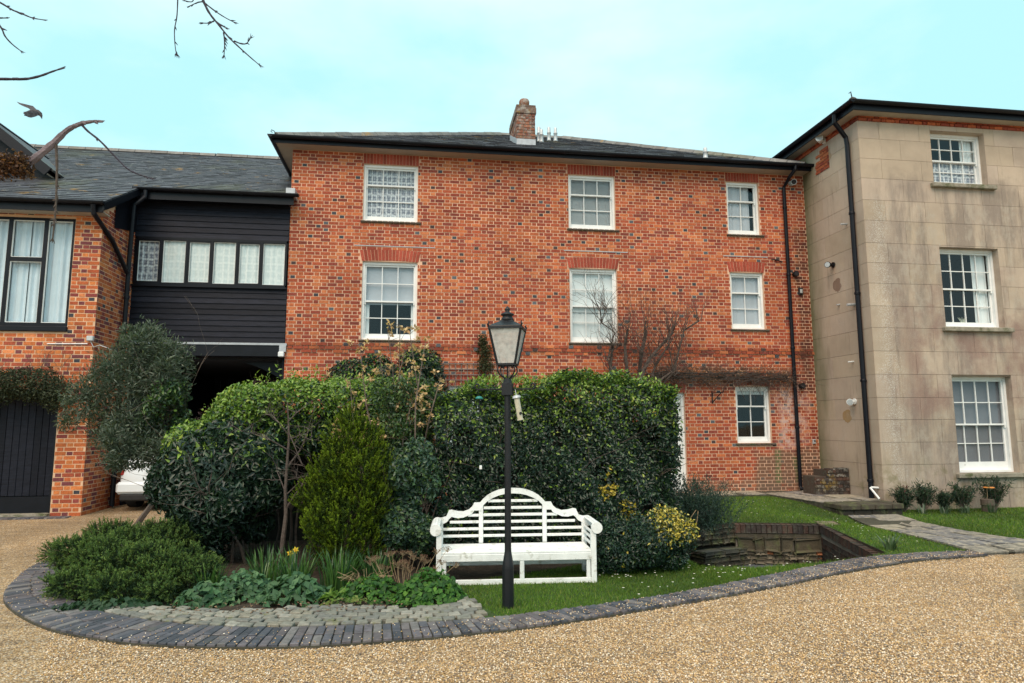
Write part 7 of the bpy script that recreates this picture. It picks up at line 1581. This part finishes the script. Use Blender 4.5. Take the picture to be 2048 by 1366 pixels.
mb = MB(); mb.tube([(c[0], c[1], z0+0.2), (c[0]+0.02, c[1], z0+0.46)], 0.005, 4); mb.build('flower_stalk', M_STRAW, t); mb = MB(); mb.lathe([(0.02, 0), (0.10, 0.03), (0.09, 0.045), (0.02, 0.04)], (c[0]+0.06, c[1], z0+0.45), 10, (0.62, 0.24, 0.05)); mb.build('flower_head', M_FLOWER, t)

# ------------------------------------------------------------------ grass blades and daisies on the lawn
LAWNI = [tuple(p) for p in KI if p[0] >= 0.66]+[p for p in LAWN[LAWN.index((6.95, 7.6)):]]
def in_lawn(x, y): return inside((x, y), LAWNI) and not inside((x, y), WELL) and not (y > 14.0) and not inside((x, y), TER) and not inside((x, y), PATHP)
PATHP = PL+PR[::-1]; V = []; T = []; cnt = 0
def grass(n, x0, x1, y0, y1, h, w):
    xs = rs.uniform(x0, x1, n); ys = rs.uniform(y0, y1, n); Q = np.c_[xs, ys]; Q = Q[inside_np(Q, LAWNI) & ~inside_np(Q, WELL) & (Q[:, 1] < 14.0) & ~inside_np(Q, TER) & ~inside_np(Q, PATHP)]; P = np.array([(x, y, gh(x, y)) for x, y in Q]); k = len(P)
    a = rs.uniform(0, 6.28, k); sd = np.c_[np.cos(a), np.sin(a), np.zeros(k)]*w/2; H_ = h*rs.uniform(0.5, 1.2, k); tp = P+np.c_[rs.normal(size=k)*h*0.45, rs.normal(size=k)*h*0.45, H_]
    pat = 0.8+0.45*np.clip(np.sin(P[:, 0]*2.1+np.sin(P[:, 1]*1.7))*0.5+0.5, 0, 1)
    return np.stack([P-sd, P+sd, tp], 1).reshape(-1, 3), colmix(rs, k, [(0.085, 0.165, 0.018), (0.12, 0.21, 0.024), (0.055, 0.11, 0.016), (0.20, 0.22, 0.05)], (4, 3, 3, 1))*pat[:, None]
for a_ in ((75000, 0.3, 4.5, 5.6, 8.6, 0.032, 0.006), (100000, 3.0, 8.2, 6.4, 14.2, 0.034, 0.008), (30000, 8.2, 13.0, 7.4, 12.5, 0.04, 0.011)):
    v_, c_3 = grass(*a_); V.append(v_); T.append(c_3)
V = np.vstack(V); T = np.vstack(T); me = raw_mesh('grass', V, np.arange(len(V)).reshape(-1, 3), 3, T, M_GRASS); tag(put('grass', me), 'short green lawn grass growing round the hollow and bench', 'grass', kind='stuff')
mb = MB(); spots = [(1.9+rs.rand()*3.4, 6.1+rs.rand()*1.6) for _ in range(190)]+[(4.6+rs.rand()*3.2, 8.2+rs.rand()*5.2) for _ in range(150)]
for (x, y) in spots:
    if not in_lawn(x, y): continue
    z = gh(x, y)+rs.uniform(0.035, 0.055); r = rs.uniform(0.008, 0.013); mb.tube([(x, y, z-0.04), (x, y, z)], 0.0012, 3, (0.1, 0.18, 0.04)); mb.add([(x+r*math.cos(k*1.047), y+r*math.sin(k*1.047), z+0.003) for k in range(6)], [tuple(range(6))], (0.82, 0.82, 0.78)); mb.add([(x+r*0.35*math.cos(k*1.57), y+r*0.35*math.sin(k*1.57), z+0.006) for k in range(4)], [(0, 1, 2, 3)], (0.7, 0.5, 0.05))
tag(mb.build('daisies', M_FLOWER), 'tiny white daisies dotted through the lawn', 'daisies', kind='stuff')

# ------------------------------------------------------------------ bare tree standing left of the drive, its branches reaching in
tree = plant('bare_tree', 'leafless tree whose lichened branches reach in over the drive', 'tree', (-3.0, 2.3, 0))
mb = MB(); mb.tube([(-3.0, 2.3, -0.05), (-2.98, 2.3, 0.8), (-2.9, 2.32, 1.8), (-2.85, 2.35, 2.8), (-2.7, 2.4, 3.8), (-2.3, 2.6, 4.6)], [0.15, 0.12, 0.11, 0.10, 0.08, 0.05], 10); mb.build('trunk', M_BARKP, tree)
def br(pp, Y, rads, nm='branch', m=M_BARKP, lead=None, buds=0, n=7, bl=0.012):
    q_ = polypx(pp, Y); 
    if lead:      # hidden run back to the trunk, crooked like the rest
        a0 = Vector(lead); b0 = q_[0]; w0 = (b0-a0).length*0.045
        q_ = [a0]+[a0.lerp(b0, t_)+Vector((rs.normal()*w0*0.5, rs.normal()*w0, rs.normal()*w0+w0*2.2*math.sin(t_*math.pi))) for t_ in (0.2, 0.4, 0.6, 0.8)]+q_
        rads = [rads[0]*(1.6-0.12*k_) for k_ in range(5)]+list(rads)
    q2 = [Vector(p) for p in catmull([v[:] for v in q_], 4)]; rr = np.interp(np.linspace(0, 1, len(q2)), np.linspace(0, 1, len(rads)), rads)
    mb = MB(); mb.tube(q2, [r*(1+0.10*math.sin(i*2.1)) for i, r in enumerate(rr)], n)
    for k in range(buds):
        i = rs.randint(len(q2)//4, len(q2)); d = (q2[min(i+1, len(q2)-1)]-q2[i-1]).normalized(); s = d.orthogonal().normalized()*rs.choice([-1, 1])+Vector((0, 0, rs.normal()*0.5)); e_ = q2[i]+(d*0.8+s*0.6).normalized()*bl*rs.uniform(0.7, 1.3)
        mb.tube([q2[i], q2[i].lerp(e_, 0.5), e_], [rr[i]*1.1, max(rr[i]*0.9, 0.0022), 0.0006], 5)
    e0 = q2[-1]; d = (q2[-1]-q2[-2]).normalized()
    for s in (-1, 0, 1): mb.tube([e0-d*0.004, e0+(d+d.orthogonal()*0.5*s)*bl*0.8], [rr[-1]*1.3, 0.0006], 5)
    return mb.build(nm, m, tree)
D = 2.0
br([(-60, 325), (0, 328), (35, 328), (58, 325)], D, [0.028, 0.026, 0.024, 0.018], lead=(-2.88, 2.32, 2.2), n=10)
mb = MB(); ce = Vector(onY(30, 332, D))
Pm = np.array([[*(Vector(onY(rs.uniform(-20, 62), 334+rs.normal()*8.5, D))+Vector((0, rs.uniform(-0.04, 0.02), 0)))] for _ in range(3600)]); Nm = rs.normal(size=Pm.shape); Nm /= np.linalg.norm(Nm, axis=1, keepdims=True)
leaf_cloud('moss', Pm, Nm, 0.010, 0.007, colmix(rs, len(Pm), [(0.11, 0.06, 0.04), (0.20, 0.10, 0.05), (0.05, 0.03, 0.03), (0.28, 0.12, 0.05)], (3, 2, 3, 1)), tree, M_SOFTLEAF, rs, 0.8)
M_TWD = mat('dark_twig', (0.035, 0.028, 0.042), 0.8, 0.3, 15, 0.3, 60)
br([(45, 336), (75, 313), (108, 285), (135, 260), (160, 248), (185, 243), (200, 243)], D, [0.0125, 0.0105, 0.0095, 0.0075, 0.006, 0.0045, 0.0035], buds=9, bl=0.014)
br([(112, 288), (114, 330), (113, 380), (111, 420), (108, 455), (105, 480)], D, [0.0042, 0.0036, 0.003, 0.0028, 0.0024, 0.002], 'twig', M_BARK, buds=9, n=5)
br([(164, 250), (175, 262), (200, 282), (225, 308), (255, 338), (280, 350), (303, 357)], D, [0.004, 0.0032, 0.003, 0.0026, 0.0022, 0.0018, 0.0015], 'twig', M_TWD, buds=5, n=5)
br([(-40, 158), (0, 158), (50, 158), (80, 152), (102, 144), (120, 138)], D, [0.006, 0.0045, 0.004, 0.0035, 0.0028, 0.002], 'branch', M_TWD, lead=(-2.86, 2.35, 2.75), buds=5, n=6, bl=0.02)
br([(-40, -14), (0, 5), (25, 20), (45, 28), (65, 36), (88, 40)], D+0.3, [0.004, 0.0032, 0.0028, 0.0026, 0.0022, 0.0014], 'twig', M_TWD, lead=(-2.84, 2.35, 2.9), buds=9, n=5)
br([(-30, 30), (0, 52), (10, 72), (24, 88), (43, 103)], D+0.3, [0.004, 0.003, 0.0026, 0.0022, 0.0014], 'twig', M_TWD, lead=(-2.85, 2.35, 2.85), buds=9, n=5)
br([(-20, 38), (0, 36), (12, 36)], D+0.3, [0.003, 0.0026, 0.0016], 'twig', M_TWD, lead=(-2.85, 2.35, 2.80), buds=4, n=5)
D2 = 2.6
br([(330, -160), (385, -50), (408, 5), (420, 28), (436, 48), (458, 75), (480, 96), (500, 114), (520, 131)], D2, [0.010, 0.006, 0.005, 0.0046, 0.004, 0.0034, 0.003, 0.0025, 0.0015], 'branch', M_TWD, lead=(-2.3, 2.6, 4.6), buds=12, n=6, bl=0.017)
for pp, bd_ in (([(352, -115), (358, -60), (356, -20), (354, 30), (349, 60), (350, 90), (353, 110)], 7), ([(408, 5), (430, 22), (450, 35), (469, 45)], 5), ([(428, 42), (417, 46), (405, 46)], 6), ([(447, 65), (449, 85), (448, 112)], 8), ([(468, 82), (484, 88), (494, 86), (502, 75)], 5), ([(408, 3), (395, 5), (380, 12)], 6), ([(393, -30), (388, -12), (385, 3), (372, 2)], 3), ([(428, 40), (445, 52), (452, 56)], 4)):
    br(pp, D2, list(np.linspace(0.0032, 0.0015, len(pp))), 'twig', M_TWD, buds=bd_, n=5, bl=0.016)
